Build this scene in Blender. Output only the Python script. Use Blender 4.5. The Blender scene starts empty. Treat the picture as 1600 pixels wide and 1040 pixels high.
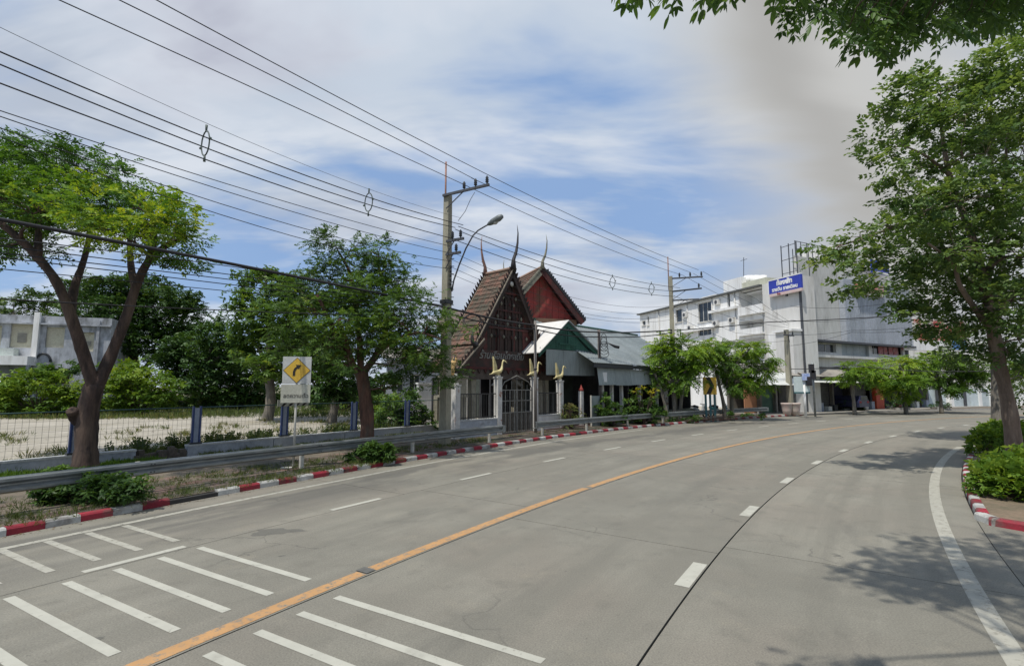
import bpy, math, random
import numpy as np
from mathutils import Vector, Matrix
random.seed(7)
rng = np.random.default_rng(7)
R_ = math.radians
scene = bpy.context.scene
C = scene.collection

# ------------------------------------------------------------------ camera
CAMH = 2.5
F = 800.0                      # focal length in photograph pixels (1600 wide)
PITCH = math.atan(83 / 800)
cam_d = bpy.data.cameras.new('camera')
cam_d.sensor_width = 36
cam_d.lens = 18.0
cam_d.clip_end = 3000
cam_d.clip_start = 0.05
cam = bpy.data.objects.new('camera', cam_d)
C.objects.link(cam)
cam.location = (0, 0, CAMH)
cam.rotation_euler = (math.pi / 2 + PITCH, 0, 0)
scene.camera = cam

# ------------------------------------------------------------------ sky and sun
SUN_DIR = Vector((0.30, 0.34, -1.0)).normalized()      # way the light travels
to_sun = -SUN_DIR
sun_el = math.asin(to_sun.z)
sun_az = math.atan2(to_sun.x, to_sun.y)
world = bpy.data.worlds.new('World')
scene.world = world
world.use_nodes = True
wn, wl = world.node_tree.nodes, world.node_tree.links
wn.clear()
def WN(t, **k):
    n = wn.new(t)
    for a, b in k.items():
        setattr(n, a, b)
    return n
def wmath(op, a, b=None, clamp=False):
    n = WN('ShaderNodeMath', operation=op, use_clamp=clamp)
    for i, v in enumerate((a, b)):
        if v is None:
            continue
        if isinstance(v, (int, float)):
            n.inputs[i].default_value = v
        else:
            wl.new(v, n.inputs[i])
    return n.outputs[0]
def wramp(v, a, b, x=0.0, y=1.0):
    n = WN('ShaderNodeMapRange', interpolation_type='SMOOTHSTEP')
    n.inputs[1].default_value = a; n.inputs[2].default_value = b
    n.inputs[3].default_value = x; n.inputs[4].default_value = y
    wl.new(v, n.inputs[0])
    return n.outputs[0]
def wmix(f, a, b):
    n = WN('ShaderNodeMix', data_type='RGBA')
    if isinstance(f, float):
        n.inputs[0].default_value = f
    else:
        wl.new(f, n.inputs[0])
    for i, v in ((6, a), (7, b)):
        if isinstance(v, tuple):
            n.inputs[i].default_value = (*v, 1)
        else:
            wl.new(v, n.inputs[i])
    return n.outputs[2]
sky = WN('ShaderNodeTexSky', sky_type='NISHITA')
sky.sun_disc = False
sky.sun_elevation = sun_el
sky.sun_rotation = sun_az
sky.altitude = 0; sky.air_density = 1.0; sky.dust_density = 0.6; sky.ozone_density = 1.5
tc = WN('ShaderNodeTexCoord')
sep = WN('ShaderNodeSeparateXYZ'); wl.new(tc.outputs['Generated'], sep.inputs[0])
gx, gy, gz = sep.outputs
zz = wmath('ADD', wmath('MAXIMUM', gz, 0.0), 0.22)
comb = WN('ShaderNodeCombineXYZ')
wl.new(wmath('DIVIDE', gx, zz), comb.inputs[0]); wl.new(wmath('DIVIDE', gy, zz), comb.inputs[1])
def wnoise(scale, detail=5, rough=.55, dist=0.0, off=(0, 0, 0), sc=(1, 1, 1), rot=0.0):
    m = WN('ShaderNodeMapping')
    m.inputs['Location'].default_value = off
    m.inputs['Scale'].default_value = sc
    m.inputs['Rotation'].default_value = (0, 0, rot)
    wl.new(comb.outputs[0], m.inputs[0])
    n = WN('ShaderNodeTexNoise')
    n.inputs['Scale'].default_value = scale; n.inputs['Detail'].default_value = detail
    n.inputs['Roughness'].default_value = rough; n.inputs['Distortion'].default_value = dist
    wl.new(m.outputs[0], n.inputs['Vector'])
    return n.outputs[0]
n1 = wnoise(0.95, 6, .5, .3, (9.9, 0.6, 0), (.75, 1.15, 1), .35)
n2 = wnoise(2.6, 5, .55, .4, (0.4, 6.2, 0), (.5, 1.3, 1), .5)
n3 = wnoise(0.7, 4, .5, .2, (8.4, 2.1, 0), (1, 1, 1), 0)
cl = wmath('ADD', wmath('MULTIPLY', n1, .72), wmath('MULTIPLY', n2, .28))
# broad layer of thin cloud, thinner towards the lower middle of the view
cover = wramp(cl, .425, .575)
horiz = wramp(gz, 0.0, .12, .75, 0.0)
cover = wmath('MAXIMUM', wmath('MULTIPLY', cover, .94), wmath('ADD', horiz, .16))
# the big grey-beige bank of cloud to the right, continuing out of view
azi = wmath('ARCTAN2', gx, gy)
edge_w = wmath('ADD', azi, wmath('MULTIPLY', wmath('SUBTRACT', n1, .5), .55))
bank = wmath('MULTIPLY', wramp(edge_w, .27, .56), wramp(edge_w, .62, 1.0, 1.0, .35))
ccol = wmix(wramp(n3, .36, .62), (4.35, 4.8, 5.65), (5.5, 6.15, 7.0))
ccol = wmix(wramp(n2, .42, .66), ccol, (6.8, 7.2, 7.8))
ccol = wmix(wramp(cl, .58, .72), ccol, (4.3, 4.4, 5.2))
skyb = wmix(.65, sky.outputs[0], (2.2, 4.0, 7.5))
col = wmix(cover, skyb, ccol)
col = wmix(bank, col, wmix(wramp(n3, .35, .6), (4.2, 4.2, 4.15), (5.3, 5.3, 5.2)))
smudge = wmath('MULTIPLY', wramp(edge_w, .44, .56), wramp(edge_w, .56, .66, 1.0, 0.0))
col = wmix(wmath('MULTIPLY', smudge, .5), col, (3.1, 3.05, 2.95))
col = wmix(wramp(gz, -.06, .0, 1.0, 0.0), col, (2.2, 2.2, 2.1))
bg = WN('ShaderNodeBackground'); bg.inputs[1].default_value = 0.1
out = WN('ShaderNodeOutputWorld')
wl.new(col, bg.inputs[0]); wl.new(bg.outputs[0], out.inputs[0])

sl = bpy.data.lights.new('sun', 'SUN')
sl.energy = 3.7; sl.angle = R_(0.8); sl.color = (1.0, 0.945, 0.86)
sun = bpy.data.objects.new('sun', sl)
C.objects.link(sun)
sun.rotation_euler = SUN_DIR.to_track_quat('-Z', 'Y').to_euler()
sun.location = (0, 0, 60)
vs = scene.view_settings
vs.view_transform = 'Standard'; vs.look = 'None'; vs.exposure = 0.10; vs.gamma = 1.0
vs.use_curve_mapping = False
scene.cycles.max_bounces = 6
scene.cycles.transparent_max_bounces = 8

# ------------------------------------------------------------------ measuring helpers
_cp, _sp = math.cos(PITCH), math.sin(PITCH)
def ray(px, py):
    u = 520 - py
    return Vector((px - 800, F * _cp - u * _sp, F * _sp + u * _cp))
def onz(px, py, z=0.0):
    r = ray(px, py); t = (z - CAMH) / r.z
    return Vector((r.x * t, r.y * t, z))
def atd(px, py, d):
    r = ray(px, py); t = d / r.y
    return Vector((r.x * t, d, CAMH + r.z * t))
def onplane(px, py, P0, T):
    r = ray(px, py)
    # r.x*t = P0.x + T.x*s ; r.y*t = P0.y + T.y*s
    det = r.x * (-T[1]) + T[0] * r.y
    t = (P0[0] * (-T[1]) + T[0] * P0[1]) / det
    return Vector((r.x * t, r.y * t, CAMH + r.z * t))
CX, CY = 75.0, -40.0
def AR(a, r, z=0.0):
    a = R_(a)
    return Vector((CX - r * math.cos(a), CY + r * math.sin(a), z))
def tang(a):
    return Vector((math.sin(R_(a)), math.cos(R_(a)), 0))
def onR(px, r):
    """angle at which the view direction of column px meets the circle of radius r"""
    k = (px - 800) / (F * _cp)
    best = None
    for i in range(2000):
        a = 20 + i * .03
        p = AR(a, r)
        e = abs(p.x / p.y - k) if p.y > 0 else 9
        if best is None or e < best[0]:
            best = (e, a)
    return best[1]
_ka = [-40, 10, 30, 34, 37.4, 42, 47, 60, 140]
_kr = [96.6, 96.6, 96.72, 97.0, 97.37, 97.82, 98.05, 98.15, 98.15]
def kr(a):
    return float(np.interp(a, _ka, _kr))
KR = 82.95            # right kerb

# ------------------------------------------------------------------ mesh helpers
class MB:
    def __init__(self, M=None):
        self.v = []; self.f = []; self.s = []; self.M = M
    def add(self, vs_, fs, smooth=False):
        n = len(self.v)
        if self.M is not None:
            vs_ = [self.M @ Vector(p) for p in vs_]
        self.v += [tuple(p) for p in vs_]
        self.f += [tuple(i + n for i in f) for f in fs]
        self.s += [smooth] * len(fs)
    def box(self, x0, x1, y0, y1, z0, z1):
        self.add([(x0, y0, z0), (x1, y0, z0), (x1, y1, z0), (x0, y1, z0), (x0, y0, z1), (x1, y0, z1), (x1, y1, z1), (x0, y1, z1)],
                 [(0, 3, 2, 1), (4, 5, 6, 7), (0, 1, 5, 4), (1, 2, 6, 5), (2, 3, 7, 6), (3, 0, 4, 7)])
    def cbox(self, c, s):
        self.box(c[0] - s[0] / 2, c[0] + s[0] / 2, c[1] - s[1] / 2, c[1] + s[1] / 2, c[2] - s[2] / 2, c[2] + s[2] / 2)
    def prism(self, poly, y0, y1):
        """polygon in local x,z pushed from y0 to y1"""
        n = len(poly)
        vs_ = [(p[0], y0, p[1]) for p in poly] + [(p[0], y1, p[1]) for p in poly]
        self.add(vs_, [tuple(range(n)), tuple(range(2 * n - 1, n - 1, -1))] + [((i + 1) % n, i, n + i, n + (i + 1) % n) for i in range(n)])
    def slab(self, pts, th, nrm=None):
        """polygon in space given a thickness along its normal"""
        pts = [Vector(p) for p in pts]
        nn = nrm or (pts[1] - pts[0]).cross(pts[2] - pts[0]).normalized()
        n = len(pts)
        vs_ = pts + [p - nn * th for p in pts]
        self.add(vs_, [tuple(range(n)), tuple(range(2 * n - 1, n - 1, -1))] + [((i + 1) % n, i, n + i, n + (i + 1) % n) for i in range(n)])
    def tube(self, pts, rad, n=8, caps=True):
        pts = [Vector(p) for p in pts]
        if isinstance(rad, (int, float)):
            rad = [rad] * len(pts)
        ring = []
        up = None
        for i, p in enumerate(pts):
            d = (pts[min(i + 1, len(pts) - 1)] - pts[max(i - 1, 0)])
            d = d.normalized() if d.length > 1e-9 else Vector((0, 0, 1))
            if up is None:
                up = Vector((0, 0, 1)) if abs(d.z) < .9 else Vector((1, 0, 0))
            a = d.cross(up)
            if a.length < 1e-6:
                a = d.cross(Vector((0, 1, 0)))
            a.normalize(); b = a.cross(d).normalized(); up = b
            ring += [p + (a * math.cos(2 * math.pi * k / n) + b * math.sin(2 * math.pi * k / n)) * rad[i] for k in range(n)]
        fs = []
        for i in range(len(pts) - 1):
            for k in range(n):
                fs.append((i * n + k, i * n + (k + 1) % n, (i + 1) * n + (k + 1) % n, (i + 1) * n + k))
        m = len(self.v)
        self.add(ring, fs, True)
        if caps:
            L = (len(pts) - 1) * n
            self.f += [tuple(m + k for k in range(n - 1, -1, -1)), tuple(m + L + k for k in range(n))]
            self.s += [False, False]
    def cyl(self, p, r, h, n=12, r2=None):
        self.tube([p, (p[0], p[1], p[2] + h)], [r, r if r2 is None else r2], n)
    def lathe(self, p, prof, n=12):
        self.tube([(p[0], p[1], p[2] + z) for r, z in prof], [max(r, .001) for r, z in prof], n)
    def bar(self, a, b, w, h=None):
        """rectangular bar from a to b, w wide across, h high"""
        h = h or w
        a = Vector(a); b = Vector(b); d = (b - a).normalized()
        up = Vector((0, 0, 1)) if abs(d.z) < .95 else Vector((0, 1, 0))
        s = d.cross(up).normalized() * w / 2; t = s.cross(d).normalized() * h / 2
        vs_ = [a - s - t, a + s - t, a + s + t, a - s + t, b - s - t, b + s - t, b + s + t, b - s + t]
        self.add(vs_, [(0, 1, 2, 3), (7, 6, 5, 4), (0, 4, 5, 1), (1, 5, 6, 2), (2, 6, 7, 3), (3, 7, 4, 0)])
    def arc(self, prof, rf, a0, a1, n, closed=True, caps=True, smooth=False):
        """profile of (outward offset, z) swept round the bend"""
        m = len(prof); vs_ = []
        for i in range(n + 1):
            a = a0 + (a1 - a0) * i / n
            r = rf(a) if callable(rf) else rf
            vs_ += [AR(a, r + o, z) for o, z in prof]
        fs = []
        for i in range(n):
            for k in range(m if closed else m - 1):
                k2 = (k + 1) % m
                fs.append((i * m + k, i * m + k2, (i + 1) * m + k2, (i + 1) * m + k))
        if closed and caps:
            fs += [tuple(range(m - 1, -1, -1)), tuple(n * m + k for k in range(m))]
        self.add(vs_, fs, smooth)
    def sheet(self, r0, r1, a0, a1, n, z, m=1):
        g = lambda r, a: r(a) if callable(r) else r
        vs_ = []
        for i in range(n + 1):
            a = a0 + (a1 - a0) * i / n
            for j in range(m + 1):
                vs_.append(AR(a, g(r0, a) * (1 - j / m) + g(r1, a) * j / m, z))
        w = m + 1
        self.add(vs_, [(i * w + j, (i + 1) * w + j, (i + 1) * w + j + 1, i * w + j + 1) for i in range(n) for j in range(m)])

def frame(O, T):
    """local frame: x along T, y away from the road side, z up"""
    T = Vector((T[0], T[1], 0)).normalized()
    N = Vector((-T.y, T.x, 0))
    return Matrix(((T.x, N.x, 0, O[0]), (T.y, N.y, 0, O[1]), (0, 0, 1, O[2] if len(O) > 2 else 0), (0, 0, 0, 1)))

def mesh_from(name, mb, mat):
    me = bpy.data.meshes.new(name)
    me.from_pydata(mb.v, [], mb.f)
    me.polygons.foreach_set('use_smooth', mb.s)
    if mat: me.materials.append(mat)
    me.validate(); me.update()
    return me
def tag(o, label=None, cat=None, group=None, kind=None):
    if label: o['label'] = label
    if cat: o['category'] = cat
    if group: o['group'] = group
    if kind: o['kind'] = kind
    return o
def link(name, data, parent=None, loc=(0, 0, 0), rz=0.0):
    o = bpy.data.objects.new(name, data)
    C.objects.link(o)
    o.location = loc
    if rz: o.rotation_euler[2] = rz
    if parent: o.parent = parent
    return o
def root_loc(p):
    l = Vector(p.location)
    while p.parent:
        p = p.parent; l = l + Vector(p.location)
    return l
def build(name, mb, mat, parent=None, loc=None, **kw):
    """link a mesh whose vertices are world coordinates; parents are never rotated"""
    if parent is not None and loc is None:
        L = root_loc(parent); off = Vector((0, 0, 0))
    else:
        if loc is None:
            a = np.array(mb.v); loc = ((a[:, 0].min() + a[:, 0].max()) / 2, (a[:, 1].min() + a[:, 1].max()) / 2, a[:, 2].min())
        if parent is not None:
            off = Vector(loc) - root_loc(parent)
        else:
            off = Vector(loc)
        L = Vector(loc)
    mb.v = [(p[0] - L.x, p[1] - L.y, p[2] - L.z) for p in mb.v]
    o = link(name, mesh_from(name, mb, mat), parent, off)
    if kw: tag(o, **kw)
    return o
def thing(name, label, cat, loc, group=None):
    o = link(name, None, None, loc)
    o.empty_display_size = .3
    return tag(o, label, cat, group)
def copy_tree(o, parent=None):
    c = o.copy(); C.objects.link(c)
    if parent: c.parent = parent
    for ch in list(o.children):
        copy_tree(ch, c)
    return c
def text_mb(body, size, M, ext=.01, shear=0.0, align='CENTER', bold=0.0):
    cu = bpy.data.curves.new('t', 'FONT')
    cu.body = body; cu.size = size; cu.extrude = ext; cu.shear = shear
    cu.align_x = align; cu.align_y = 'CENTER'; cu.offset = bold; cu.resolution_u = 2
    o = bpy.data.objects.new('t', cu); C.objects.link(o)
    dg = bpy.context.evaluated_depsgraph_get()
    me = bpy.data.meshes.new_from_object(o.evaluated_get(dg))
    mb = MB(M)
    mb.add([(v.co.x, -v.co.z, v.co.y) for v in me.vertices], [tuple(p.vertices) for p in me.polygons])
    bpy.data.objects.remove(o); bpy.data.curves.remove(cu); bpy.data.meshes.remove(me)
    return mb

# ------------------------------------------------------------------ materials
MATS = {}
def pm(name, c1, c2=None, scale=3.0, rough=.8, bump=0.0, bscale=40.0, metal=0.0, ramp=(.38, .62), rnd=0.0,
       stretch=(1, 1, 1), spec=.4, c3=None, s3=1.0, r3=(.55, .7), coords='pos'):
    if name in MATS: return MATS[name]
    m = bpy.data.materials.new(name); m.use_nodes = True
    nt = m.node_tree; N = nt.nodes; L = nt.links
    b = N['Principled BSDF']
    b.inputs['Roughness'].default_value = rough
    b.inputs['Metallic'].default_value = metal
    b.inputs['Specular IOR Level'].default_value = spec
    if coords == 'pos':
        g = N.new('ShaderNodeNewGeometry'); vec = g.outputs['Position']
    else:
        g = N.new('ShaderNodeTexCoord'); vec = g.outputs['Object']
    mp = N.new('ShaderNodeMapping'); mp.inputs['Scale'].default_value = stretch
    L.new(vec, mp.inputs[0]); vec = mp.outputs[0]
    def noise(s, d=6):
        n = N.new('ShaderNodeTexNoise'); n.inputs['Scale'].default_value = s; n.inputs['Detail'].default_value = d
        n.inputs['Roughness'].default_value = .6
        L.new(vec, n.inputs['Vector']); return n.outputs[0]
    def mr(v, a, b_):
        n = N.new('ShaderNodeMapRange'); n.inputs[1].default_value = a; n.inputs[2].default_value = b_
        L.new(v, n.inputs[0]); return n.outputs[0]
    def mix(f, a, c, typ='MIX'):
        n = N.new('ShaderNodeMix'); n.data_type = 'RGBA'; n.blend_type = typ
        if isinstance(f, float): n.inputs[0].default_value = f
        else: L.new(f, n.inputs[0])
        for i, v in ((6, a), (7, c)):
            if isinstance(v, tuple): n.inputs[i].default_value = (*v, 1)
            else: L.new(v, n.inputs[i])
        return n.outputs[2]
    c2 = c2 or tuple(x * .8 for x in c1)
    col = mix(mr(noise(scale), *ramp), c1, c2)
    if c3: col = mix(mr(noise(s3), *r3), col, c3)
    fine = mr(noise(scale * 9), .2, .8)
    col = mix(.22, col, fine, 'OVERLAY')
    if rnd:
        oi = N.new('ShaderNodeObjectInfo')
        n = N.new('ShaderNodeMapRange'); n.inputs[3].default_value = 1 - rnd; n.inputs[4].default_value = 1 + rnd
        L.new(oi.outputs['Random'], n.inputs[0])
        cm = N.new('ShaderNodeVectorMath'); cm.operation = 'SCALE'
        L.new(col, cm.inputs[0]); L.new(n.outputs[0], cm.inputs['Scale']); col = cm.outputs[0]
    L.new(col, b.inputs['Base Color'])
    if bump:
        bn = N.new('ShaderNodeBump'); bn.inputs['Strength'].default_value = bump; bn.inputs['Distance'].default_value = .02
        L.new(noise(bscale), bn.inputs['Height']); L.new(bn.outputs[0], b.inputs['Normal'])
    MATS[name] = m
    return m

def leaf_mat(name, stops, trans=.36, rough=.5, dead=None):
    """foliage colour read from a per-leaf 'tone' value (kind of leaf, place in the plant)"""
    m = bpy.data.materials.new(name); m.use_nodes = True
    N = m.node_tree.nodes; L = m.node_tree.links
    b = N['Principled BSDF']; b.inputs['Roughness'].default_value = rough
    b.inputs['Specular IOR Level'].default_value = .25
    at = N.new('ShaderNodeAttribute'); at.attribute_name = 'tone'
    cr = N.new('ShaderNodeValToRGB')
    el = cr.color_ramp.elements
    el[0].position = stops[0][0]; el[0].color = (*stops[0][1], 1)
    el[1].position = stops[-1][0]; el[1].color = (*stops[-1][1], 1)
    for p, c in stops[1:-1]:
        e = el.new(p); e.color = (*c, 1)
    L.new(at.outputs['Fac'], cr.inputs[0]); L.new(cr.outputs[0], b.inputs['Base Color'])
    t = N.new('ShaderNodeBsdfTranslucent')
    sc = N.new('ShaderNodeMix'); sc.data_type = 'RGBA'; sc.blend_type = 'MULTIPLY'; sc.inputs[0].default_value = 1.0
    sc.inputs[7].default_value = (1.45, 1.35, .65, 1)
    L.new(cr.outputs[0], sc.inputs[6]); L.new(sc.outputs[2], t.inputs[0])
    mx = N.new('ShaderNodeMixShader'); mx.inputs[0].default_value = trans
    L.new(b.outputs[0], mx.inputs[1]); L.new(t.outputs[0], mx.inputs[2])
    L.new(mx.outputs[0], N['Material Output'].inputs[0])
    return m

def road_mat(name, base, base2, paint=None, wear=.5):
    """concrete worn along the direction of travel; with paint: a marking whose paint is worn through in places"""
    m = bpy.data.materials.new(name); m.use_nodes = True
    nt = m.node_tree; N = nt.nodes; L = nt.links; b = N['Principled BSDF']
    b.inputs['Roughness'].default_value = .78; b.inputs['Specular IOR Level'].default_value = .35
    g = N.new('ShaderNodeNewGeometry'); P = g.outputs['Position']
    def M(op, a, c=None, clamp=False):
        n = N.new('ShaderNodeMath'); n.operation = op; n.use_clamp = clamp
        for i, v in enumerate((a, c)):
            if v is None: continue
            if isinstance(v, (int, float)): n.inputs[i].default_value = v
            else: L.new(v, n.inputs[i])
        return n.outputs[0]
    s = N.new('ShaderNodeSeparateXYZ'); L.new(P, s.inputs[0])
    dx = M('SUBTRACT', CX, s.outputs[0]); dy = M('SUBTRACT', s.outputs[1], CY)
    rr = M('SQRT', M('ADD', M('MULTIPLY', dx, dx), M('MULTIPLY', dy, dy)))
    aa = M('MULTIPLY', M('ARCTAN2', dy, dx), 90.0)
    cb = N.new('ShaderNodeCombineXYZ'); L.new(rr, cb.inputs[0]); L.new(aa, cb.inputs[1])
    def noise(v, sc, d=6, st=(1, 1, 1), ro=.6):
        mp = N.new('ShaderNodeMapping'); mp.inputs['Scale'].default_value = st; L.new(v, mp.inputs[0])
        n = N.new('ShaderNodeTexNoise'); n.inputs['Scale'].default_value = sc; n.inputs['Detail'].default_value = d
        n.inputs['Roughness'].default_value = ro
        L.new(mp.outputs[0], n.inputs['Vector']); return n.outputs[0]
    def mr(v, a, c, x=0., y=1.):
        n = N.new('ShaderNodeMapRange'); n.inputs[1].default_value = a; n.inputs[2].default_value = c
        n.inputs[3].default_value = x; n.inputs[4].default_value = y
        L.new(v, n.inputs[0]); return n.outputs[0]
    def mix(f, a, c, typ='MIX'):
        n = N.new('ShaderNodeMix'); n.data_type = 'RGBA'; n.blend_type = typ
        if isinstance(f, float): n.inputs[0].default_value = f
        else: L.new(f, n.inputs[0])
        for i, v in ((6, a), (7, c)):
            if isinstance(v, tuple): n.inputs[i].default_value = (*v, 1)
            else: L.new(v, n.inputs[i])
        return n.outputs[2]
    V = cb.outputs[0]
    oi = N.new('ShaderNodeObjectInfo')
    col = mix(mr(noise(P, .45, 6, (1, 1, 1), .65), .38, .60), base, base2)
    col = mix(mr(noise(P, .22, 3), .45, .6, 0, .30), col, (base[0] * 1.10, base[1] * .98, base[2] * .96))
    if not paint:
        sc_ = N.new('ShaderNodeVectorMath'); sc_.operation = 'SCALE'; L.new(col, sc_.inputs[0]); L.new(mr(oi.outputs['Random'], 0, 1, .93, 1.06), sc_.inputs['Scale']); col = sc_.outputs[0]
    col = mix(mr(noise(V, 1.0, 5, (1.7, .09, 1)), .42, .60, 0, .75), col, tuple(x * .76 for x in base))      # wheel-track streaks
    col = mix(mr(noise(P, 2.3, 6), .55, .68, 0, .55), col, tuple(x * .66 for x in base))                      # blotches
    col = mix(mr(noise(P, 1.1, 6, (1, 1, 1), .7), .58, .75, 0, .4), col, (base[0] * 1.22, base[1] * 1.15, base[2] * 1.06))
    # darker, uneven band along the left gutter
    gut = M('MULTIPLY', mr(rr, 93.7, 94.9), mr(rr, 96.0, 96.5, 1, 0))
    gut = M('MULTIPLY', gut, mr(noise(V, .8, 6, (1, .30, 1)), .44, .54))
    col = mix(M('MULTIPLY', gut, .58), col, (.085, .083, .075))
    # fine aggregate speckle
    col = mix(.30, col, mr(noise(P, 55, 3), .25, .75), 'OVERLAY')
    # hairline cracks, only here and there
    vo = N.new('ShaderNodeTexVoronoi'); vo.feature = 'DISTANCE_TO_EDGE'; vo.inputs['Scale'].default_value = .42
    wv = N.new('ShaderNodeVectorMath'); wv.operation = 'ADD'
    nn = N.new('ShaderNodeTexNoise'); nn.inputs['Scale'].default_value = 1.6; nn.inputs['Detail'].default_value = 6
    L.new(P, nn.inputs['Vector']); L.new(P, wv.inputs[0]); L.new(nn.outputs[1], wv.inputs[1]); L.new(wv.outputs[0], vo.inputs['Vector'])
    ck = M('MULTIPLY', mr(vo.outputs[0], .0, .010, 1, 0), mr(noise(P, .3, 3), .52, .60))
    col = mix(M('MULTIPLY', ck, .55), col, (.07, .068, .06))
    # oil drips in the middle of each lane and grit in the joints
    lane = N.new('ShaderNodeMath'); lane.operation = 'PINGPONG'; L.new(M('SUBTRACT', rr, 88.3), lane.inputs[0]); lane.inputs[1].default_value = 1.72
    oil = M('MULTIPLY', mr(lane.outputs[0], .0, .75, 1, 0), mr(noise(V, 1.2, 6, (1, .25, 1), .7), .48, .66))
    col = mix(M('MULTIPLY', oil, .42), col, (.10, .098, .085))
    spot = mr(noise(P, 9, 3), .70, .74)
    col = mix(M('MULTIPLY', spot, .5), col, (.07, .067, .06))
    if paint:
        w = mr(noise(P, 9, 8, (1, 1, 1), .8), wear - .06, wear + .06)
        w = M('MAXIMUM', w, mr(noise(P, 1.6, 6), .58, .78, 0, .6))
        pc = mix(mr(noise(P, 3, 5), .35, .7), paint, tuple(x * .86 for x in paint))
        col = mix(w, pc, col)
    L.new(col, b.inputs['Base Color'])
    bn = N.new('ShaderNodeBump'); bn.inputs['Strength'].default_value = .25; bn.inputs['Distance'].default_value = .006
    L.new(noise(P, 90, 3), bn.inputs['Height']); L.new(bn.outputs[0], b.inputs['Normal'])
    return m
RC1, RC2 = (.234, .223, .183), (.184, .177, .146)
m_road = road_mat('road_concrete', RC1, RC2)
m_white_line = road_mat('worn_white_paint', RC1, RC2, (.45, .445, .38), .63)
m_edge_line = road_mat('faded_white_paint', RC1, RC2, (.40, .39, .33), .575)
m_yellow_line = road_mat('worn_orange_paint', RC1, RC2, (.48, .275, .12), .56)
m_joint = pm('joint_tar', (.025, .025, .024), scale=6, rough=.95)
m_pave = pm('pavement_dirt', (.17, .14, .105), (.11, .095, .07), 1.4, .95, .5, 30, c3=(.11, .10, .07), s3=.7)
m_tile = pm('red_paver', (.165, .098, .08), (.12, .10, .08), 2.2, .95, .4, 40, rnd=.3, c3=(.085, .082, .06), s3=.9, r3=(.42, .56))
m_ground = pm('soil', (.20, .17, .12), (.12, .14, .06), .3, .98, .4, 8)
m_lot = pm('pale_concrete', (.385, .355, .295), (.31, .285, .23), .25, .95, .3, 12, c3=(.30, .27, .19), s3=.5, r3=(.58, .74))
m_red = pm('kerb_red', (.27, .020, .034), (.20, .02, .03), 3, .75, .3, 50, rnd=.25, c3=(.13, .07, .06), s3=3, r3=(.50, .70))
m_kwhite = pm('kerb_white', (.44, .44, .41), (.34, .34, .32), 3, .8, .3, 50, rnd=.16, c3=(.2, .18, .16), s3=3, r3=(.48, .70))
m_galv = pm('galvanised_steel', (.28, .30, .30), (.20, .22, .22), 3, .42, .1, 30, metal=.6, c3=(.22, .21, .19), s3=1.5, r3=(.55, .75), stretch=(1, 1, 4))
m_post = pm('pale_post_paint', (.55, .54, .48), (.42, .41, .36), 5, .7)
m_bluepost = pm('blue_post_paint', (.035, .06, .17), (.05, .08, .2), 8, .5, c3=(.3, .33, .4), s3=6, r3=(.66, .72))
m_bluelt = pm('pale_blue_paint', (.34, .38, .46), (.26, .30, .38), 3, .8, .2, 20)
m_wallpaint = pm('grey_blue_wall_paint', (.40, .43, .47), (.30, .33, .37), 1.2, .85, .3, 25, c3=(.17, .17, .16), s3=1.7, r3=(.58, .74))
m_wire = pm('wire_mesh_steel', (.07, .085, .085), scale=5, rough=.6, metal=.3)
m_cable = pm('cable_black', (.02, .02, .022), scale=3, rough=.6)
m_cable_g = pm('cable_grey', (.075, .08, .09), scale=3, rough=.5)
m_polec = pm('pole_concrete', (.34, .32, .24), (.26, .245, .19), 2.5, .9, .3, 40, stretch=(1, 1, .25), c3=(.2, .15, .12), s3=1, r3=(.55, .72))
m_dark = pm('dark_metal', (.035, .04, .045), scale=6, rough=.5)
m_rod = pm('rusty_rod', (.30, .15, .11), (.22, .12, .09), 5, .7)
m_white = pm('white_paint', (.86, .86, .84), (.76, .76, .74), .5, .7, .1, 20, c3=(.56, .55, .52), s3=1.3, r3=(.50, .74), stretch=(1, 1, .16))
m_offwhite = pm('off_white_wall', (.68, .67, .635), (.60, .59, .56), .4, .8, .1, 20, c3=(.43, .42, .39), s3=.8, r3=(.55, .78), stretch=(1, 1, .25))
m_glass = pm('dark_window_glass', (.028, .034, .04), (.05, .06, .065), 2, .12, spec=.6, rnd=.3)
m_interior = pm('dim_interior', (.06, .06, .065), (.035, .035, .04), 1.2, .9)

# ================================================================== SETTING
mb = MB(); mb.box(-900, 900, -400, 1500, -.35, -.30)
ground = build('ground', mb, m_ground, loc=(0, 0, -.35)); tag(ground, kind='structure')
mb = MB(); mb.sheet(60, kr, -30, 105, 135, -.03, 4)
road = build('road', mb, m_joint, loc=AR(33, 90, -.03)); tag(road, kind='structure')
# concrete slabs, lane by lane
lanes = [(kr, 93.485), (93.475, 90.205), (90.185, 86.455), (86.435, 82.98)]
joints = [33.98 + 5.7 * k for k in range(-5, 11)]
for li, (ro, ri) in enumerate(lanes):
    sh = (0, .35, -.25, 0)[li]
    for k in range(len(joints) - 1):
        a0, a1 = joints[k] + sh + .006, joints[k + 1] + sh - .006
        m_ = MB(); n = 10
        f_o = (lambda a, r=ro: (r(a) if callable(r) else r))
        vs_ = []
        for i in range(n + 1):
            a = a0 + (a1 - a0) * i / n
            vs_ += [AR(a, f_o(a) - .004, 0), AR(a, ri, 0), AR(a, ri, -.025), AR(a, f_o(a) - .004, -.025)]
        fs = [(i * 4 + j, i * 4 + 4 + j, i * 4 + 4 + (j + 1) % 4, i * 4 + (j + 1) % 4) for i in range(n) for j in range(4)]
        fs += [(0, 1, 2, 3), (n * 4 + 3, n * 4 + 2, n * 4 + 1, n * 4)]
        m_.add(vs_, fs)
        build('road_slab', m_, m_road, road, loc=AR((a0 + a1) / 2, ri, 0))
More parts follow.
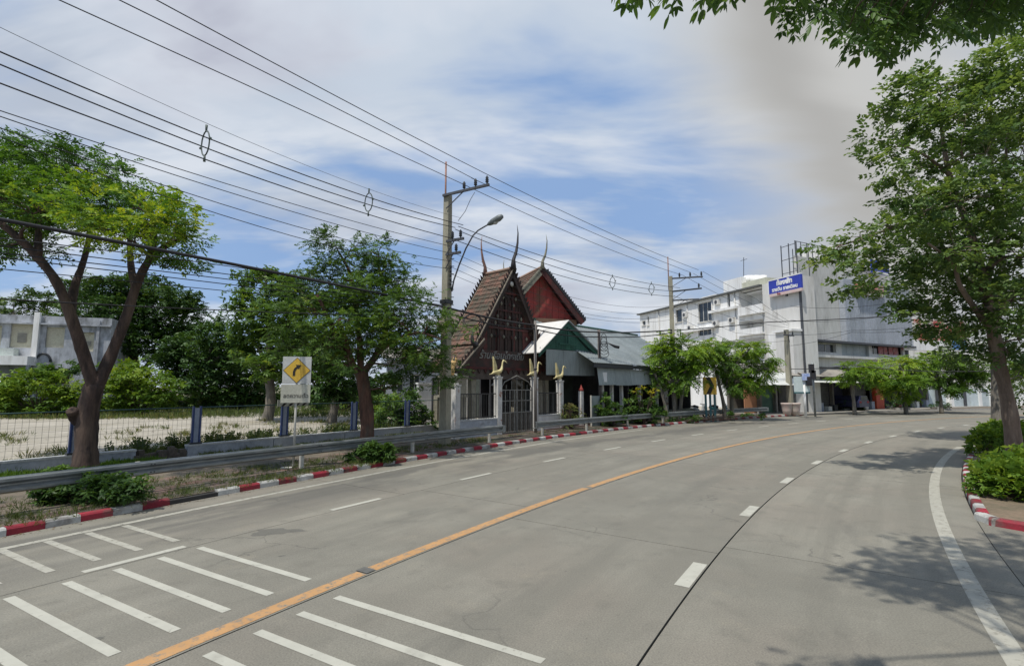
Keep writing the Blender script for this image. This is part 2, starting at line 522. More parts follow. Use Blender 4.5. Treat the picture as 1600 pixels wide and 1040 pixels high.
m_ = MB(); m_.sheet(60, KR + .018, 15, 36.95, 26, -.004, 3); build('shoulder_slab', m_, m_road, road)
m_ = MB(); m_.sheet(30, 82.45, 75, 105, 20, -.004, 3); build('shoulder_slab', m_, m_road, road)
Z1 = .004
def marking(name, ro, ri, a0, a1, mat, z=Z1, n=None):
    m_ = MB(); n = n or max(1, int(abs(a1 - a0) / .6))
    m_.sheet(ri, ro, a0, a1, n, z)
    return build(name, m_, mat, road)
for a in (29.8 + .338 * k for k in range(-5, 5)):
    marking('white_stripe', 93.33, 90.72, a - .034, a + .034, m_white_line)
for a in (30.17 + .325 * k for k in range(-4, 4)):
    marking('white_stripe', 95.8, 93.98, a - .034, a + .034, m_edge_line)
for k, a in enumerate((30.08 + .32 * k for k in range(-4, 4))):
    marking('white_stripe', 89.98, 87.2, a - .034, a + .034, m_white_line)
for a in (44.6 - 6.2, 44.6, ):
    pass
yj = [10.0, 31.55, 35.95, 41.4, 47, 53, 60, 66, 95]
for i in range(len(yj) - 1):
    marking('orange_line', 90.42, 90.235, yj[i] + (.06 if i else 0), yj[i + 1] - .06, m_yellow_line)
# dashes left lane line
for a0, a1 in [(30.3 + 2.5 * k, 31.1 + 2.5 * k) for k in range(-4, 16)]:
    marking('lane_dash', 93.65, 93.52, a0, a1, m_white_line)
for k in range(-4, 16):
    a0 = 32.67 + 2.8 * k
    marking('lane_dash', 86.66, 86.47, a0, a0 + .66, m_white_line)
marking('edge_line', lambda a: kr(a) - .78, lambda a: kr(a) - .93, 10, 46, m_edge_line, n=60)
marking('edge_line', 83.62, 83.42, 15, 47.5, m_edge_line, n=60)
# metal stud patch on the orange line and old tar spot
m_ = MB(); m_.sheet(90.24, 90.46, 31.50, 31.60, 1, .012); build('road_stud', m_, pm('stud_dark', (.12, .12, .11), scale=8), road)

m_dark_patch = road_mat('darker_concrete', (.15, .147, .125), (.125, .122, .105))  # darker concrete tone for the irregular patches on the slabs
def blot(cx_, cy_, rx, ry, ang, name='road_dark_patch'):
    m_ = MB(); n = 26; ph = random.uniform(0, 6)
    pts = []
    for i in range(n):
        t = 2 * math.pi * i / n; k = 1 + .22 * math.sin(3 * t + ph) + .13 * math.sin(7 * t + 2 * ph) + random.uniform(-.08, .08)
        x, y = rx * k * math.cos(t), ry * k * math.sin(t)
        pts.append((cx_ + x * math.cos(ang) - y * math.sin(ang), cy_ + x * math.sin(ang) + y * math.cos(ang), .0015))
    m_.add(pts, [tuple(range(n))]); build(name, m_, m_dark_patch, road)
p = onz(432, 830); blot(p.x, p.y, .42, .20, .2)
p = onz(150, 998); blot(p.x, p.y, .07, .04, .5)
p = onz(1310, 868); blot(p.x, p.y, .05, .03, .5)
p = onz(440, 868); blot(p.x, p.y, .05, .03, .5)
# pavements and lot
mb = MB(); mb.sheet(lambda a: kr(a) + .16, 105.5, 8, 100, 92, .10, 3)
pav = build('pavement', mb, m_pave, loc=AR(33, 98, .10)); tag(pav, kind='structure')
mb = MB(); mb.sheet(103.95, 146, 5, 100, 95, .115, 6)
lot = build('vacant_lot', mb, m_lot, loc=AR(35, 130, .115)); tag(lot, kind='structure')
# red pavers of the footway: each near one a tile of its own, the far ones joined
def paver_mesh():
    m_ = MB(); w = .19
    m_.add([(-w, -w, 0), (w, -w, 0), (w, w, 0), (-w, w, 0), (-w + .01, -w + .01, .03), (w - .01, -w + .01, .03), (w - .01, w - .01, .03), (-w + .01, w - .01, .03)],
           [(4, 5, 6, 7), (0, 1, 5, 4), (1, 2, 6, 5), (2, 3, 7, 6), (3, 0, 4, 7)])
    return mesh_from('paver', m_, m_tile)
pvm = paver_mesh(); far = MB(); cnt = 0
a = 28.6
while a < 57:
    for j in range(7):
        r = kr(a) + .42 + j * .395
        if random.random() < (.16 if a < 36 else .08) or (a < 31.5 and 2 <= j <= 5 and random.random() < .75):
            continue
        p = AR(a, r, .075 + random.uniform(0, .012)); rz = -R_(a) + math.pi / 2 + random.uniform(-.02, .02)
        if cnt < 290:
            link('paver', pvm, pav, p - pav.location, rz).rotation_euler[0] = random.uniform(-.02, .02); cnt += 1
        else:
            M0 = Matrix.Translation(p) @ Matrix.Rotation(rz, 4, 'Z')
            w = .19
            far.add([M0 @ Vector(q) for q in [(-w, -w, .03), (w, -w, .03), (w, w, .03), (-w, w, .03), (-w, -w, 0), (w, -w, 0), (w, w, 0), (-w, w, 0)]],
                    [(0, 1, 2, 3), (4, 5, 1, 0), (5, 6, 2, 1), (6, 7, 3, 2), (7, 4, 0, 3)])
    a += .232
o = build('paver', far, m_tile, pav); o['kind'] = 'stuff'

# kerbs: one mesh per painted block
def block_mesh(L, mat, name='kerb_block'):
    prof = [(0, -.02), (.01, .10), (.035, .128), (.06, .134), (.17, .134), (.17, -.02)]
    m_ = MB(); n = len(prof)
    vs_ = [(-L / 2 + .004, y, z) for y, z in prof] + [(L / 2 - .004, y, z) for y, z in prof]
    m_.add(vs_, [tuple(range(n)), tuple(range(2 * n - 1, n - 1, -1))] + [((i + 1) % n, i, n + i, n + (i + 1) % n) for i in range(n)])
    return mesh_from(name, m_, mat)
bl_r, bl_w = block_mesh(.515, m_red), block_mesh(.515, m_kwhite)
bl_b = block_mesh(.515, pm('grimy_kerb', (.07, .06, .055), (.04, .035, .035), 4, .9))
mb = MB(); mb.arc([(.02, -.03), (.02, .085), (.16, .085), (.16, -.03)], kr, 8, 100, 140)
kerb = build('kerb', mb, pm('kerb_core', (.05, .048, .045), scale=5), loc=AR(33, 97, -.03)); tag(kerb, kind='structure')
a = 27.0; k = 0
while a < 59.5:
    am = a + .1525
    if not (31.95 < am < 32.35 or 43.0 < am < 43.3):
        p = AR(am, kr(am))
        # local x along the road, local y outward
        link('kerb_block', bl_r if k % 2 else bl_w, kerb, p - kerb.location, math.pi / 2 - R_(am))
    a += .305; k += 1
mb = MB(); mb.arc([(0, -.02), (0, .12), (.18, .12), (.18, -.02)], kr, 59.6, 100, 60)
build('plain_kerb', mb, pm('kerb_plain', (.38, .37, .34), (.3, .29, .27), 3), kerb)
# right hand kerb with its returned corner
mb = MB(); mb.arc([(-.02, -.03), (-.02, .085), (-.16, .085), (-.16, -.03)], KR, 37.2, 84, 50)
rkerb = build('planter_kerb', mb, MATS['kerb_core'], loc=AR(40, 83, -.03)); tag(rkerb, kind='structure')
a = 37.05; k = 0
while a < 56:
    am = a + .177
    link('kerb_block', bl_w if k % 2 else bl_r, rkerb, AR(am, KR) - rkerb.location, math.pi * 1.5 - R_(am))
    a += .356; k += 1
cc = AR(37.05, KR - .55); n0 = tang(37.05)
for j, th in enumerate((25, 68)):
    d = Vector((-math.cos(R_(37.05)), math.sin(R_(37.05)), 0)) * math.cos(R_(th)) - n0 * math.sin(R_(th))
    p = cc + d * .55
    link('kerb_block', bl_w if j == 0 else bl_r, rkerb, p - rkerb.location, math.atan2(d.y, d.x) + math.pi / 2)
for j in range(6):
    p = cc - n0 * .55 - Vector((-math.cos(R_(37.05)), math.sin(R_(37.05)), 0)) * (.28 + j * .52)
    d = -n0
    link('kerb_block', bl_w if j % 2 == 0 else bl_r, rkerb, p - rkerb.location, math.atan2(d.y, d.x) + math.pi / 2)
mb = MB(); mb.sheet(60, KR - .15, 36.85, 86, 40, .11, 3)
planter = build('planter_soil', mb, pm('planter_earth', (.22, .16, .11), (.13, .11, .07), 1.5, .98, .6, 20), loc=AR(40, 80, .11)); tag(planter, kind='structure')

# ================================================================== GUARDRAILS
def guardrail(a0, a1, r, posts, label):
    base = AR((a0 + a1) / 2, r, .1)
    g = thing('guardrail', label, 'guardrail', base, 'steel guardrails along the left footway')
    # W-beam: profile as (outward, z), face towards the road at smaller radius
    pf = [(.0, .43), (-.075, .47), (-.075, .52), (.0, .575), (.0, .605), (-.075, .66), (-.075, .71), (0, .75)]
    prof = pf + [(o + .006, z) for o, z in reversed(pf)]
    prof = [(o, z + .06) for o, z in prof]
    n = max(1, round((a1 - a0) / 2.45)); st = (a1 - a0) / n
    for i in range(n):
        m_ = MB(); m_.arc(prof, lambda a, e=(i % 2) * .008: r + e, a0 + i * st - .04, a0 + (i + 1) * st + .04, 8)
        build('rail_panel', m_, m_galv, g)
        m_ = MB()
        for da in (-.02, .02):
            for z in (.56, .73):
                p = AR(a0 + i * st + da, r - .07, z + .0); q = AR(a0 + i * st + da, r - .09, z)
                m_.tube([p, q], .016, 6)
        build('bolts', m_, m_dark, g)['kind'] = 'stuff'
    for ap in posts:
        T = tang(ap); m_ = MB(frame(AR(ap, r + .09), T))
        m_.box(-.045, .045, -.05, .05, .05, .80)
        build('rail_post', m_, m_post, g)
        m_ = MB(frame(AR(ap, r + .09), T)); m_.box(-.04, .04, -.09, -.052, .50, .78)
        build('spacer_block', m_, m_galv, g)
    for ae, s in ((a0, -1), (a1, 1)):
        m_ = MB(); T = tang(ae); M0 = frame(AR(ae, r, 0), T)
        m_.M = M0
        m_.tube([(0, -.05, .46 + .06), (s * .12, -.09, .46 + .06), (s * .2, -.02, .52), (s * .16, .06, .52)], .02, 6)
        m_.slab([(0, -.08, .49), (s * .16, -.10, .5), (s * .16, -.10, .79), (0, -.08, .81)], .008)
        build('rail_end', m_, m_galv, g)
    return g
guardrail(24.2, 39.75, 98.15, [25, 27.3, 29.55, 31.84, 34.28, 36.85, 39.35], 'long steel guardrail at the left, running from the photo edge to the ornate gate')
guardrail(41.3, 56.4, 98.3, [41.65, 43.85, 46.2, 48.5, 50.8, 53.2, 55.8], 'steel guardrail past the gate, in front of the green gabled restaurant')

# ================================================================== LOW WALL AND FENCE OF THE LOT
wall = thing('low_wall', 'low grey blue painted wall under the wire fence of the vacant lot', 'wall', AR(34, 103.85, 0))
segs = [(24, 26.5), (26.52, 29), (29.02, 31.3), (31.32, 33.05), (33.9, 35.6), (35.62, 37.4), (37.42, 39.2), (39.22, 40.9)]
for a0, a1 in segs:
    m_ = MB(); m_.arc([(-.11, 0), (-.11, .44), (.11, .44), (.11, 0)], 103.85, a0, a1, 6)
    build('wall_panel', m_, m_wallpaint, wall)
    m_ = MB(); m_.arc([(-.13, .442), (-.13, .50), (.13, .50), (.13, .442)], 103.85, a0 - .005, a1 + .005, 6)
    build('coping', m_, pm('pale_coping', (.52, .53, .52), (.40, .41, .4), 2, .85), wall)
# broken stretch of old wall
m_ = MB()
for i in range(16):
    aa = 33.08 + .8 * i / 15; h = .12 + .28 * random.random() * (1 if i % 3 else .5)
    m_.M = frame(AR(aa, 103.85 + random.uniform(-.1, .1)), tang(aa + random.uniform(-20, 20)))
    m_.box(-.09, .09, -.08, .08, .08, .1 + h)
o = build('broken_wall', m_, pm('dark_rubble', (.13, .11, .09), (.07, .06, .05), 4, .95), wall); o['kind'] = 'stuff'
fence = thing('wire_fence', 'wire mesh fence with dark blue steel posts round the vacant lot', 'fence', AR(34, 103.85, .5))
FP = [24.9, 26.7, 28.5, 30.3, 32.2, 34.05, 35.87, 37.7, 39.4, 40.85]
for ap in FP:
    T = tang(ap)
    for dx, mt, nm in ((-.12, m_bluepost, 'fence_post'), (.12, m_bluepost, 'fence_post'), (0, m_bluelt, 'fence_post_core')):
        m_ = MB(frame(AR(ap, 103.85), T))
        if nm == 'fence_post': m_.box(dx - .028, dx + .028, -.04, .04, .5, 1.80)
        else: m_.box(-.075, .075, -.02, .02, .5, 1.74)
        build(nm, m_, mt, fence)
    m_ = MB(frame(AR(ap, 103.85), T)); m_.box(-.19, .19, -.09, .09, .5, .56); build('foot_plate', m_, m_dark, fence)
wires = MB()
for i in range(len(FP) - 1):
    a0, a1 = FP[i] + .1, FP[i + 1] - .1
    m_ = MB(); m_.tube([AR(a0, 103.85, 1.76), AR(a1, 103.85, 1.76)], .022, 6); build('top_rail', m_, pm('teal_rail', (.05, .10, .10), scale=4, rough=.6), fence)
    n = 21
    for k in range(n + 1):
        a = a0 + (a1 - a0) * k / n
        wires.bar(AR(a, 103.85, .52), AR(a, 103.85, 1.74), .0048)
    for z in (.6, .75, .9, 1.05, 1.2, 1.35, 1.5, 1.65):
        wires.bar(AR(a0, 103.846, z), AR(a1, 103.846, z), .0048)
o = build('mesh_wire', wires, m_wire, fence); o['kind'] = 'stuff'

# ================================================================== POLES, LAMP, WIRES
def insulator_mb(p, h=.34, r=.075):
    m_ = MB(); m_.lathe(p, [(.02, 0), (.03, .04), (r, .08), (r * .7, .13), (r, .17), (r * .7, .22), (r * .9, .27), (.035, .31), (.03, h)], 10)
    return m_
a1_ = onR(697, 99.1); P1 = AR(a1_, 99.1, 0.1)
P2 = atd(1053, 600, 36.6); P2.z = .1
P0 = Vector((P1.x - .53 * 42, P1.y - .848 * 42, .1))
D01 = (P1 - P0); D01.z = 0; D01.normalize()
D12 = (P2 - P1); D12.z = 0; D12.normalize()
DX1 = Vector((.86, -.51, 0)).normalized()    # cross arms reach out over the road

def pole(P, name, label, top, rod, w0, w1, xdir, arms, group='concrete utility poles'):
    g = thing('utility_pole', label, 'utility pole', P, group)
    m_ = MB(); ang = math.atan2(xdir.y, xdir.x)
    M0 = Matrix.Translation((P.x, P.y, 0)) @ Matrix.Rotation(ang, 4, 'Z')
    m_.M = M0
    a, b = w0 / 2, w1 / 2
    m_.add([(-a, -a, P.z - .1), (a, -a, P.z - .1), (a, a, P.z - .1), (-a, a, P.z - .1), (-b, -b, top), (b, -b, top), (b, b, top), (-b, b, top)],
           [(0, 3, 2, 1), (4, 5, 6, 7), (0, 1, 5, 4), (1, 2, 6, 5), (2, 3, 7, 6), (3, 0, 4, 7)])
    build('shaft', m_, m_polec, g, loc=None)
    if rod:
        m_ = MB(M0); m_.tube([(-b, 0, top - 1.0), (-b, 0, rod)], .038, 8); build('lightning_rod', m_, m_rod, g)
    for (z, x0, x1, rise, ins) in arms:
        m_ = MB(M0); m_.bar((x0, -b - .06, z), (x1, -b - .06, z + rise), .09, .10); build('cross_arm', m_, m_dark if rise else m_cable_g, g)
        m_ = MB(M0); m_.bar((b * .5, -b - .06, z - .6), (x0 + (x1 - x0) * .45, -b - .06, z + rise * .45 - .04), .035); build('arm_brace', m_, m_cable_g, g)
        for x in ins:
            zz_ = z + rise * (x - x0) / (x1 - x0) + .05
            q = M0 @ Vector((x, -b - .06, zz_))
            build('insulator', insulator_mb(q), m_dark, g)
    return g, M0
z_top = onplane(697, 305, (P1.x, P1.y), (1, 0, 0)).z
z_rod = onplane(701, 252, (P1.x, P1.y), (1, 0, 0)).z
zarm = onplane(703, 307, (P1.x, P1.y), (1, 0, 0)).z
pole1, MP1 = pole(P1, 'p', 'tall weathered concrete pole with a street lamp, left of the ornate gabled gate', z_top, z_rod, .36, .26, DX1,
                  [(zarm, -.12, 2.25, .0, (1.0, 1.58, 2.15)), (zarm - 2.05, .1, 1.0, 0, (.42, .84)), (zarm - 2.62, .1, .85, 0, (.62,))])
# small rack of insulators and service clamps lower on the shaft
for k in range(6):
    q = MP1 @ Vector((.21, 0, zarm - 3.2 - .18 * k))
    m_ = MB(); m_.lathe(q, [(.03, 0), (.05, .03), (.03, .07), (.05, .11), (.03, .13)], 8); build('clamp_insulator', m_, m_dark, pole1)
for k in range(7):
    q = MP1 @ Vector((.21, 0, 5.9 + .33 * k)); m_ = MB(); m_.bar(q, q + DX1 * .16 + Vector((0, 0, -.02)), .03); build('step_bolt', m_, m_cable_g, pole1)
m_ = MB(MP1); m_.box(-.20, .20, -.20, .20, 5.55, 5.62); build('pole_band', m_, m_dark, pole1)
m_ = MB(MP1); m_.box(-.20, .20, -.20, .20, 5.95, 6.12); build('pole_band', m_, m_dark, pole1)
arm2z = onplane(1053, 436, (P2.x, P2.y), (1, 0, 0)).z
pole2, MP2 = pole(P2, 'p', 'farther tall pole with rusty rod, rising above the feathery roadside trees', arm2z + .2, onplane(1053, 401, (P2.x, P2.y), (1, 0, 0)).z, .38, .28,
                  Vector((.95, -.3, 0)).normalized(),
                  [(arm2z, .1, 2.2, .0, (.62, 1.35, 2.1)), (arm2z - .95, .1, 2.1, .12, (1.9,)), (arm2z - 1.6, .1, 1.9, .0, ())])
P3 = atd(1233, 600, 44.5); P3.z = .1
pole3, MP3 = pole(P3, 'p', 'pale concrete pole between the two potted planters and the white wall', 7.4, 0, .42, .30, Vector((.8, .6, 0)).normalized(),
                  [(6.9, -.9, .9, 0, (-.7, .7))])
pole0, MP0 = pole(P0, 'p', 'utility pole behind the camera carrying the overhead wires', 10.2, 11.5, .36, .26, DX1, [(9.9, -.12, 2.25, .0, (1.0, 1.58, 2.15))])
# street lamp on its curved arm
lamp = thing('street_lamp', 'grey street lamp on a curved arm bracketed to the near utility pole', 'street lamp', MP1 @ Vector((.2, 0, 6.2)))
pl = lambda px, py: onplane(px, py, (P1.x, P1.y), DX1)
m_ = MB(); m_.tube([pl(706, 455), pl(709, 438), pl(717, 415), pl(728, 388), pl(739, 368), pl(747, 360), pl(757, 354), pl(768, 348)], [.035, .035, .033, .032, .03, .03, .03, .03], 8)
build('arm', m_, m_cable_g, lamp)
A_, B_ = pl(762, 351), pl(786, 337)
m_ = MB(); dd = (B_ - A_)
m_.tube([A_, A_ + dd * .12, A_ + dd * .35, A_ + dd * .75, A_ + dd * .95, B_], [.045, .09, .13, .135, .09, .025], 10)
build('lamp_head', m_, pm('lamp_grey', (.16, .18, .18), scale=4, rough=.5), lamp)
m_ = MB(); nd = Vector((0, 0, -.07)); m_.tube([A_ + dd * .3 + nd, A_ + dd * .5 + nd * 1.5, A_ + dd * .75 + nd * 1.2], [.04, .085, .04], 8)
build('lamp_glass', m_, pm('lamp_lens', (.45, .45, .42), scale=4, rough=.25), lamp)
m_ = MB(); m_.tube([pl(742, 300), pl(735, 312), pl(727, 330), pl(716, 345)], .012, 5); build('drop_wire', m_, m_cable_g, lamp)

def cable(label, pts_px, P, D, off, rad, s_end, mat=None, group='overhead wires', name='power_line', deg=None, side=None):
    """wire lying in the vertical plane through P with direction D, fitted through measured points"""
    nrm = Vector((D.y, -D.x, 0)); Q = P + nrm * off
    S = []; Zs = []
    for px, py in pts_px:
        w = onplane(px, py, (Q.x, Q.y), D)
        S.append((Vector((w.x, w.y, 0)) - Vector((Q.x, Q.y, 0))).dot(D)); Zs.append(w.z)
    dg = deg if deg is not None else min(2, len(S) - 1)
    co = np.polyfit(S, Zs, dg)
    s0, s1 = s_end
    pts = [Q + D * s for s in np.linspace(s0, s1, 40)]
    pts = [Vector((p.x, p.y, float(np.polyval(co, s)))) for p, s in zip(pts, np.linspace(s0, s1, 40))]
    m_ = MB(); m_.tube(pts, rad, 5)
    o = build(name, m_, mat or m_cable)
    tag(o, label, 'overhead wire', group)
    return pts
SL = (-42, 0)
def X1(o):   # how far over the road a wire sits beside the pole
    return o
top3 = 'left of the near pole'
cable('leftmost of three wires rising from the near pole top arm to the upper left', [(92, 0), (350, 117), (724, 288)], P1, D01, 1.0, .013, (-42, 0), m_cable)
cable('middle of three wires rising from the near pole top arm to the upper left', [(186, 0), (450, 131), (745, 282)], P1, D01, 1.58, .013, (-42, 0), m_cable)
cable('rightmost of three wires rising from the near pole top arm to the upper left', [(244, 0), (500, 137), (766, 275)], P1, D01, 2.15, .013, (-42, 0), m_cable)
w_sp1 = cable('upper of the three spaced cables with ring spacers, crossing the left sky', [(0, 80), (322, 217), (576, 307), (700, 346)], P1, D01, .84, .016, (-42, 0), m_cable)
cable('middle of the three spaced cables with ring spacers, crossing the left sky', [(0, 101), (322, 231), (576, 320), (700, 353)], P1, D01, .42, .016, (-42, 0), m_cable)
cable('lower of the three spaced cables with ring spacers, crossing the left sky', [(0, 130), (322, 250), (576, 335), (700, 371)], P1, D01, .62, .016, (-42, 0), m_cable)
cable('very thin pale wire just above the three spaced cables', [(0, 41), (322, 196), (576, 293), (700, 336)], P1, D01, .7, .006, (-42, 0), m_cable_g)
lv = [((0, 173), (350, 286), (697, 383)), ((0, 182), (350, 298), (697, 394)), ((0, 200), (350, 320), (697, 407)), ((0, 214), (350, 337), (697, 419))]
for k, p in enumerate(lv):
    cable(('topmost', 'second from the top', 'third from the top', 'lowest')[k] + ' of the four low-voltage wires passing over the left tree crowns', p, P1, D01, .24, .011, (-42, 0), m_cable)
cable('thick black telephone cable running behind the left tree to the near pole', [(0, 343), (300, 400), (480, 436), (700, 481)], P1, D01, .25, .045, (-42, 0), m_cable, 'telephone cables', 'telephone_cable')
tel = [((0, 372), (330, 412), (700, 474), .012), ((0, 384), (330, 425), (700, 478), .012), ((0, 395), (330, 433), (700, 483), .012), ((0, 402), (330, 441), (700, 487), .012),
       ((0, 420), (330, 452), (700, 490), .010), ((0, 467), (360, 485), (700, 493), .014)]
tl = ['topmost of the thin telephone wires under the thick black cable', 'second of the thin telephone wires under the thick black cable', 'third of the thin telephone wires under the thick black cable',
      'fourth of the thin telephone wires under the thick black cable', 'fifth of the thin telephone wires under the thick black cable', 'lowest nearly level telephone wire at the left, seen against the far trees']
for (a, b, c, r), l in zip(tel, tl):
    cable(l, [a, b, c], P1, D01, .05, r, (-42, 0), m_cable, 'telephone cables', 'telephone_cable')
L12 = (P2 - P1).length
cable('highest wire between the near and the farther pole, from the outer insulator', [(766, 275), (900, 340), (1098, 424)], P1, D12, 2.1, .013, (0, L12), m_cable)
cable('middle of the three top wires between the near and the farther pole', [(745, 282), (900, 352), (1083, 427)], P1, D12, 1.5, .013, (0, L12), m_cable)
cable('inner of the three top wires between the near and the farther pole', [(724, 288), (900, 368), (1067, 430)], P1, D12, .95, .013, (0, L12), m_cable)
cable('upper spaced cable sagging between the poles above the gable finials', [(703, 346), (800, 388), (957, 429), (1052, 449)], P1, D12, .7, .016, (0, L12), m_cable)
cable('middle spaced cable sagging between the poles above the gable finials', [(703, 353), (800, 396), (957, 440), (1052, 455)], P1, D12, .5, .016, (0, L12), m_cable)
cable('lower spaced cable sagging between the poles above the gable finials', [(703, 371), (800, 408), (957, 450), (1052, 463)], P1, D12, .3, .016, (0, L12), m_cable)
for k, (p, q, r) in enumerate([((705, 393), (900, 466), (1050, 477)), ((705, 405), (900, 477), (1050, 486)), ((705, 417), (900, 487), (1050, 493)), ((705, 428), (920, 497), (1050, 499))]):
    cable(('topmost', 'second', 'third', 'lowest')[k] + ' of four thin wires passing behind the ornate gate roof to the farther pole', [p, q, r], P1, D12, -.1, .009, (0, L12), m_cable)
# thick cable from the near pole past the gate to the farther pole
Pg = AR(onR(836, 99.5), 99.5, .1); Pr = AR(onR(936, 100.0), 100.0, .1)
def cable3(label, pts, rad, mat=None, group='telephone cables', name='telephone_cable', sag=.0):
    P = []
    for i in range(len(pts) - 1):
        a, b = Vector(pts[i]), Vector(pts[i + 1])
        for k in range(12):
            t = k / 12; q = a.lerp(b, t); q.z -= sag * 4 * t * (1 - t); P.append(q)
    P.append(Vector(pts[-1]))
    m_ = MB(); m_.tube(P, rad, 5); o = build(name, m_, mat or m_cable); tag(o, label, 'overhead wire', group); return P
pv = lambda px, py, P: onplane(px, py, (P.x, P.y), (1, 0, 0))
def near(P, px, py, off=0.0):
    q = pv(px, py, P); return q
kA = [near(P1, 700, 481), near(Pg, 836, 508), near(Pr, 937, 519), near(P2, 1052, 515)]
cable3('thick black telephone cable passing in front of the red gables to the farther pole', kA, .045, sag=.08)
cable3('second black telephone cable just under the thick one in front of the gables', [near(P1, 700, 489), near(Pg, 836, 514), near(Pr, 937, 526), near(P2, 1052, 519)], .03, sag=.15)
Pe = atd(1420, 492, 40)
cable3('black telephone cable from the farther pole across the white building to the right', [near(P2, 1052, 516), atd(1200, 503, 39), Pe, atd(1600, 470, 34)], .035, sag=.05)
# loop of spare cable
lp = thing('cable_coil', 'loop of spare black cable hanging in front of the brown tiled roof', 'cable', near(Pg, 745, 512) + Vector((-.0, -.2, 0)), 'telephone cables')
m_ = MB(); c0 = atd(738, 493, 22.8)
m_.tube([c0 + Vector((.42 * math.cos(t), .15 * math.sin(t), .35 * math.sin(t) - .25)) for t in np.linspace(0, 6.28, 20)], .022, 5)
m_.tube([c0 + Vector((.36 * math.cos(t), .12 * math.sin(t), .28 * math.sin(t) - .22)) for t in np.linspace(0, 6.28, 20)], .022, 5)
build('loop', m_, m_cable, lp)
# farther span, sagging wires in front of the pale buildings
for k, (a, b, c) in enumerate([((1098, 424), (1180, 466), (1233, 502)), ((1083, 427), (1170, 472), (1233, 506)), ((1067, 430), (1160, 478), (1233, 509)),
                               ((1053, 462), (1150, 498), (1233, 512)), ((1053, 478), (1150, 520), (1233, 524)), ((1053, 493), (1150, 536), (1233, 532))]):
    p, q, r = pv(*a, P2), atd(*b, 41), pv(*c, P3)
    cable3(('topmost', 'second', 'third', 'fourth', 'fifth', 'lowest')[k] + ' wire of the span between the farther pole and the pale pole by the planters', [p, q, r], .012, m_cable, 'overhead wires', 'power_line', .05)
for k, (y0, ym, y1) in enumerate([(470, 480, 452), (492, 500, 470), (515, 516, 498), (532, 519, 505), (568, 570, 572)]):
    p, q, r = pv(1235, y0 + 8, P3), atd(1330, ym, 41), atd(1470, y1 + 8, 38)
    cable3(('topmost', 'second', 'third', 'fourth', 'lowest')[k] + ' wire slanting across the metal-clad building from the pale pole', [p, q, r, atd(1650, y1, 34)], .014 if k < 4 else .03, m_cable, 'overhead wires', 'power_line', .12)
# ring spacers on the spaced cables
def spacer(px, py, P, D, s, label):
    Q = P + Vector((D.y, -D.x, 0)) * .62
    c = onplane(px, py, (Q.x, Q.y), D); g = thing('cable_spacer', label, 'cable spacer', c, 'cable spacers')
    nrm = Vector((D.y, -D.x, 0)); h = s
    m_ = MB(); pts = []
    for t in np.linspace(0, 2 * math.pi, 17):
        pts.append(c + nrm * (.30 * h * math.sin(t)) + Vector((0, 0, .52 * h * math.cos(t))))
    m_.tube(pts, .03 * h, 6)
    build('ring', m_, pm('spacer_grey', (.09, .12, .11), scale=4, rough=.6), g)
    for dx, dz in ((0, .62), (0, -.62), (.32, .1), (-.32, -.1)):
        m_ = MB(); q = c + nrm * dx * h + Vector((0, 0, dz * h)); e = c + nrm * dx * .9 * h + Vector((0, 0, dz * .8 * h))
        m_.tube([e, q + (q - c) * .25], [.035 * h, .05 * h], 6); build('clamp', m_, MATS['spacer_grey'], g)
spacer(321, 224, P1, D01, .62, 'large ring spacer on the three cables, nearer the left tree')
spacer(576, 316, P1, D01, .62, 'ring spacer on the three cables, left of the near pole')
spacer(957, 441, P1, D12, .6, 'small ring spacer on the cables, nearer the ornate gables')
spacer(1018, 451, P1, D12, .6, 'small ring spacer on the cables, nearer the farther pole')

# thin posts in front of the gate and the restaurant
g = thing('thin_pole', 'thin grey pole standing directly in front of the ornate gate', 'pole', Pg)
m_ = MB(); m_.tube([(Pg.x, Pg.y, .08), (Pg.x, Pg.y, 5.9)], [.085, .07], 10); build('shaft', m_, pm('thin_pole_grey', (.22, .20, .18), (.17, .155, .14), 3, .85, stretch=(1, 1, .3)), g)
m_ = MB(); m_.tube([(Pg.x, Pg.y, 3.35), (Pg.x, Pg.y, 3.42)], .1, 10); build('band', m_, m_dark, g)
g = thing('thin_pole', 'dark pole hung with cable coils, in front of the green gable', 'pole', Pr)
m_ = MB(); m_.tube([(Pr.x, Pr.y, .08), (Pr.x, Pr.y, 6.0)], [.11, .09], 10); build('shaft', m_, pm('dark_pole', (.13, .11, .10), (.09, .08, .075), 3, .85), g)
m_ = MB()
for k in range(5):
    z = 4.5 + .22 * k; cx_, cy_ = Pr.x + .28, Pr.y - .1
    m_.tube([(cx_ + (.3 - .03 * k) * math.cos(t), cy_, z + .12 * math.sin(t) * (2 + k * .3)) for t in np.linspace(0, 6.28, 16)], .018, 5)
m_.tube([(Pr.x + .1, Pr.y, 5.1), (Pr.x + .6, Pr.y, 5.15), (Pr.x + 1.0, Pr.y, 4.95), (Pr.x + 1.25, Pr.y, 4.9)], [.02, .03, .09, .09], 8)
build('cable_coils', m_, m_cable, g)
m_ = MB(); m_.box(Pr.x + .12, Pr.x + .42, Pr.y - .2, Pr.y + .05, 2.75, 3.35); build('meter_box', m_, m_white, g)

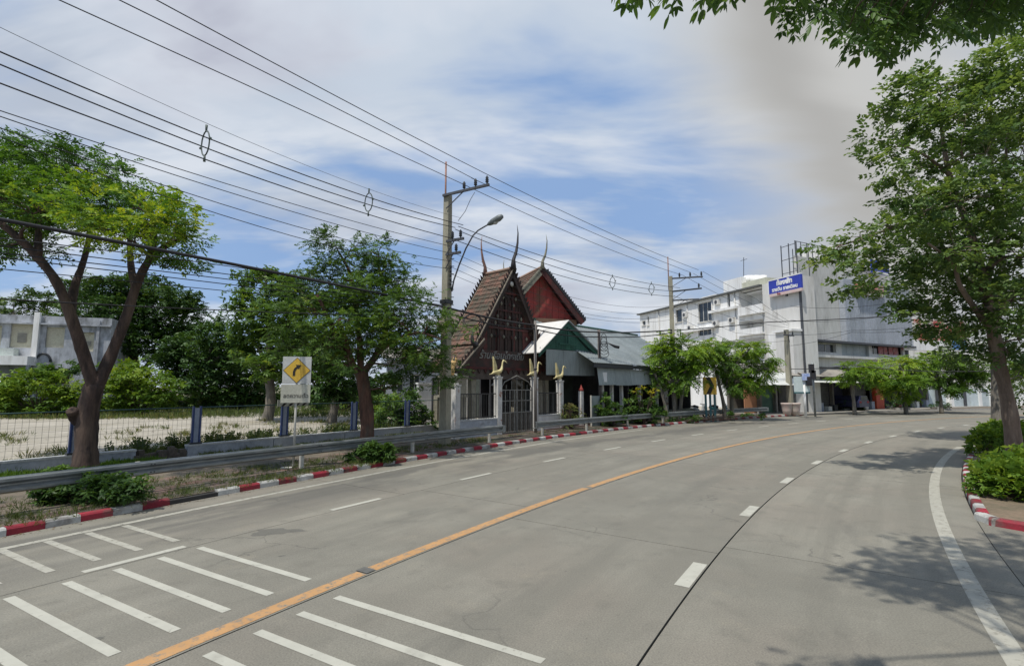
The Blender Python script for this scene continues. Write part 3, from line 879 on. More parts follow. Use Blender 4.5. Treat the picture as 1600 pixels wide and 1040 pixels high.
# ================================================================== ROAD SIGN AT THE LEFT
sp = AR(onR(467, 98.5), 98.5, .1); g = thing('road_sign', 'curve ahead warning sign with yellow diamond on a white board', 'road sign', sp)
fr = frame(sp, (.97, .24))
m_ = MB(fr); m_.tube([(0, .05, 0), (0, .05, 2.85)], .034, 10); build('post', m_, m_post, g)
m_ = MB(fr); m_.box(-.32, -.02, -.12, .10, 0, .035); build('foot', m_, m_post, g)
q = onplane(441, 562, (sp.x, sp.y), (.97, .24)); q2 = onplane(483, 634, (sp.x, sp.y), (.97, .24))
zt, zb = q.z, q2.z; H = zt - zb; Wd = .80; zm = zt - H * .60
sg_w = pm('sign_white', (.50, .51, .49), (.44, .45, .43), 2, .6)
m_ = MB(fr); m_.box(-Wd / 2, Wd / 2, -.02, .0, zm + .008, zt); build('upper_board', m_, sg_w, g)
m_ = MB(fr); m_.box(-Wd / 2 - .02, Wd / 2 - .0, -.02, .0, zb, zm - .008); build('lower_board', m_, pm('sign_cream', (.46, .46, .38), (.40, .40, .33), 2, .6), g)
cz = (zt + zm) / 2; hd = (zt - zm) * .47
for s, y, mt, nm in ((1.0, -.026, pm('sign_dark', (.03, .025, .02), scale=3, rough=.6), 'diamond_border'), (.95, -.032, pm('sign_yellow', (.62, .40, .05), (.55, .34, .045), 2, .5), 'diamond')):
    m_ = MB(fr); m_.prism([(0, cz - hd * s), (hd * s, cz), (0, cz + hd * s), (-hd * s, cz)], y, y + .006); build(nm, m_, mt, g)
m_ = MB(fr); ar = []; R0 = hd * .42
inner = [(hd * (.30) - (R0 + .0) * math.cos(t), cz - hd * .36 + (R0 + hd * .08) * math.sin(t)) for t in np.linspace(0, 1.15, 7)]
w = hd * .085
P_ = [(-hd * .20 + 0, cz - hd * .42), (-hd * .20, cz - hd * .12), (-hd * .13, cz + hd * .10), (hd * .02, cz + hd * .24)]
for (ax, az), (bx, bz) in zip(P_[:-1], P_[1:]):
    dx, dz = bx - ax, bz - az; l = math.hypot(dx, dz); nx, nz = -dz / l * w, dx / l * w
    m_.prism([(ax + nx, az + nz), (ax - nx, az - nz), (bx - nx + dx * .12, bz - nz + dz * .12), (bx + nx + dx * .12, bz + nz + dz * .12)], -.038, -.033)
bx, bz = P_[-1]
m_.prism([(bx - hd * .12, bz + hd * .20), (bx + hd * .10, bz - hd * .16), (bx + hd * .30, bz + hd * .17)], -.038, -.033)
build('curve_arrow', m_, MATS['sign_dark'], g)
build('lettering', text_mb('ลดความเร็ว', .155, fr @ Matrix.Translation((-.0, -.024, zb + .20)), .003, bold=.002), pm('sign_letter_grey', (.10, .095, .08), scale=5, rough=.7), g)
# striped chevron strip on the fence post behind the sign
cp = onR(448, 103.7); cpp = AR(cp, 103.6, 1.5)
g = thing('chevron_strip', 'small black and yellow chevron strip below the curve sign, on the fence', 'sign', cpp)
A_ = onR(442, 103.6); B_ = onR(486, 103.6)
pa, pb = AR(A_, 103.6), AR(B_, 103.6); Ls = (pb - pa).length; fr = frame(pa, pb - pa)
zc = onplane(460, 629, (pa.x, pa.y), pb - pa).z
m_ = MB(fr); m_.box(-.1, Ls, -.02, 0, zc - .13, zc + .13); build('board', m_, MATS['sign_cream'], g)
for k in range(4):
    x = .05 + k * (Ls - .25) / 3.4
    m_ = MB(fr); m_.prism([(x, zc + .12), (x + .11, zc + .12), (x + .24, zc), (x + .11, zc - .12), (x, zc - .12), (x + .12, zc)], -.03, -.022); build('chevron', m_, MATS['sign_dark'], g)

# ================================================================== BUILDINGS
class Fr:
    """upright plane of a facade; L(px,py,n) gives (along, up) measured on the plane n metres behind it"""
    def __init__(s, O, T):
        s.O = Vector((O[0], O[1], 0)); s.T = Vector((T[0], T[1], 0)).normalized(); s.N = Vector((-s.T.y, s.T.x, 0))
        s.M = frame(s.O, s.T)
    def L(s, px, py, n=0.0):
        Q = s.O + s.N * n
        p = onplane(px, py, (Q.x, Q.y), s.T)
        return ((p - Q).x * s.T.x + (p - Q).y * s.T.y, p.z)
    def mb(s): return MB(s.M)
    def at(s, u, n=0, z=0): return s.M @ Vector((u, n, z))

def wall_holes(m_, s0, s1, z0, z1, holes, y0=0.0, y1=.25):
    xs = sorted({s0, s1, *[h[0] for h in holes], *[h[1] for h in holes]}); zs = sorted({z0, z1, *[h[2] for h in holes], *[h[3] for h in holes]})
    xs = [x for x in xs if s0 - 1e-6 <= x <= s1 + 1e-6]; zs = [z for z in zs if z0 - 1e-6 <= z <= z1 + 1e-6]
    for j in range(len(zs) - 1):
        run = None
        for i in range(len(xs)):
            solid = False
            if i < len(xs) - 1:
                cx_, cz_ = (xs[i] + xs[i + 1]) / 2, (zs[j] + zs[j + 1]) / 2
                solid = not any(h[0] < cx_ < h[1] and h[2] < cz_ < h[3] for h in holes)
            if solid and run is None: run = xs[i]
            if not solid and run is not None:
                m_.box(run, xs[i], y0, y1, zs[j], zs[j + 1]); run = None
def window(fr, par, s0, s1, z0, z1, n=1, depth=.18, fmat=None, gmat=None, rows=1):
    m_ = fr.mb(); w = .05
    m_.box(s0, s1, depth - .04, depth + .03, z0, z0 + w); m_.box(s0, s1, depth - .04, depth + .03, z1 - w, z1)
    for i in range(n + 1):
        x = s0 + (s1 - s0) * i / n
        m_.box(max(s0, x - w / 2), min(s1, x + w / 2), depth - .035, depth + .028, z0 + w, z1 - w)
    o = build('window', m_, fmat or m_offwhite, par)
    for i in range(n):
        m_ = fr.mb(); a = s0 + (s1 - s0) * i / n + .03; b = s0 + (s1 - s0) * (i + 1) / n - .03
        m_.box(a, b, depth, depth + .012, z0 + w * .8, z1 - w * .8); build('pane', m_, gmat or m_glass, o)
    return o

m_rooftile = pm('brown_roof_tile', (.18, .092, .065), (.095, .07, .05), 1.3, .9, .5, 25, rnd=.12, c3=(.075, .07, .05), s3=2.2, r3=(.46, .62))
m_wood = pm('weathered_wood', (.032, .026, .022), (.065, .038, .032), 3, .85, .3, 20, stretch=(1, 1, .2), rnd=.25)
m_redwood = pm('red_painted_wood', (.36, .060, .05), (.28, .05, .042), 1.4, .75, .2, 20, rnd=.06, c3=(.16, .08, .05), s3=1.4, r3=(.52, .7))
m_redwood2 = pm('dark_red_wood', (.11, .028, .025), (.045, .022, .02), 2.2, .8, .2, 20, rnd=.25)
m_palewood = pm('pale_barge_edge', (.42, .36, .28), (.30, .26, .20), 3, .8)
m_greybarge = pm('grey_barge', (.25, .24, .18), (.15, .15, .12), 3, .85)
m_navy = pm('dark_finial', (.02, .022, .03), (.035, .03, .03), 6, .6)
m_gold = pm('cream_gold_paint', (.62, .55, .30), (.50, .42, .2), 6, .6, rnd=.1)
m_postw = pm('white_post_flaking', (.62, .61, .58), (.5, .49, .46), 3, .8, .2, 30, c3=(.30, .15, .10), s3=2.2, r3=(.58, .66))
m_ironbar = pm('iron_bars', (.25, .245, .22), (.16, .155, .14), 6, .7)
m_irondk = pm('dark_iron_bars', (.06, .058, .055), scale=6, rough=.7)

def horn(m_, pts, r0, r1, n=7):
    k = len(pts); m_.tube(pts, [r0 + (r1 - r0) * (i / (k - 1)) ** .8 for i in range(k)], n)

# ---- ornate gate pavilion
ga = 42.0
G0 = Fr((0.19, 28.9), (math.sin(R_(ga)), math.cos(R_(ga))))
gate_b = thing('thai_gate_pavilion', 'ornate wooden gate pavilion with steep brown tiled roof, dark finials and carved gable', 'gate pavilion', G0.at(0, 1.2, .1))
ap = G0.L(801, 420); lm = G0.L(750, 525); ll = G0.L(716, 577); rm = G0.L(838, 522); rl = G0.L(871, 580)
Z0 = ll[1]; ux = ap[0]
DEP = 2.15
def slope_tiles(side, top, bot, y0, y1, nrow, name='tile_row', parent=gate_b, mat=None, F_=G0, th=.035):
    for k in range(nrow):
        t0, t1 = k / nrow, (k + 1) / nrow
        p = lambda t: Vector((top[0] + (bot[0] - top[0]) * t, 0, top[1] + (bot[1] - top[1]) * t))
        a, b = p(t0), p(t1 + .25 / nrow)
        nn = Vector((-(bot[1] - top[1]), 0, bot[0] - top[0])).normalized()
        if nn.x * side < 0: nn = -nn
        a1_, b1_ = a + nn * .01, b + nn * .055
        m_ = F_.mb(); ny = max(2, int((y1 - y0) / .22)); vs_ = []; fs = []
        for i in range(ny):
            ya, yb = y0 + (y1 - y0) * i / ny + .006, y0 + (y1 - y0) * (i + 1) / ny - .006
            j = random.uniform(-.012, .018)
            q = [a1_ + Vector((0, ya, 0)), a1_ + Vector((0, yb, 0)), b1_ + Vector((0, yb, -j)), b1_ + Vector((0, ya, -j))]
            n0_ = len(vs_); vs_ += q + [x - nn * th for x in q]
            f_ = [(0, 1, 2, 3), (7, 6, 5, 4), (3, 2, 6, 7), (0, 3, 7, 4), (1, 5, 6, 2)]
            fs += [tuple(n0_ + x for x in f) for f in f_]
        m_.add(vs_, fs)
        o = build(name, m_, mat or m_rooftile, parent); o['kind'] = 'stuff'
A0 = (ux, ap[1] - .05)
slope_tiles(-1, A0, (lm[0] - .25, lm[1] - .35), .12, DEP, 16)
slope_tiles(-1, (lm[0] + .35, lm[1] + .1), (ll[0] + .05, Z0), .12, DEP + .5, 8)
slope_tiles(1, A0, (rm[0] + .25, rm[1] - .35), .12, DEP, 16)
slope_tiles(1, (rm[0] - .35, rm[1] + .1), (rl[0] - .05, Z0), .12, DEP + .5, 8)
# roof boards under the tiles
m_ = G0.mb()
for a, b in ((A0, (lm[0] - .2, lm[1] - .3)), ((lm[0] + .35, lm[1] + .05), (ll[0], Z0 - .05)), (A0, (rm[0] + .2, rm[1] - .3)), ((rm[0] - .35, rm[1] + .05), (rl[0], Z0 - .05))):
    m_.prism([(a[0], a[1] - .03), (b[0], b[1] - .03), (b[0], b[1] - .09), (a[0], a[1] - .12)], .15, DEP - .05)
build('roof_boards', m_, m_wood, gate_b)
m_ = G0.mb(); m_.tube([(ux, .1, ap[1] + .04), (ux, DEP, ap[1] + .02)], .10, 8); build('ridge_cap', m_, pm('ridge_mortar', (.36, .22, .16), (.27, .2, .15), 4, .9), gate_b)
def barge(F_, a, b, par, w=.22, y=-.08, mat=m_wood, edge=m_palewood, teeth=True, th=.07):
    a = Vector((a[0], 0, a[1])); b = Vector((b[0], 0, b[1])); d = (b - a).normalized(); nn = Vector((-d.z, 0, d.x))
    if nn.z < 0: nn = -nn
    m_ = F_.mb(); pl_ = [a + nn * .10, b + nn * .10, b - nn * w, a - nn * w]
    m_.prism([(p.x, p.z) for p in pl_], y, y + th); build('bargeboard', m_, mat, par)
    m_ = F_.mb(); pl_ = [a + nn * .07, b + nn * .07, b + nn * .0, a + nn * .0]
    m_.prism([(p.x, p.z) for p in pl_], y - .03, y + th + .02); build('barge_capping', m_, edge, par)
    if teeth:
        n = int((b - a).length / .26)
        for k in range(n):
            c_ = a + d * (k + .5) * .26 + nn * .13
            m_ = F_.mb(); e = .10
            m_.prism([(p.x, p.z) for p in (c_ - d * e, c_ + d * e, c_ + d * e * .2 + nn * .20 - d * .10)], y, y + .04); build('roof_crest_leaf', m_, mat, par)
for yy in (0.0, DEP + .05):
    fl = G0
    barge(fl, A0, (lm[0] - .25, lm[1] - .35), gate_b, y=yy - .05); barge(fl, A0, (rm[0] + .25, rm[1] - .35), gate_b, y=yy - .05, edge=m_wood)
    if yy == 0:
        barge(fl, (lm[0] + .25, lm[1] - .15), (ll[0], Z0), gate_b, y=-.11); barge(fl, (rm[0] - .25, rm[1] - .15), (rl[0], Z0), gate_b, y=-.11, edge=m_wood)
# finials
def chofa(F_, u, z, y, s, par, mat=m_navy, lean=1):
    m_ = F_.mb()
    pts = [(u, y, z - .15), (u + .02 * lean * s, y, z + .35 * s), (u + .20 * lean * s, y, z + .75 * s), (u + .30 * lean * s, y, z + 1.2 * s), (u + .33 * lean * s, y, z + 1.65 * s), (u + .27 * lean * s, y, z + 2.05 * s)]
    m_.tube(pts, [.15 * s, .085 * s, .07 * s, .05 * s, .03 * s, .008], 7)
    m_.tube([(u + .14 * lean * s, y, z + .62 * s), (u + .32 * lean * s, y, z + .60 * s)], [.04 * s, .008], 6)
    build('finial', m_, mat, par)
chofa(G0, ux, ap[1] + .1, -.05, 1.25, gate_b)
chofa(G0, ux, ap[1] + .05, DEP + .05, 1.1, gate_b, pm('pale_red_finial', (.30, .16, .12), (.2, .12, .1), 5, .8), lean=-1)
for (uu, zz_, ln) in ((lm[0] - .3, lm[1] - .45, -1), (ll[0] - .05, Z0 - .05, -1), (rm[0] + .3, rm[1] - .45, 1), (rl[0] + .05, Z0 - .05, 1)):
    m_ = G0.mb()
    m_.tube([(uu, -.1, zz_), (uu + .18 * ln, -.1, zz_ - .05), (uu + .34 * ln, -.1, zz_ + .12), (uu + .36 * ln, -.1, zz_ + .42), (uu + .27 * ln, -.1, zz_ + .75)], [.13, .13, .11, .07, .015], 6)
    build('eave_horn', m_, m_navy, gate_b)
# carved gable: vertical boards, ribs and the sign beam
zg = G0.L(800, 575)[1]; zbm = G0.L(800, 590)[1]
nb = 15; u0, u1 = lm[0] - .1, rm[0] + .1
bw = (u1 - u0) / nb
def roofz(u):
    t = abs(u - ux); hw = (ux - (lm[0] - .25)) if u < ux else (rm[0] + .25 - ux)
    return ap[1] - .2 - (ap[1] - lm[1] + .35) * min(1, t / hw)
for k in range(nb):
    a = u0 + bw * k + .012; b = a + bw - .024
    m_ = G0.mb(); m_.prism([(a, zg + .9), (b, zg + .9), (b, max(zg + 1, roofz(b))), (a, max(zg + 1, roofz(a)))], .32 + .015 * (k % 2), .36 + .015 * (k % 2))
    build('gable_board', m_, m_redwood2 if (abs(k - 7) > 4 or k % 4 == 1) else m_wood, gate_b)
for t in (.30, .52, .74):
    z = ap[1] - (ap[1] - zg - 1) * t; hw = (u1 - u0) / 2 * t * .92
    m_ = G0.mb(); m_.box(ux - hw, ux + hw, .24, .31, z - .05, z + .05); build('gable_rail', m_, m_redwood2, gate_b)
for uu in (-.9, -.3, .3, .9):
    m_ = G0.mb(); m_.box(ux + uu - .05, ux + uu + .05, .25, .32, zg + .9, roofz(ux + uu) - .1); build('gable_stile', m_, m_wood, gate_b)
m_ = G0.mb(); m_.prism([(ll[0] + .35, zg), (rl[0] - .35, zg), (rm[0] + .1, zg + .95), (lm[0] - .1, zg + .95)], .22, .30); build('sign_panel', m_, pm('dark_sign_panel', (.045, .035, .03), (.09, .04, .035), 2, .8), gate_b)
m_ = G0.mb(); m_.box(ll[0] + .25, rl[0] - .25, .16, .34, zg - .10, zg + .02); build('red_beam', m_, m_redwood2, gate_b)
m_ = G0.mb(); m_.box(ll[0] + .3, rl[0] - .3, .2, .4, zbm - .1, zg - .102); build('lintel_beam', m_, pm('lintel_wood', (.12, .095, .08), (.08, .065, .055), 3, .85), gate_b)
sa, sb = G0.L(752, 556), G0.L(822, 556)
zs_ = G0.L(787, 556)[1]
tx = text_mb('ร้านเรือนไทยเดิม', .70, G0.M @ Matrix.Translation(((sa[0] + sb[0]) / 2, .19, zs_)), .02, shear=.35)
xs_ = [(G0.M.inverted() @ Vector(v)).x for v in tx.v]; wd = max(xs_) - min(xs_)
tx = text_mb('ร้านเรือนไทยเดิม', .70 * (sb[0] - sa[0]) / wd, G0.M @ Matrix.Translation(((sa[0] + sb[0]) / 2, .19, zs_)), .02, shear=.35, bold=.006)
build('sign_lettering', tx, pm('sign_letters_grey', (.26, .255, .235), (.18, .18, .165), 5, .7), gate_b)
m_ = G0.mb(); c0 = (ux - .1, -.02, G0.L(805, 445)[1]); m_.tube([c0, (c0[0], -.06, c0[2])], [.16, .10], 12); build('gable_boss', m_, m_post, gate_b)
for t in (.20, .36, .44, .60, .68, .84):
    z = ap[1] - (ap[1] - zg - 1) * t; hw = (u1 - u0) / 2 * t * .80; n_ = max(1, int(hw * 2 / .3))
    for k in range(n_):
        u = ux - hw + 2 * hw * (k + .5) / n_; e = .085
        m_ = G0.mb(); m_.prism([(u - e, z), (u, z - e * 1.3), (u + e, z), (u, z + e * 1.3)], .21, .245); m_.prism([(u - e * .4, z), (u, z - e * .5), (u + e * .4, z), (u, z + e * .5)], .18, .209)
        build('carved_rosette', m_, (m_greybarge, m_wood, m_redwood2)[k % 3], gate_b)['kind'] = 'stuff'
for k in range(16):
    u = ll[0] + .5 + (rl[0] - ll[0] - 1.0) * (k + .5) / 16
    m_ = G0.mb(); m_.prism([(u - .14, zg - .12), (u, zg - .34), (u + .14, zg - .12)], .12, .155); build('eave_pendant', m_, m_redwood2 if k % 2 else m_wood, gate_b)
# columns and inner screen of the pavilion
for uu in (ll[0] + .7, ll[0] + 1.35, rl[0] - .7, rl[0] - 1.3):
    for y in (.3, DEP + .1):
        m_ = G0.mb(); m_.box(uu - .16, uu + .16, y - .02, y + .3, .1, zbm - .1); build('column', m_, pm('stone_column', (.33, .31, .24), (.24, .22, .17), 3, .9), gate_b)
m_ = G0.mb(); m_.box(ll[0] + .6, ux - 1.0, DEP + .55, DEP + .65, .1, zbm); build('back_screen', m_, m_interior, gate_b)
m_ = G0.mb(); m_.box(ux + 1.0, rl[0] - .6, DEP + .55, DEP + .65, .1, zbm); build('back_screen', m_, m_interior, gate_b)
m_ = G0.mb(); m_.prism([(ux - 1.25, 2.55), (ux, 3.35), (ux + 1.25, 2.55), (ux + 1.05, 2.5), (ux, 3.15), (ux - 1.05, 2.5)], .35, .5); build('arch_trim', m_, m_ironbar, gate_b)
# wall with railings between posts
GW = Fr(AR(41.9, 100.35), (math.sin(R_(41.9)), math.cos(R_(41.9))))
gw = thing('gate_wall', 'low white wall with iron railings and white posts beside the ornate gate', 'wall', GW.at(0, 0, 0))
pu = [GW.L(x, 640)[0] for x in (712, 778, 835, 875)]
zw = GW.L(748, 656)[1]
for a, b in ((pu[0], pu[1]), (pu[2], pu[3])):
    m_ = GW.mb(); m_.box(a + .1, b - .1, -.1, .1, .0, zw); build('wall_panel', m_, m_wallpaint if a < 0 else m_offwhite, gw)
    m_ = GW.mb(); m_.box(a + .1, b - .1, -.13, .13, zw + .002, zw + .06); build('coping', m_, MATS['pale_coping'], gw)
    m_ = GW.mb(); m_.box(a + .1, b - .1, -.02, .02, 2.10, 2.15); m_.box(a + .1, b - .1, -.02, .02, zw + .12, zw + .16); build('rail', m_, m_irondk, gw)
    n = int((b - a) / .17)
    for k in range(n):
        x = a + .15 + (b - a - .3) * k / (n - 1)
        m_ = GW.mb(); m_.box(x - .011, x + .011, -.011, .011, zw + .06, 2.12); build('bar', m_, m_irondk if k % 3 else m_ironbar, gw)
hs = []
for k, u in enumerate(pu):
    h = 2.9 if k in (1, 2) else (2.75 if k == 3 else 2.5)
    m_ = GW.mb(); w = .15
    m_.box(u - w, u + w, -w, w, .05, h); build('post', m_, m_postw, gw)
    m_ = GW.mb(); m_.box(u - w - .03, u + w + .03, -w - .03, w + .03, h + .002, h + .07); m_.box(u - w * .6, u + w * .6, -w * .6, w * .6, h + .072, h + .16); build('post_cap', m_, m_postw, gw)
    hs.append((u, h + .16))
# golden swans on the posts
for (u, h), lb in zip(hs[1:], ('cream golden swan statue on the post left of the iron gate', 'cream golden swan statue on the post beside the thin grey pole', 'cream golden swan statue on the rightmost white gate post')):
    g = thing('swan_statue', lb, 'statue', GW.at(u, 0, h), 'swan statues on the gate posts')
    m_ = GW.mb(); s = 1.0
    m_.tube([(u - .62, 0, h + .02), (u - .45, 0, h + .05), (u - .28, 0, h + .13), (u - .05, 0, h + .15), (u + .15, 0, h + .18), (u + .27, 0, h + .30), (u + .31, 0, h + .48), (u + .33, 0, h + .64), (u + .40, 0, h + .74), (u + .50, 0, h + .72)],
            [.012, .03, .085, .11, .10, .075, .045, .038, .052, .04], 9)
    build('body', m_, m_gold, g)
    m_ = GW.mb(); m_.tube([(u + .50, 0, h + .72), (u + .60, 0, h + .66), (u + .68, 0, h + .62)], [.04, .025, .008], 6); build('beak', m_, m_gold, g)
    m_ = GW.mb(); m_.prism([(u - .32, h + .12), (u - .10, h + .2), (u - .12, h + .42), (u - .22, h + .66), (u - .36, h + .92), (u - .34, h + .6)], -.05, .05); build('raised_tail', m_, m_gold, g)
    m_ = GW.mb(); m_.tube([(u, 0, h - .01), (u, 0, h + .06)], [.12, .09], 8); build('base', m_, m_gold, g)
# double leaf iron gate
gt = thing('iron_gate', 'pale iron double gate with pointed arch top between two white posts', 'gate', GW.at((pu[1] + pu[2]) / 2, 0, .05))
ga0, ga1 = pu[1] + .2, pu[2] - .2; mid = (ga0 + ga1) / 2
for s0, s1 in ((ga0, mid - .02), (mid + .02, ga1)):
    m_ = GW.mb()
    for x in (s0, s1): m_.box(x - .035, x + .035, -.03, .03, .12, 2.35)
    leaf_f = build('gate_leaf_frame', m_, m_ironbar, gt)
    for z in (.16, 1.15, 1.75, 2.3):
        m_ = GW.mb(); m_.box(s0 + .036, s1 - .036, -.02, .02, z - .025, z + .025); build('cross_rail', m_, m_ironbar, leaf_f)
    n = 7
    for k in range(1, n):
        x = s0 + (s1 - s0) * k / n; th = .028 if k % 2 == 0 else .010
        m_ = GW.mb(); m_.box(x - th, x + th, -.012, .012, .19, 2.27); build('bar', m_, m_ironbar if k % 2 == 0 else m_irondk, leaf_f)
    m_ = GW.mb(); m_.box(s0 + .04, s1 - .04, .022, .03, .2, 1.12); build('kick_panel', m_, pm('rusty_grille', (.16, .15, .12), (.10, .085, .07), 9, .8), leaf_f)
m_ = GW.mb(); m_.tube([(ga0, 0, 2.36), (ga0 + .3, 0, 2.72), (mid, 0, 3.05), (ga1 - .3, 0, 2.72), (ga1, 0, 2.36)], .025, 6); build('arch_rail', m_, m_ironbar, gt)
for k in range(1, 6):
    x = ga0 + (ga1 - ga0) * k / 6; zt_ = 2.36 + (.62 * (1 - abs(x - mid) / (mid - ga0)))
    m_ = GW.mb(); m_.box(x - .012, x + .012, -.012, .012, 2.36, zt_); build('arch_bar', m_, m_ironbar, gt)
# garden wall of the yard left of the gate and pale stone lantern pillar behind the railing
m_ = G0.mb(); g = thing('stone_pillar', 'stout pale stone pillar behind the railing, left of the iron gate', 'pillar', GW.at(pu[0] + 1.2, 1.3, .1))
u = pu[0] + 1.1; m_ = GW.mb(); m_.box(u - .5, u + .5, 1.0, 1.9, .1, 2.9); build('shaft', m_, pm('stone_column', (.33, .31, .24)), g)
for z in (.5, 1.95, 2.9): m_ = GW.mb(); m_.box(u - .57, u + .57, .93, 1.97, z, z + .12); build('moulding', m_, MATS['stone_column'], g)
g = thing('stone_lion', 'ochre seated guardian figure on top of the stone pillar by the roadside tree', 'statue', GW.at(u, 1.2, 3.02))
m_ = GW.mb(); m_.tube([(u - .35, 1.3, 3.02), (u - .32, 1.3, 3.3), (u - .18, 1.3, 3.6), (u - .05, 1.3, 3.72)], [.22, .24, .17, .13], 9); m_.tube([(u - .35, 1.3, 3.02), (u - .1, 1.3, 3.0)], .1, 6)
build('body', m_, pm('ochre_stone', (.50, .33, .13), (.42, .28, .12), 5, .8), g)
m_ = GW.mb(); m_.tube([(u - .14, 1.3, 3.68), (u - .02, 1.3, 3.82), (u + .12, 1.3, 3.8)], [.10, .14, .06], 9); build('head', m_, MATS['ochre_stone'], g)

# ---- house with the big red gable behind
RG = Fr((2.05, 34.0), (.93, .37))
rh = thing('thai_house', 'traditional house behind the gate with a large plain red gable', 'house', RG.at(0, 3, .1))
ra_ = RG.L(848, 418); rr_ = RG.L(913, 502); HW = rr_[0] - ra_[0]; lz = rr_[1]
apx = (ra_[0], ra_[1]); Lb = (ra_[0] - HW, lz)
nb = 12
for k in range(nb):
    t0 = -1 + 2 * k / nb; t1 = -1 + 2 * (k + 1) / nb
    z = lambda t: apx[1] - .25 - (apx[1] - lz) * abs(t)
    a, b = apx[0] + HW * .9 * t0 + .01, apx[0] + HW * .9 * t1 - .01
    m_ = RG.mb()
    if t0 < 0 < t1: poly = [(a, lz - .2), (b, lz - .2), (b, z(t1)), (apx[0], z(0)), (a, z(t0))]
    else: poly = [(a, lz - .2), (b, lz - .2), (b, max(lz - .1, z(t1))), (a, max(lz - .1, z(t0)))]
    m_.prism(poly, .5 + .01 * (k % 2), .55 + .01 * (k % 2)); build('gable_board', m_, m_redwood, rh)
m_ = RG.mb(); m_.box(apx[0] - HW * .86, apx[0] + HW * .86, .30, .48, lz - .25, lz + .12); build('gable_sill', m_, pm('sill_wood', (.22, .13, .08), (.16, .1, .07), 3, .85), rh)
m_ = RG.mb(); m_.box(apx[0] - HW * .8, apx[0] + HW * .8, .62, 7, .1, lz - .25); build('wall', m_, pm('dark_green_wall', (.05, .065, .055), (.035, .04, .035), 2, .85), rh)
DR = 6.5
slope_tiles(-1, (apx[0], apx[1]), Lb, .12, DR, 14, parent=rh, F_=RG)
slope_tiles(1, (apx[0], apx[1]), rr_, .12, DR, 14, parent=rh, F_=RG)
m_ = RG.mb(); m_.prism([(apx[0], apx[1] - .03), (rr_[0], rr_[1] - .03), (rr_[0] - .05, rr_[1] - .12), (apx[0], apx[1] - .14)], .15, DR); m_.prism([(apx[0], apx[1] - .03), (apx[0], apx[1] - .14), (Lb[0] + .05, Lb[1] - .12), (Lb[0], Lb[1] - .03)], .15, DR)
build('roof_boards', m_, m_redwood2, rh)
barge(RG, apx, Lb, rh, w=.28, mat=m_greybarge, edge=m_greybarge, teeth=False, th=.12)
barge(RG, apx, rr_, rh, w=.38, mat=m_redwood2, edge=m_dark, teeth=False, th=.12)
for t in np.linspace(.08, .97, 22):
    c_ = (apx[0] + HW * t, apx[1] + (lz - apx[1]) * t); m_ = RG.mb()
    m_.prism([(c_[0] - .02, c_[1] + .16), (c_[0] + .18, c_[1] - .05), (c_[0] + .16, c_[1] + .22)], -.1, -.02); build('roof_crest_leaf', m_, m_dark, rh)
chofa(RG, apx[0] - .05, apx[1] + .05, -.05, 1.1, rh, m_greybarge)
chofa(RG, apx[0] - .05, apx[1] + .02, DR, 1.0, rh, m_greybarge, lean=-1)
m_ = RG.mb(); m_.tube([(apx[0], .1, apx[1] + .05), (apx[0], DR, apx[1] + .05)], .12, 8); build('ridge_cap', m_, MATS['ridge_mortar'], rh)
# dark ridge of a further house left of the gate
FH = Fr(atd(690, 500, 40).to_2d(), (1, .1)); fh = thing('far_house_roof', 'distant grey brown tiled house roof between the pole and the gate pavilion', 'house', FH.at(1, 3, 0))
a, b = FH.L(695, 476), FH.L(752, 474); c_, d_ = FH.L(680, 506), FH.L(765, 506)
m_ = FH.mb(); m_.add([(c_[0], 0, c_[1]), (d_[0], 0, d_[1]), (b[0], 3, b[1]), (a[0], 3, a[1]), (c_[0], 6, c_[1]), (d_[0], 6, d_[1])], [(0, 1, 2, 3), (3, 2, 5, 4), (0, 3, 4), (1, 5, 2), (0, 4, 5, 1)])
build('roof', m_, pm('grey_brown_roof', (.17, .12, .11), (.11, .09, .08), 3, .9), fh)
m_ = FH.mb(); m_.box(c_[0] + .5, d_[0] - .5, .6, 5.4, .1, c_[1] - .03); build('wall', m_, m_offwhite, fh)

# ---- restaurant with green gable and long tin roof
GG = Fr(atd(885, 600, 30.5).to_2d(), (.72, .69))
rs = thing('restaurant', 'open fronted restaurant with dark green gable, long pale tin roof and grey sun blinds', 'restaurant', GG.at(3, 2, .1))
m_green = pm('dark_green_paint', (.035, .12, .085), (.025, .085, .065), 1.5, .75, .1, 20, rnd=.2)
m_tin = pm('pale_tin_roof', (.36, .40, .41), (.28, .32, .33), .8, .45, .1, 10, metal=.15, rnd=.06, c3=(.28, .28, .27), s3=.9, r3=(.6, .78))
m_blind = pm('grey_blind', (.30, .34, .34), (.25, .29, .29), .8, .85, .15, 12, stretch=(1, 1, .2), rnd=.1)
gA = GG.L(886, 503); gL = GG.L(846, 546); gR = GG.L(930, 546); zb_ = GG.L(890, 586)[1]; zmid = GG.L(890, 547)[1]
nb = 11
for k in range(nb):
    a = gL[0] + (gR[0] - gL[0]) * k / nb + .008; b = gL[0] + (gR[0] - gL[0]) * (k + 1) / nb - .008
    z = lambda u: gA[1] - .22 - (gA[1] - gL[1]) * (abs(u - gA[0]) / ((gA[0] - gL[0]) if u < gA[0] else (gR[0] - gA[0])))
    m_ = GG.mb(); poly = [(a, zmid + .02), (b, zmid + .02), (b, max(z(b), zmid + .06)), (a, max(z(a), zmid + .06))]
    if a < gA[0] < b: poly = [(a, zmid + .02), (b, zmid + .02), (b, z(b)), (gA[0], z(gA[0])), (a, z(a))]
    m_.prism(poly, .1, .14); build('gable_board', m_, m_green, rs)
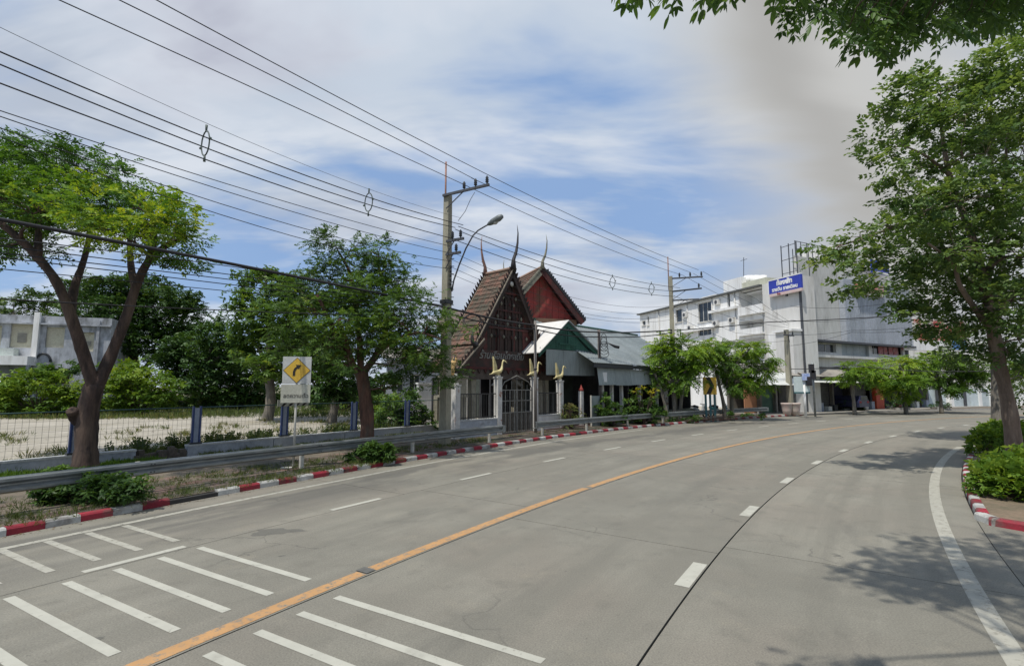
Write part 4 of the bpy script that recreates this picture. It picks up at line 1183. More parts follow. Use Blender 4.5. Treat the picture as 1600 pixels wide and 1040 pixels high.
for s, e in ((-1, gL), (1, gR)):
    m_ = GG.mb(); d_ = (gA[0] - e[0], gA[1] - e[1]); l_ = math.hypot(*d_); nx, nz = -d_[1] / l_ * .16 * -s, .16 * abs(d_[0]) / l_
    m_.prism([(gA[0], gA[1] + .02), (e[0] + .2 * s, e[1] - .15), (e[0] + .2 * s, e[1] - .42), (gA[0], gA[1] - .28)], -.04, .05); build('bargeboard', m_, m_green, rs)
    m_ = GG.mb(); ex, ez = e[0] + .3 * s, e[1] - .25
    m_.prism([(gA[0], gA[1] + .12), (ex, ez + .1), (ex, ez + .05), (gA[0], gA[1] + .07)], -.15, 7.5); build('gable_roof', m_, m_tin if s > 0 else m_offwhite, rs)
m_ = GG.mb(); m_.bar((gA[0] - .8, -.06, zmid + .35), (gA[0] + .8, -.06, zmid + .35), .05, .08); m_.bar((gA[0], -.06, zmid + .35), (gA[0], -.06, gA[1] - .3), .05, .08); build('gable_truss', m_, m_green, rs)
bp = np.linspace(gL[0] + .45, gR[0] - .02, 4)
for a, b in zip(bp[:-1], bp[1:]):
    m_ = GG.mb(); m_.box(a + .012, b - .012, .06, .085, zb_, zmid - .02); build('blind_panel', m_, m_blind, rs)
    m_ = GG.mb(); m_.tube([(a + .012, .07, zb_ - .02), (b - .012, .07, zb_ - .02)], .025, 6); build('blind_rod', m_, m_dark, rs)
# long wing
LW = Fr(atd(932, 600, 31.5).to_2d(), (.66, .75))
e0, e1 = LW.L(930, 567), LW.L(1075, 567); LEN = e1[0]
zE = e0[1]; rid0 = LW.L(915, 515, 4.5)
zR = LW.L(960, 519, 4.5)[1]
n = 14
for k in range(n):
    a = -1.0 + (LEN + 1.0) * k / n; b = -1.0 + (LEN + 1.0) * (k + 1) / n
    m_ = LW.mb()
    # sheet with ribs
    q = []
    m_.slab([(a + .005, -.5, zE), (b - .005, -.5, zE), (b - .005, 4.5, zR), (a + .005, 4.5, zR)], .03)
    for j in range(4):
        x = a + (b - a) * (j + .5) / 4
        m_.slab([(x - .02, -.52, zE + .035), (x + .02, -.52, zE + .035), (x + .02, 4.48, zR + .035), (x - .02, 4.48, zR + .035)], .034)
    build('roof_sheet', m_, m_tin, rs)
m_ = LW.mb(); m_.slab([(-1.0, 9.5, zE), (-1.0, 4.52, zR), (LEN, 4.52, zR), (LEN, 9.5, zE)], .03); build('rear_roof', m_, m_tin, rs)
m_ = LW.mb(); m_.tube([(-1.0, 4.5, zR + .05), (LEN, 4.5, zR + .05)], .09, 6); build('ridge_cap', m_, m_green, rs)
m_ = LW.mb(); m_.box(-.9, LEN, -.42, -.38, zE - .28, zE - .04); build('fascia', m_, m_dark, rs)
zbb = LW.L(1000, 601)[1]
n = 7
for k in range(n):
    a = -.2 + (LEN + .2) * k / n; b = -.2 + (LEN + .2) * (k + 1) / n
    m_ = LW.mb()
    m_.slab([(a + .015, -.32 - .0, zbb + random.uniform(-.05, .05)), (b - .015, -.32, zbb + random.uniform(-.05, .05)), (b - .015, -.18, zE - .29), (a + .015, -.18, zE - .29)], .02)
    build('blind_panel', m_, m_blind, rs)
for k, px in enumerate((945, 960, 975, 1003, 1030, 1057)):
    u = LW.L(px, 620)[0]; m_ = LW.mb(); m_.box(u - .09, u + .09, .1, .28, .1, zbb + .3); build('post', m_, m_postw, rs)
for px in (905,):
    u = GG.L(908, 620)[0]; m_ = GG.mb(); m_.box(u - .12, u + .12, -.1, .12, .1, 2.2); build('post', m_, m_postw, rs)
    m_ = GG.mb(); m_.tube([(u, 0, 2.2), (u, 0, 2.3), (u, 0, 2.42), (u, 0, 2.6)], [.14, .16, .08, .01], 8); build('post_finial', m_, m_redwood, rs)
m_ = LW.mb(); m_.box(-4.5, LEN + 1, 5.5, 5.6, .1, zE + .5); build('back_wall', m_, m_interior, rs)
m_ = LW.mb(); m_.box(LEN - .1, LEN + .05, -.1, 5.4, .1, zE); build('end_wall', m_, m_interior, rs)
m_ = LW.mb(); m_.box(-4.5, LEN, .4, 7.4, .1, .16); build('floor', m_, pm('red_floor', (.14, .09, .08), scale=2, rough=.6), rs)
m_ = LW.mb(); m_.box(1.2, LEN, -.35, -.2, .1, .75); build('parapet', m_, pm('green_grey_wall', (.16, .19, .16), (.11, .13, .11), 2, .85), rs)
for k in range(4):
    g = thing('dining_table', ('first', 'second', 'third', 'fourth')[k] + ' dim dining table from the left inside the open restaurant', 'table', LW.at(1.5 + 2.6 * k, 2.5, .16), 'dining tables in the restaurant')
    m_ = LW.mb(); x = 1.5 + 2.6 * k; m_.box(x - .6, x + .6, 2.1, 2.9, .86, .91); build('table_top', m_, m_wood, g)
    for dx in (-.5, .5):
        for dy in (-.3, .3): m_ = LW.mb(); m_.box(x + dx - .03, x + dx + .03, 2.5 + dy - .03, 2.5 + dy + .03, .16, .86); build('leg', m_, m_wood, g)
gp = thing('sheet_gate', 'pale blue grey sheet metal gate panel right of the gate wall', 'gate', GG.at(1.2, -.6, .1))
u0, u1 = GG.L(912, 640)[0], GG.L(931, 640)[0]
m_ = GG.mb(); m_.box(u0, u1, -.6, -.55, .1, GG.L(920, 618)[1]); build('panel', m_, m_blind, gp)
for x in (u0, u1): m_ = GG.mb(); m_.box(x - .03, x + .03, -.62, -.53, .1, GG.L(920, 617)[1]); build('frame_post', m_, m_post, gp)

# ---- white four storey row
W1 = Fr(atd(1197, 600, 52).to_2d(), (.315, -.949))
W1n = -1  # outside is towards local -y
wb = thing('white_building', 'white four storey row building with recessed balconies and dark windows', 'building', W1.at(-10, 5, 0))
w = lambda px, py, n=0: W1.L(px, py, n)
sF = w(1000, 500)[0]; zT = w(1110, 466)[1]
h1 = [*w(1091, 502), *w(1111, 470)]; hol = []
def rect(F_, x0, y0, x1, y1, n=0):
    a, b = F_.L(x0, y1, n), F_.L(x1, y0, n); am, bm = F_.L(x0, y0, n), F_.L(x1, y1, n)
    return (a[0], b[0], (a[1] + bm[1]) / 2, (am[1] + b[1]) / 2)
wins = [(1091, 472, 1111, 502, 3), (1056, 483, 1065, 503, 1), (1003.5, 501, 1008.5, 508, 1), (1012, 494, 1014, 508, 1), (1137, 458, 1140, 482, 1), (1091, 511, 1111, 524, 3), (1010, 540, 1030, 556, 2), (1056, 540, 1066, 552, 1)]
holes = [rect(W1, *q[:4]) for q in wins]
bal1 = rect(W1, 1156, 452, 1194, 489); bal2 = rect(W1, 1156, 500, 1194, 521); bal3 = rect(W1, 1120, 530, 1194, 552)
m_ = W1.mb(); wall_holes(m_, sF, 0, .1, zT, holes + [bal1, bal2, bal3]); build('wall', m_, m_white, wb)
for q, h in zip(wins, holes): window(W1, wb, *h, n=q[4])
for i, b in enumerate((bal1, bal2, bal3)):
    m_ = W1.mb(); m_.box(b[0] - .1, b[1] + .1, 1.7, 1.9, b[2] - .2, b[3] + .2); m_.box(b[0] - .12, b[0], .25, 1.7, b[2], b[3]); m_.box(b[1], b[1] + .12, .25, 1.7, b[2], b[3]); m_.box(b[0], b[1], .25, 1.7, b[3], b[3] + .12)
    build('balcony_recess', m_, m_white, wb)
    m_ = W1.mb(); m_.box(b[0], b[1], -.35, 1.7, b[2] - .16, b[2] - .002); build('balcony_slab', m_, m_white, wb)
    m_ = W1.mb(); m_.box(b[0] + .05, b[1] - .05, -.32, -.22, b[2] + .002, b[2] + .55 + .2 * (i == 0)); build('balcony_parapet', m_, m_white, wb)
    window(W1, wb, b[1] - 1.7, b[1] - .25, b[2] + .7, b[3] - .5, n=2, depth=1.62)
    if i == 0:
        m_ = W1.mb(); m_.box(b[1] - 3.3, b[1] - 2.6, 1.0, 1.3, b[2] + .6, b[2] + 1.1); build('air_conditioner', m_, m_offwhite, wb)
for (x0, y0, x1) in ((1066, 519, 1120), (1111, 488, 1155)):
    s0, z0_ = w(x0, y0); s1 = w(x1, y0)[0]
    m_ = W1.mb(); m_.box(s0, s1, -.45, -.002, z0_ - .15, z0_ + .12); build('floor_band', m_, m_white, wb)
m_ = W1.mb(); m_.box(sF - .3, .1, -.35, .6, zT + .002, zT + .18); build('roof_edge', m_, pm('dark_roof_edge', (.12, .125, .12), scale=3, rough=.7), wb)
m_ = W1.mb(); m_.box(sF, sF + .25, .25, 10, .1, zT); m_.box(sF + .25, 0, 9.8, 10, .1, zT); m_.box(sF + .25, 0, .6, 9.8, zT - .4, zT - .2); build('side_walls', m_, m_white, wb)
def roofbox(F_, x0, y0, x1, y1, n0, dep, mat, par, name='roof_room'):
    a = rect(F_, x0, y0, x1, y1, n0); m_ = F_.mb(); m_.box(a[0], a[1], n0, n0 + dep, a[2], a[3]); return build(name, m_, mat, par)
roofbox(W1, 1131, 436, 1158, 462, .8, 4, m_white, wb); roofbox(W1, 1158, 438, 1196, 452, .9, 4, pm('pale_cream', (.60, .60, .47), (.5, .5, .4), 2, .8), wb)
roofbox(W1, 1046, 470, 1078, 480, 1.5, 4, m_white, wb); roofbox(W1, 1096, 462, 1118, 470, 1.5, 4, m_white, wb)
for px in (1170, 1180, 1190):
    q = w(px, 434, 2.0); m_ = W1.mb(); m_.tube([(q[0], 2, q[1] - .6), (q[0], 2, q[1] + .2)], .55, 12); build('water_tank', m_, m_white, wb)
q = w(1162, 402, 2.5); q0 = w(1162, 440, 2.5); m_ = W1.mb(); m_.bar((q0[0], 2.5, q0[1]), (q[0], 2.5, q[1]), .05); m_.bar((q[0] - .5, 2.5, q[1] - .3), (q[0] + .5, 2.5, q[1] - .3), .04); build('antenna', m_, m_cable_g, wb)
for x0, y0 in ((1120, 505), (1080, 512), (1145, 500), (1035, 520), (1122, 472), (1072, 492)):
    q = w(x0, y0); m_ = W1.mb(); m_.box(q[0] - .4, q[0] + .4, -.34, -.05, q[1] - .3, q[1] + .3); build('air_conditioner', m_, m_offwhite, wb)
    m_ = W1.mb(); m_.tube([(q[0], -.345, q[1]), (q[0], -.36, q[1])], .22, 10); build('fan_grille', m_, m_cable_g, wb)
for x0 in (1075, 1114, 1150, 1030):
    q = w(x0, 500); m_ = W1.mb(); m_.tube([(q[0], -.07, .1), (q[0], -.07, zT)], .05, 6); build('drain_pipe', m_, m_offwhite if x0 % 4 else m_cable_g, wb)
for h in holes[:4]:
    m_ = W1.mb(); m_.box(h[0] - .1, h[1] + .1, -.12, -.002, h[2] - .08, h[2] - .002); build('window_sill', m_, m_offwhite, wb)
# ---- grey white wall block with the blue sign
s1 = W1.L(1255, 500)[0]; zS = W1.L(1226, 436)[1]
sb = thing('blank_wall_building', 'plain pale grey building end with the blue sign on top', 'building', W1.at(s1 / 2, 3, 0))
hh = [rect(W1, 1227, 454, 1231, 463), rect(W1, 1230, 528, 1236, 541)]
m_ = W1.mb(); wall_holes(m_, .12, s1, .1, zS, hh); m_.box(s1 - .25, s1, .25, 1.6, .1, zS); m_.box(.35, s1 - .25, .3, 1.6, zS - .5, zS - .3); build('wall', m_, m_offwhite, sb)
for h in hh: window(W1, sb, *h)
m_ = W1.mb(); m_.box(s1 - .2, s1 + .02, -.12, -.002, .1, zS); build('drain_pipe', m_, m_cable_g, sb)
q = rect(W1, 1229, 519, 1254, 560); m_ = W1.mb(); m_.box(q[0], q[1], -1.2, -.002, .1, q[3]); build('annex', m_, m_offwhite, sb)
m_ = W1.mb(); m_.box(q[0] - .2, q[1] + .1, -1.4, -.002, q[3] + .002, q[3] + .2); build('annex_ledge', m_, m_white, sb)
q = rect(W1, 1205, 520, 1228, 552); m_ = W1.mb(); m_.box(q[0], q[1], -.25, -.002, .1, q[3]); build('annex', m_, m_white, sb)
# sign
bs = rect(W1, 1204, 434, 1254, 455, -.3)
g = thing('blue_sign', 'blue billboard with white lettering on top of the pale grey wall', 'sign', W1.at((bs[0] + bs[1]) / 2, -.4, bs[2]))
m_ = W1.mb(); m_.box(bs[0], bs[1], -.5, -.3, bs[2], bs[3]); build('board', m_, pm('sign_blue', (.035, .06, .42), (.03, .05, .36), 1, .5), g)
m_ = W1.mb(); m_.box(bs[0], bs[1], -.5, -.3, bs[2] - .28, bs[2] - .002); build('lower_strip', m_, pm('sign_pink', (.62, .45, .42), (.6, .5, .46), 1.5, .6), g)
m_ = W1.mb(); m_.box(bs[0] - .12, bs[0] - .002, -.5, -.3, bs[2], bs[3]); m_.box(bs[0], bs[1], -.52, -.3, bs[3] + .002, bs[3] + .1); build('frame', m_, m_white, g)
hs_ = bs[3] - bs[2]; cxs = (bs[0] + bs[1]) / 2
build('lettering', text_mb('ห้องพัก', hs_ * .48, W1.M @ Matrix.Translation((cxs, -.51, bs[2] + hs_ * .70)), .01, bold=.03), m_white, g)
t_ = text_mb('รายวัน รายเดือน', hs_ * .36, W1.M @ Matrix.Translation((cxs, -.51, bs[2] + hs_ * .24)), .01, bold=.02)
build('lettering', t_, m_white, g)
build('lettering', text_mb('โทร.', .26, W1.M @ Matrix.Translation((bs[0] + 1.2, -.51, bs[2] - .14)), .01, bold=.01), m_red, g)
# scaffold frame on the roof
g = thing('steel_frame', 'thin steel frame standing on the roof behind the blue sign', 'steel frame', W1.at(1, 1, zS), 'roof frames')
f0, f1 = W1.L(1220, 384, 1.0), W1.L(1244, 384, 1.0)
for u in np.linspace(f0[0], f1[0], 3):
    m_ = W1.mb(); m_.bar((u, 1, zS), (u, 1, f0[1]), .07); build('upright', m_, m_cable_g, g)
    m_ = W1.mb(); m_.bar((u, 2.5, zS), (u, 2.5, f0[1] - .2), .06); build('upright', m_, m_cable_g, g)
for z in np.linspace(zS + .8, f0[1] - .2, 3):
    m_ = W1.mb(); m_.bar((f0[0], 1, z), (f1[0], 1, z), .05); build('cross_bar', m_, m_cable_g, g)

# ---- grey building with metal cladding
B1 = Fr(atd(1255, 600, 49.5).to_2d(), (.88, .475))
bb = thing('clad_building', 'large pale building with ribbed metal cladding, rail on the roof and a band of windows', 'building', B1.at(8, 4, 0))
b = lambda px, py, n=0: B1.L(px, py, n)
sC = b(1312, 500)[0]; sE = b(1416, 500)[0]; zTop = b(1290, 408)[1]; zCt = b(1350, 440, -.6)[1]; zCb = b(1350, 535, -.6)[1]
hw1 = rect(B1, 1267, 536, 1306, 550); hw3 = rect(B1, 1363, 537, 1410, 554); hw2 = rect(B1, 1316, 538, 1357, 556)
hx = rect(B1, 1290, 470, 1300, 478)
m_ = B1.mb(); wall_holes(m_, 0, sE, 4.4, zTop, [hw1, hw3, hw2]); o_, e_ = B1.at(.3, .26), B1.at(sE - .3, .26); bk = Vector((5.5, 8.5, 0))
fp = [o_, e_, e_ + bk, o_ + bk]
mbk = MB(); mbk.add([Vector((p.x, p.y, .1)) for p in fp] + [Vector((p.x, p.y, zTop - .5)) for p in fp], [(0, 3, 2, 1), (4, 5, 6, 7), (1, 2, 6, 5), (2, 3, 7, 6), (3, 0, 4, 7)])
build('rear_block', mbk, m_offwhite, bb)
build('wall', m_, pm('grey_render', (.60, .595, .565), (.53, .525, .50), .35, .85, .1, 20, c3=(.36, .355, .34), s3=.7, r3=(.55, .78), stretch=(1, 1, .3)), bb)
window(B1, bb, *hw1, n=3, depth=.3); window(B1, bb, *hw3, n=5, depth=.5)
for k, (a, c) in enumerate(((.33, .48), (.5, .62), (.66, .8), (.82, .98))):
    m_ = B1.mb(); W_ = hw3[1] - hw3[0]; m_.box(hw3[0] + W_ * a, hw3[0] + W_ * c, .42, .45, hw3[2] + .05, hw3[3] - .05); build('curtain', m_, pm('pink_curtain', (.45, .13, .14), (.5, .3, .3), 3, .9), bb)
m_ = B1.mb()
for k in range(4):
    W_ = hw2[1] - hw2[0]; m_ = B1.mb(); m_.box(hw2[0] + W_ * k / 4 + .02, hw2[0] + W_ * (k + 1) / 4 - .02, .25, .3, hw2[2], hw2[3]); build('infill_panel', m_, m_tin, bb)
# cladding: one object per vertical sheet
m_clad = pm('cladding_steel', (.42, .45, .50), (.36, .39, .43), .6, .5, .05, 10, metal=.2, rnd=.06)
n = 16; y1_ = -.02
for k in range(n):
    a = sC + (sE - .1 - sC) * k / n; c_ = sC + (sE - .1 - sC) * (k + 1) / n; m_ = B1.mb()
    m_.box(a + .015, c_ - .015, -.6, y1_, zCb, zCt)
    for j in range(3): x = a + (c_ - a) * (j + .5) / 3; m_.box(x - .03, x + .03, -.64, -.602, zCb, zCt)
    build('cladding_sheet', m_, m_clad, bb)
m_ = B1.mb(); m_.box(-.1, sE + .1, -.75, -.002, zCb - .22, zCb - .02); build('drip_ledge', m_, m_cable_g, bb)
m_ = B1.mb(); m_.box(-.2, sE + .2, -.55, -.002, hw1[2] - .55, hw1[2] - .3); build('sill_band', m_, m_offwhite, bb)
# balustrade on the roof
for i in range(12):
    u = .3 + i * .95
    m_ = B1.mb(); m_.bar((u, .2, zTop), (u, .2, zTop + 1.6), .06); build('roof_rail_post', m_, m_cable_g, bb)
for z in (zTop + .8, zTop + 1.55): m_ = B1.mb(); m_.bar((.3, .2, z), (.3 + 11 * .95, .2, z), .05); build('roof_rail', m_, m_cable_g, bb)
for (x0, y0, x1, y1) in ((1283, 392, 1305, 402), (1310, 386, 1345, 400)): roofbox(B1, x0, y0, x1, y1 + 8, 2, 3, m_offwhite, bb)
# signs on cladding
for (x0, y0, x1, y1, mt, txt, lb) in ((1364, 408, 1388, 428, MATS['sign_blue'], 'เช่า', 'small blue sign high on the metal cladding, half hidden by leaves'), (1340, 444, 1380, 461, pm('sign_redwhite', (.60, .22, .18), (.7, .6, .55), 2.5, .6), '', 'faded red and white sign on the metal cladding behind the branches')):
    q = rect(B1, x0, y0, x1, y1, -.9); g = thing('wall_sign', lb, 'sign', B1.at((q[0] + q[1]) / 2, -.8, q[2]))
    m_ = B1.mb(); m_.box(q[0], q[1], -.9, -.7, q[2], q[3]); build('board', m_, mt, g)
    m_ = B1.mb(); m_.box(q[0], q[1], -.93, -.902, q[2], q[2] + .22); build('strip', m_, m_white, g)
    m_ = B1.mb(); m_.bar(((q[0] + q[1]) / 2, -.69, q[2] + .3), ((q[0] + q[1]) / 2, .0, q[2] + .3), .08); build('bracket', m_, m_dark, g)
# ---- ground floor shops with awnings
SH = Fr(atd(1217, 600, 47.0).to_2d(), (.88, .475))
sh = thing('shop_row', 'single storey shop row with sagging grey tin awnings and dark open fronts', 'shops', SH.at(8, 2, 0))
s = lambda px, py, n=0: SH.L(px, py, n)
m_awn = pm('old_tin_awning', (.30, .28, .24), (.22, .21, .19), .9, .8, .2, 15, rnd=.12, c3=(.14, .11, .09), s3=.9, r3=(.55, .75))
m_awn2 = pm('white_awning', (.66, .67, .63), (.58, .59, .56), .8, .6, rnd=.05)
def awning(x0, x1, yb, yt, n0, n1, mat, nseg=5, name='awning_sheet'):
    a, c_ = s(x0, yb, n0), s(x1, yb, n0); t = s((x0 + x1) / 2, yt, n1)[1]; zb2 = (a[1] + c_[1]) / 2
    for k in range(nseg):
        u0 = a[0] + (c_[0] - a[0]) * k / nseg; u1 = a[0] + (c_[0] - a[0]) * (k + 1) / nseg
        m_ = SH.mb(); m_.slab([(u0 + .01, n0, zb2 + random.uniform(-.03, .03)), (u1 - .01, n0, zb2), (u1 - .01, n1, t), (u0 + .01, n1, t)], .04)
        build(name, m_, mat, sh)
    return a[0], c_[0], zb2
awning(1185, 1252, 601, 582, -2.2, -.8, m_awn2, 6)
awning(1178, 1262, 586, 570, -1.0, 1.6, m_awn, 7)
awning(1262, 1345, 588, 568, -1.6, 1.8, m_awn, 8)
awning(1275, 1345, 597, 592, -2.0, -.9, m_awn2, 6)
awning(1345, 1470, 592, 574, -1.6, 1.8, m_awn, 9)
zsp = s(1300, 600)[1]; uE = s(1480, 600)[0]; u0_ = s(1165, 600)[0]
m_ = SH.mb(); m_.box(u0_, uE, 1.8, 2.0, .1, 4.7); m_.box(u0_, uE, .0, 1.8, zsp + .55, zsp + .7); build('back_wall', m_, pm('dull_brown_wall', (.20, .185, .16), (.15, .14, .12), .8, .9), sh)
# bays: (px0, px1, kind)
m_shut = pm('roller_shutter_grey', (.14, .14, .135), (.10, .10, .10), 1.5, .7, rnd=.1)
bays = [(1166, 1186, 'orange'), (1188, 1210, 'green'), (1212, 1226, 'dark'), (1242, 1262, 'dark'), (1266, 1298, 'shutter'), (1301, 1330, 'navy'), (1334, 1356, 'shutter2'), (1372, 1404, 'dark'), (1406, 1444, 'dark')]
for x0, x1, kd in bays:
    a, c_ = s(x0, 600)[0], s(x1, 600)[0]
    if kd.startswith('shutter'):
        nz = 11
        for k in range(nz):
            z0_ = .15 + (zsp + .2) * k / nz; m_ = SH.mb(); m_.box(a, c_, .25 + .03 * (k % 2), .3 + .03 * (k % 2), z0_, z0_ + (zsp + .2) / nz - .02); build('shutter_slat', m_, m_shut, sh)
    else:
        mt = {'dark': m_interior, 'navy': pm('navy_interior', (.03, .03, .06), (.045, .045, .09), 2, .8), 'green': pm('green_shutter', (.09, .17, .12), (.07, .13, .1), 2, .7), 'orange': pm('orange_panel', (.52, .25, .13), (.45, .22, .12), 2, .8)}[kd]
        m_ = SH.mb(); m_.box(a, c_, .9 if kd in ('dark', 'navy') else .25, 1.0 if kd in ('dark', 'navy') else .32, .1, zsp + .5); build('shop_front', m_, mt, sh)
for k, px in enumerate((1186.5, 1211, 1241, 1264, 1299.5, 1332, 1371, 1405, 1446)):
    u = s(px, 600)[0]; m_ = SH.mb(); m_.box(u - .12, u + .12, -.1, .24, .1, zsp + .53); build('pier', m_, m_awn if k % 2 else MATS['dull_brown_wall'], sh)
a, c_ = s(1358, 600)[0], s(1370, 600)[0]
m_ = SH.mb(); m_.box(a, c_, -.6, -.2, .1, s(1364, 590)[1]); build('red_pillar', m_, pm('orange_red_paint', (.55, .085, .035), (.48, .07, .03), 2, .6), sh)
q = rect(SH, 1351, 579, 1369, 597, -.9)
g = thing('hanging_sign', 'pale blue square sign over the orange red pillar', 'sign', SH.at((q[0] + q[1]) / 2, -.9, q[2])); m_ = SH.mb(); m_.box(q[0], q[1], -.95, -.85, q[2], q[3]); build('board', m_, pm('pale_cyan_sign', (.42, .52, .54), (.36, .46, .48), 1, .6), g)
m_ = SH.mb(); m_.box(q[0] - .05, q[1] + .05, -.97, -.83, q[3] + .002, q[3] + .08); build('frame', m_, m_cable_g, g)
m_ = SH.mb(); m_.box(u0_, uE + 3, -2.6, 1.8, .085, .14); build('shop_floor', m_, pm('shop_paving', (.30, .28, .25), (.24, .23, .2), 1, .9), sh)
for k, (px, mt) in enumerate(((1222, m_red), (1250, m_blind), (1256, m_postw), (1270, m_bluelt), (1283, m_awn2), (1292, m_dark), (1340, m_postw), (1350, m_bluelt), (1380, m_postw), (1392, m_red), (1420, m_awn2), (1435, m_bluelt))):
    u = s(px, 600)[0]; g = thing('shop_goods', ('red box', 'grey box', 'white box', 'pale blue crate', 'white crate', 'black box', 'tall white box', 'blue tub', 'white shelf box', 'small red crate', 'white sack box', 'pale blue tub')[k] + ' standing in front of the far shop fronts, number of its kind from the left', 'box', SH.at(u, -.5, .14), 'goods in front of the shops')
    g['label'] = ('red box', 'grey box', 'white box', 'pale blue crate', 'white crate', 'black box', 'tall white box', 'blue tub', 'white shelf box', 'small red crate', 'white sack box', 'pale blue tub')[k] + (' on the shop floor, left of the traffic signal post', ' on the shop floor behind the signal post', ' on the shop floor before the shutters', ' under the street trees by the dark shop fronts')[k // 3]
    hh_ = .4 + .12 * (k % 4); m_ = SH.mb(); m_.box(u - .28, u + .28, -.75, -.3, .14, .14 + hh_); build('box', m_, mt, g)
    m_ = SH.mb(); m_.box(u - .30, u + .30, -.77, -.28, .142 + hh_, .18 + hh_); build('lid', m_, mt, g)
# parked car in the navy bay
q0 = SH.at((s(1303, 600)[0] + s(1330, 600)[0]) / 2, -.1, .14)
g = thing('parked_car', 'dark navy parked car nosed into the navy shop bay', 'car', q0)
cx_ = (s(1303, 600)[0] + s(1330, 600)[0]) / 2
m_car = pm('navy_car_paint', (.03, .035, .08), (.035, .04, .09), 1, .25, spec=.6)
m_ = SH.mb(); m_.prism([(-.82, .35), (.82, .35), (.86, .75), (.80, .98), (.66, 1.05), (.56, 1.42), (-.56, 1.42), (-.66, 1.05), (-.80, .98), (-.86, .75)], -1.9, .7)
m_.v = [tuple(SH.M @ (Vector((cx_, 0, .14)) + SH.M.inverted() @ Vector(p))) for p in m_.v]; build('body', m_, m_car, g)
m_ = SH.mb(); m_.prism([(cx_ - .60, 1.22), (cx_ + .60, 1.22), (cx_ + .52, 1.52), (cx_ - .52, 1.52)], -1.93, -1.905); build('rear_window', m_, m_glass, g)
for dx in (-.66, .66):
    m_ = SH.mb(); m_.box(cx_ + dx - .14, cx_ + dx + .14, -1.94, -1.905, .88, 1.05); build('tail_light', m_, m_red, g)
    for dy in (-1.2, .2):
        m_ = SH.mb(); m_.tube([(cx_ + dx - .1, dy, .45), (cx_ + dx + .1, dy, .45)], .31, 14); build('wheel', m_, m_cable, g)
# ---- billboard, white gates and far white wall
BL = Fr(atd(1412, 600, 58).to_2d(), (.96, .28))
g = thing('billboard', 'large red and white advertising billboard behind the right trees', 'billboard', BL.at(4, 0, 0))
q = rect(BL, 1412, 500, 1512, 548); m_ = BL.mb(); m_.box(q[0], q[1], 0, .3, q[2], q[3]); build('panel', m_, pm('billboard_print', (.60, .13, .11), (.70, .66, .6), .38, .7, ramp=(.46, .54), c3=(.62, .5, .3), s3=.6, r3=(.6, .64)), g)
m_ = BL.mb(); m_.box(q[0], q[1], -.03, -.002, q[2], q[2] + 1.2); build('white_band', m_, m_white, g)
q2 = rect(BL, 1488, 532, 1508, 546); m_ = BL.mb(); m_.box(q2[0], q2[1], -.06, -.032, q2[2], q2[3]); build('blue_patch', m_, pm('sign_sky_blue', (.12, .28, .6), scale=1), g)
for u in (q[0] + 1, (q[0] + q[1]) / 2, q[1] - 1): m_ = BL.mb(); m_.box(u - .15, u + .15, .32, .6, .1, q[3]); build('leg', m_, m_cable_g, g)
FW = Fr(atd(1452, 600, 60).to_2d(), (.97, .24))
g = thing('white_gatehouse', 'white rendered wall with panelled gates seen under the right trees', 'wall', FW.at(5, 0, 0))
z4 = FW.L(1500, 602)[1]
u0, u1 = FW.L(1452, 620)[0], FW.L(1640, 620)[0]
m_ = FW.mb(); m_.box(u0, u1, .3, .6, .1, z4); build('wall', m_, m_white, g)
for x0, x1 in ((1452, 1478), (1490, 1516), (1517, 1530), (1533, 1546)):
    a, c_ = FW.L(x0, 620)[0], FW.L(x1, 620)[0]; m_ = FW.mb(); m_.box(a, c_, .05, .28, .1, z4 - .4); build('gate_panel', m_, pm('pale_gate', (.55, .62, .63), (.48, .55, .56), 2, .6, rnd=.08), g)
    if x0 > 1480:
        m_ = FW.mb(); m_.box(a + (c_ - a) * .25, a + (c_ - a) * .75, .0, .045, 1.9, z4 - .8); build('gate_window', m_, m_glass, g)
for px in (1487, 1531, 1548):
    u = FW.L(px, 620)[0]; m_ = FW.mb(); m_.box(u - .2, u + .2, -.1, .29, .1, z4 + .2); build('pillar', m_, m_white, g)
g = thing('grey_block', 'plain pale building far behind the right trees', 'building', FW.at(20, 14, 0)); m_ = FW.mb(); m_.box(8, 30, 12, 20, .1, 9); build('wall', m_, m_offwhite, g)
m_ = FW.mb(); m_.box(7.8, 30.2, 11.8, 20.2, 9.002, 9.3); build('parapet', m_, m_white, g)

# ---- derelict house at the far left
DH = Fr(atd(0, 600, 50).to_2d(), (.93, .36))
dh = thing('derelict_house', 'derelict two storey grey house with cream bricked-up openings behind the bushes', 'house', DH.at(6, 4, 0))
d = lambda px, py, n=0: DH.L(px, py, n)
m_grey = pm('stained_grey_render', (.47, .49, .52), (.33, .35, .38), .5, .9, .2, 15, c3=(.15, .155, .155), s3=1.1, r3=(.46, .66), stretch=(1, 1, .45))
m_cream = pm('dirty_cream_infill', (.52, .50, .38), (.46, .43, .33), .8, .9, .15, 15, rnd=.08, c3=(.34, .30, .2), s3=1.2, r3=(.58, .75))
hA = [rect(DH, 14, 506, 52, 543), rect(DH, 70, 511, 102, 543), rect(DH, 127, 519, 148, 549), rect(DH, -30, 508, 4, 540), rect(DH, 62, 575, 110, 600), rect(DH, -20, 588, 50, 625), rect(DH, 34, 588, 48, 600)]
uL, uR = d(-60, 520)[0], d(172, 540)[0]; zH = d(60, 493)[1]
m_ = DH.mb(); wall_holes(m_, uL, uR, .1, zH, [hA[0], hA[1], hA[2], hA[3], hA[4], hA[5]]); m_.box(uR - .25, uR, .25, 9, .1, zH); m_.box(uL, uR - .25, .3, 9, zH - .5, zH - .3); m_.box(uL, uR - .25, 8.8, 9, .1, zH - .5); build('wall', m_, m_grey, dh)
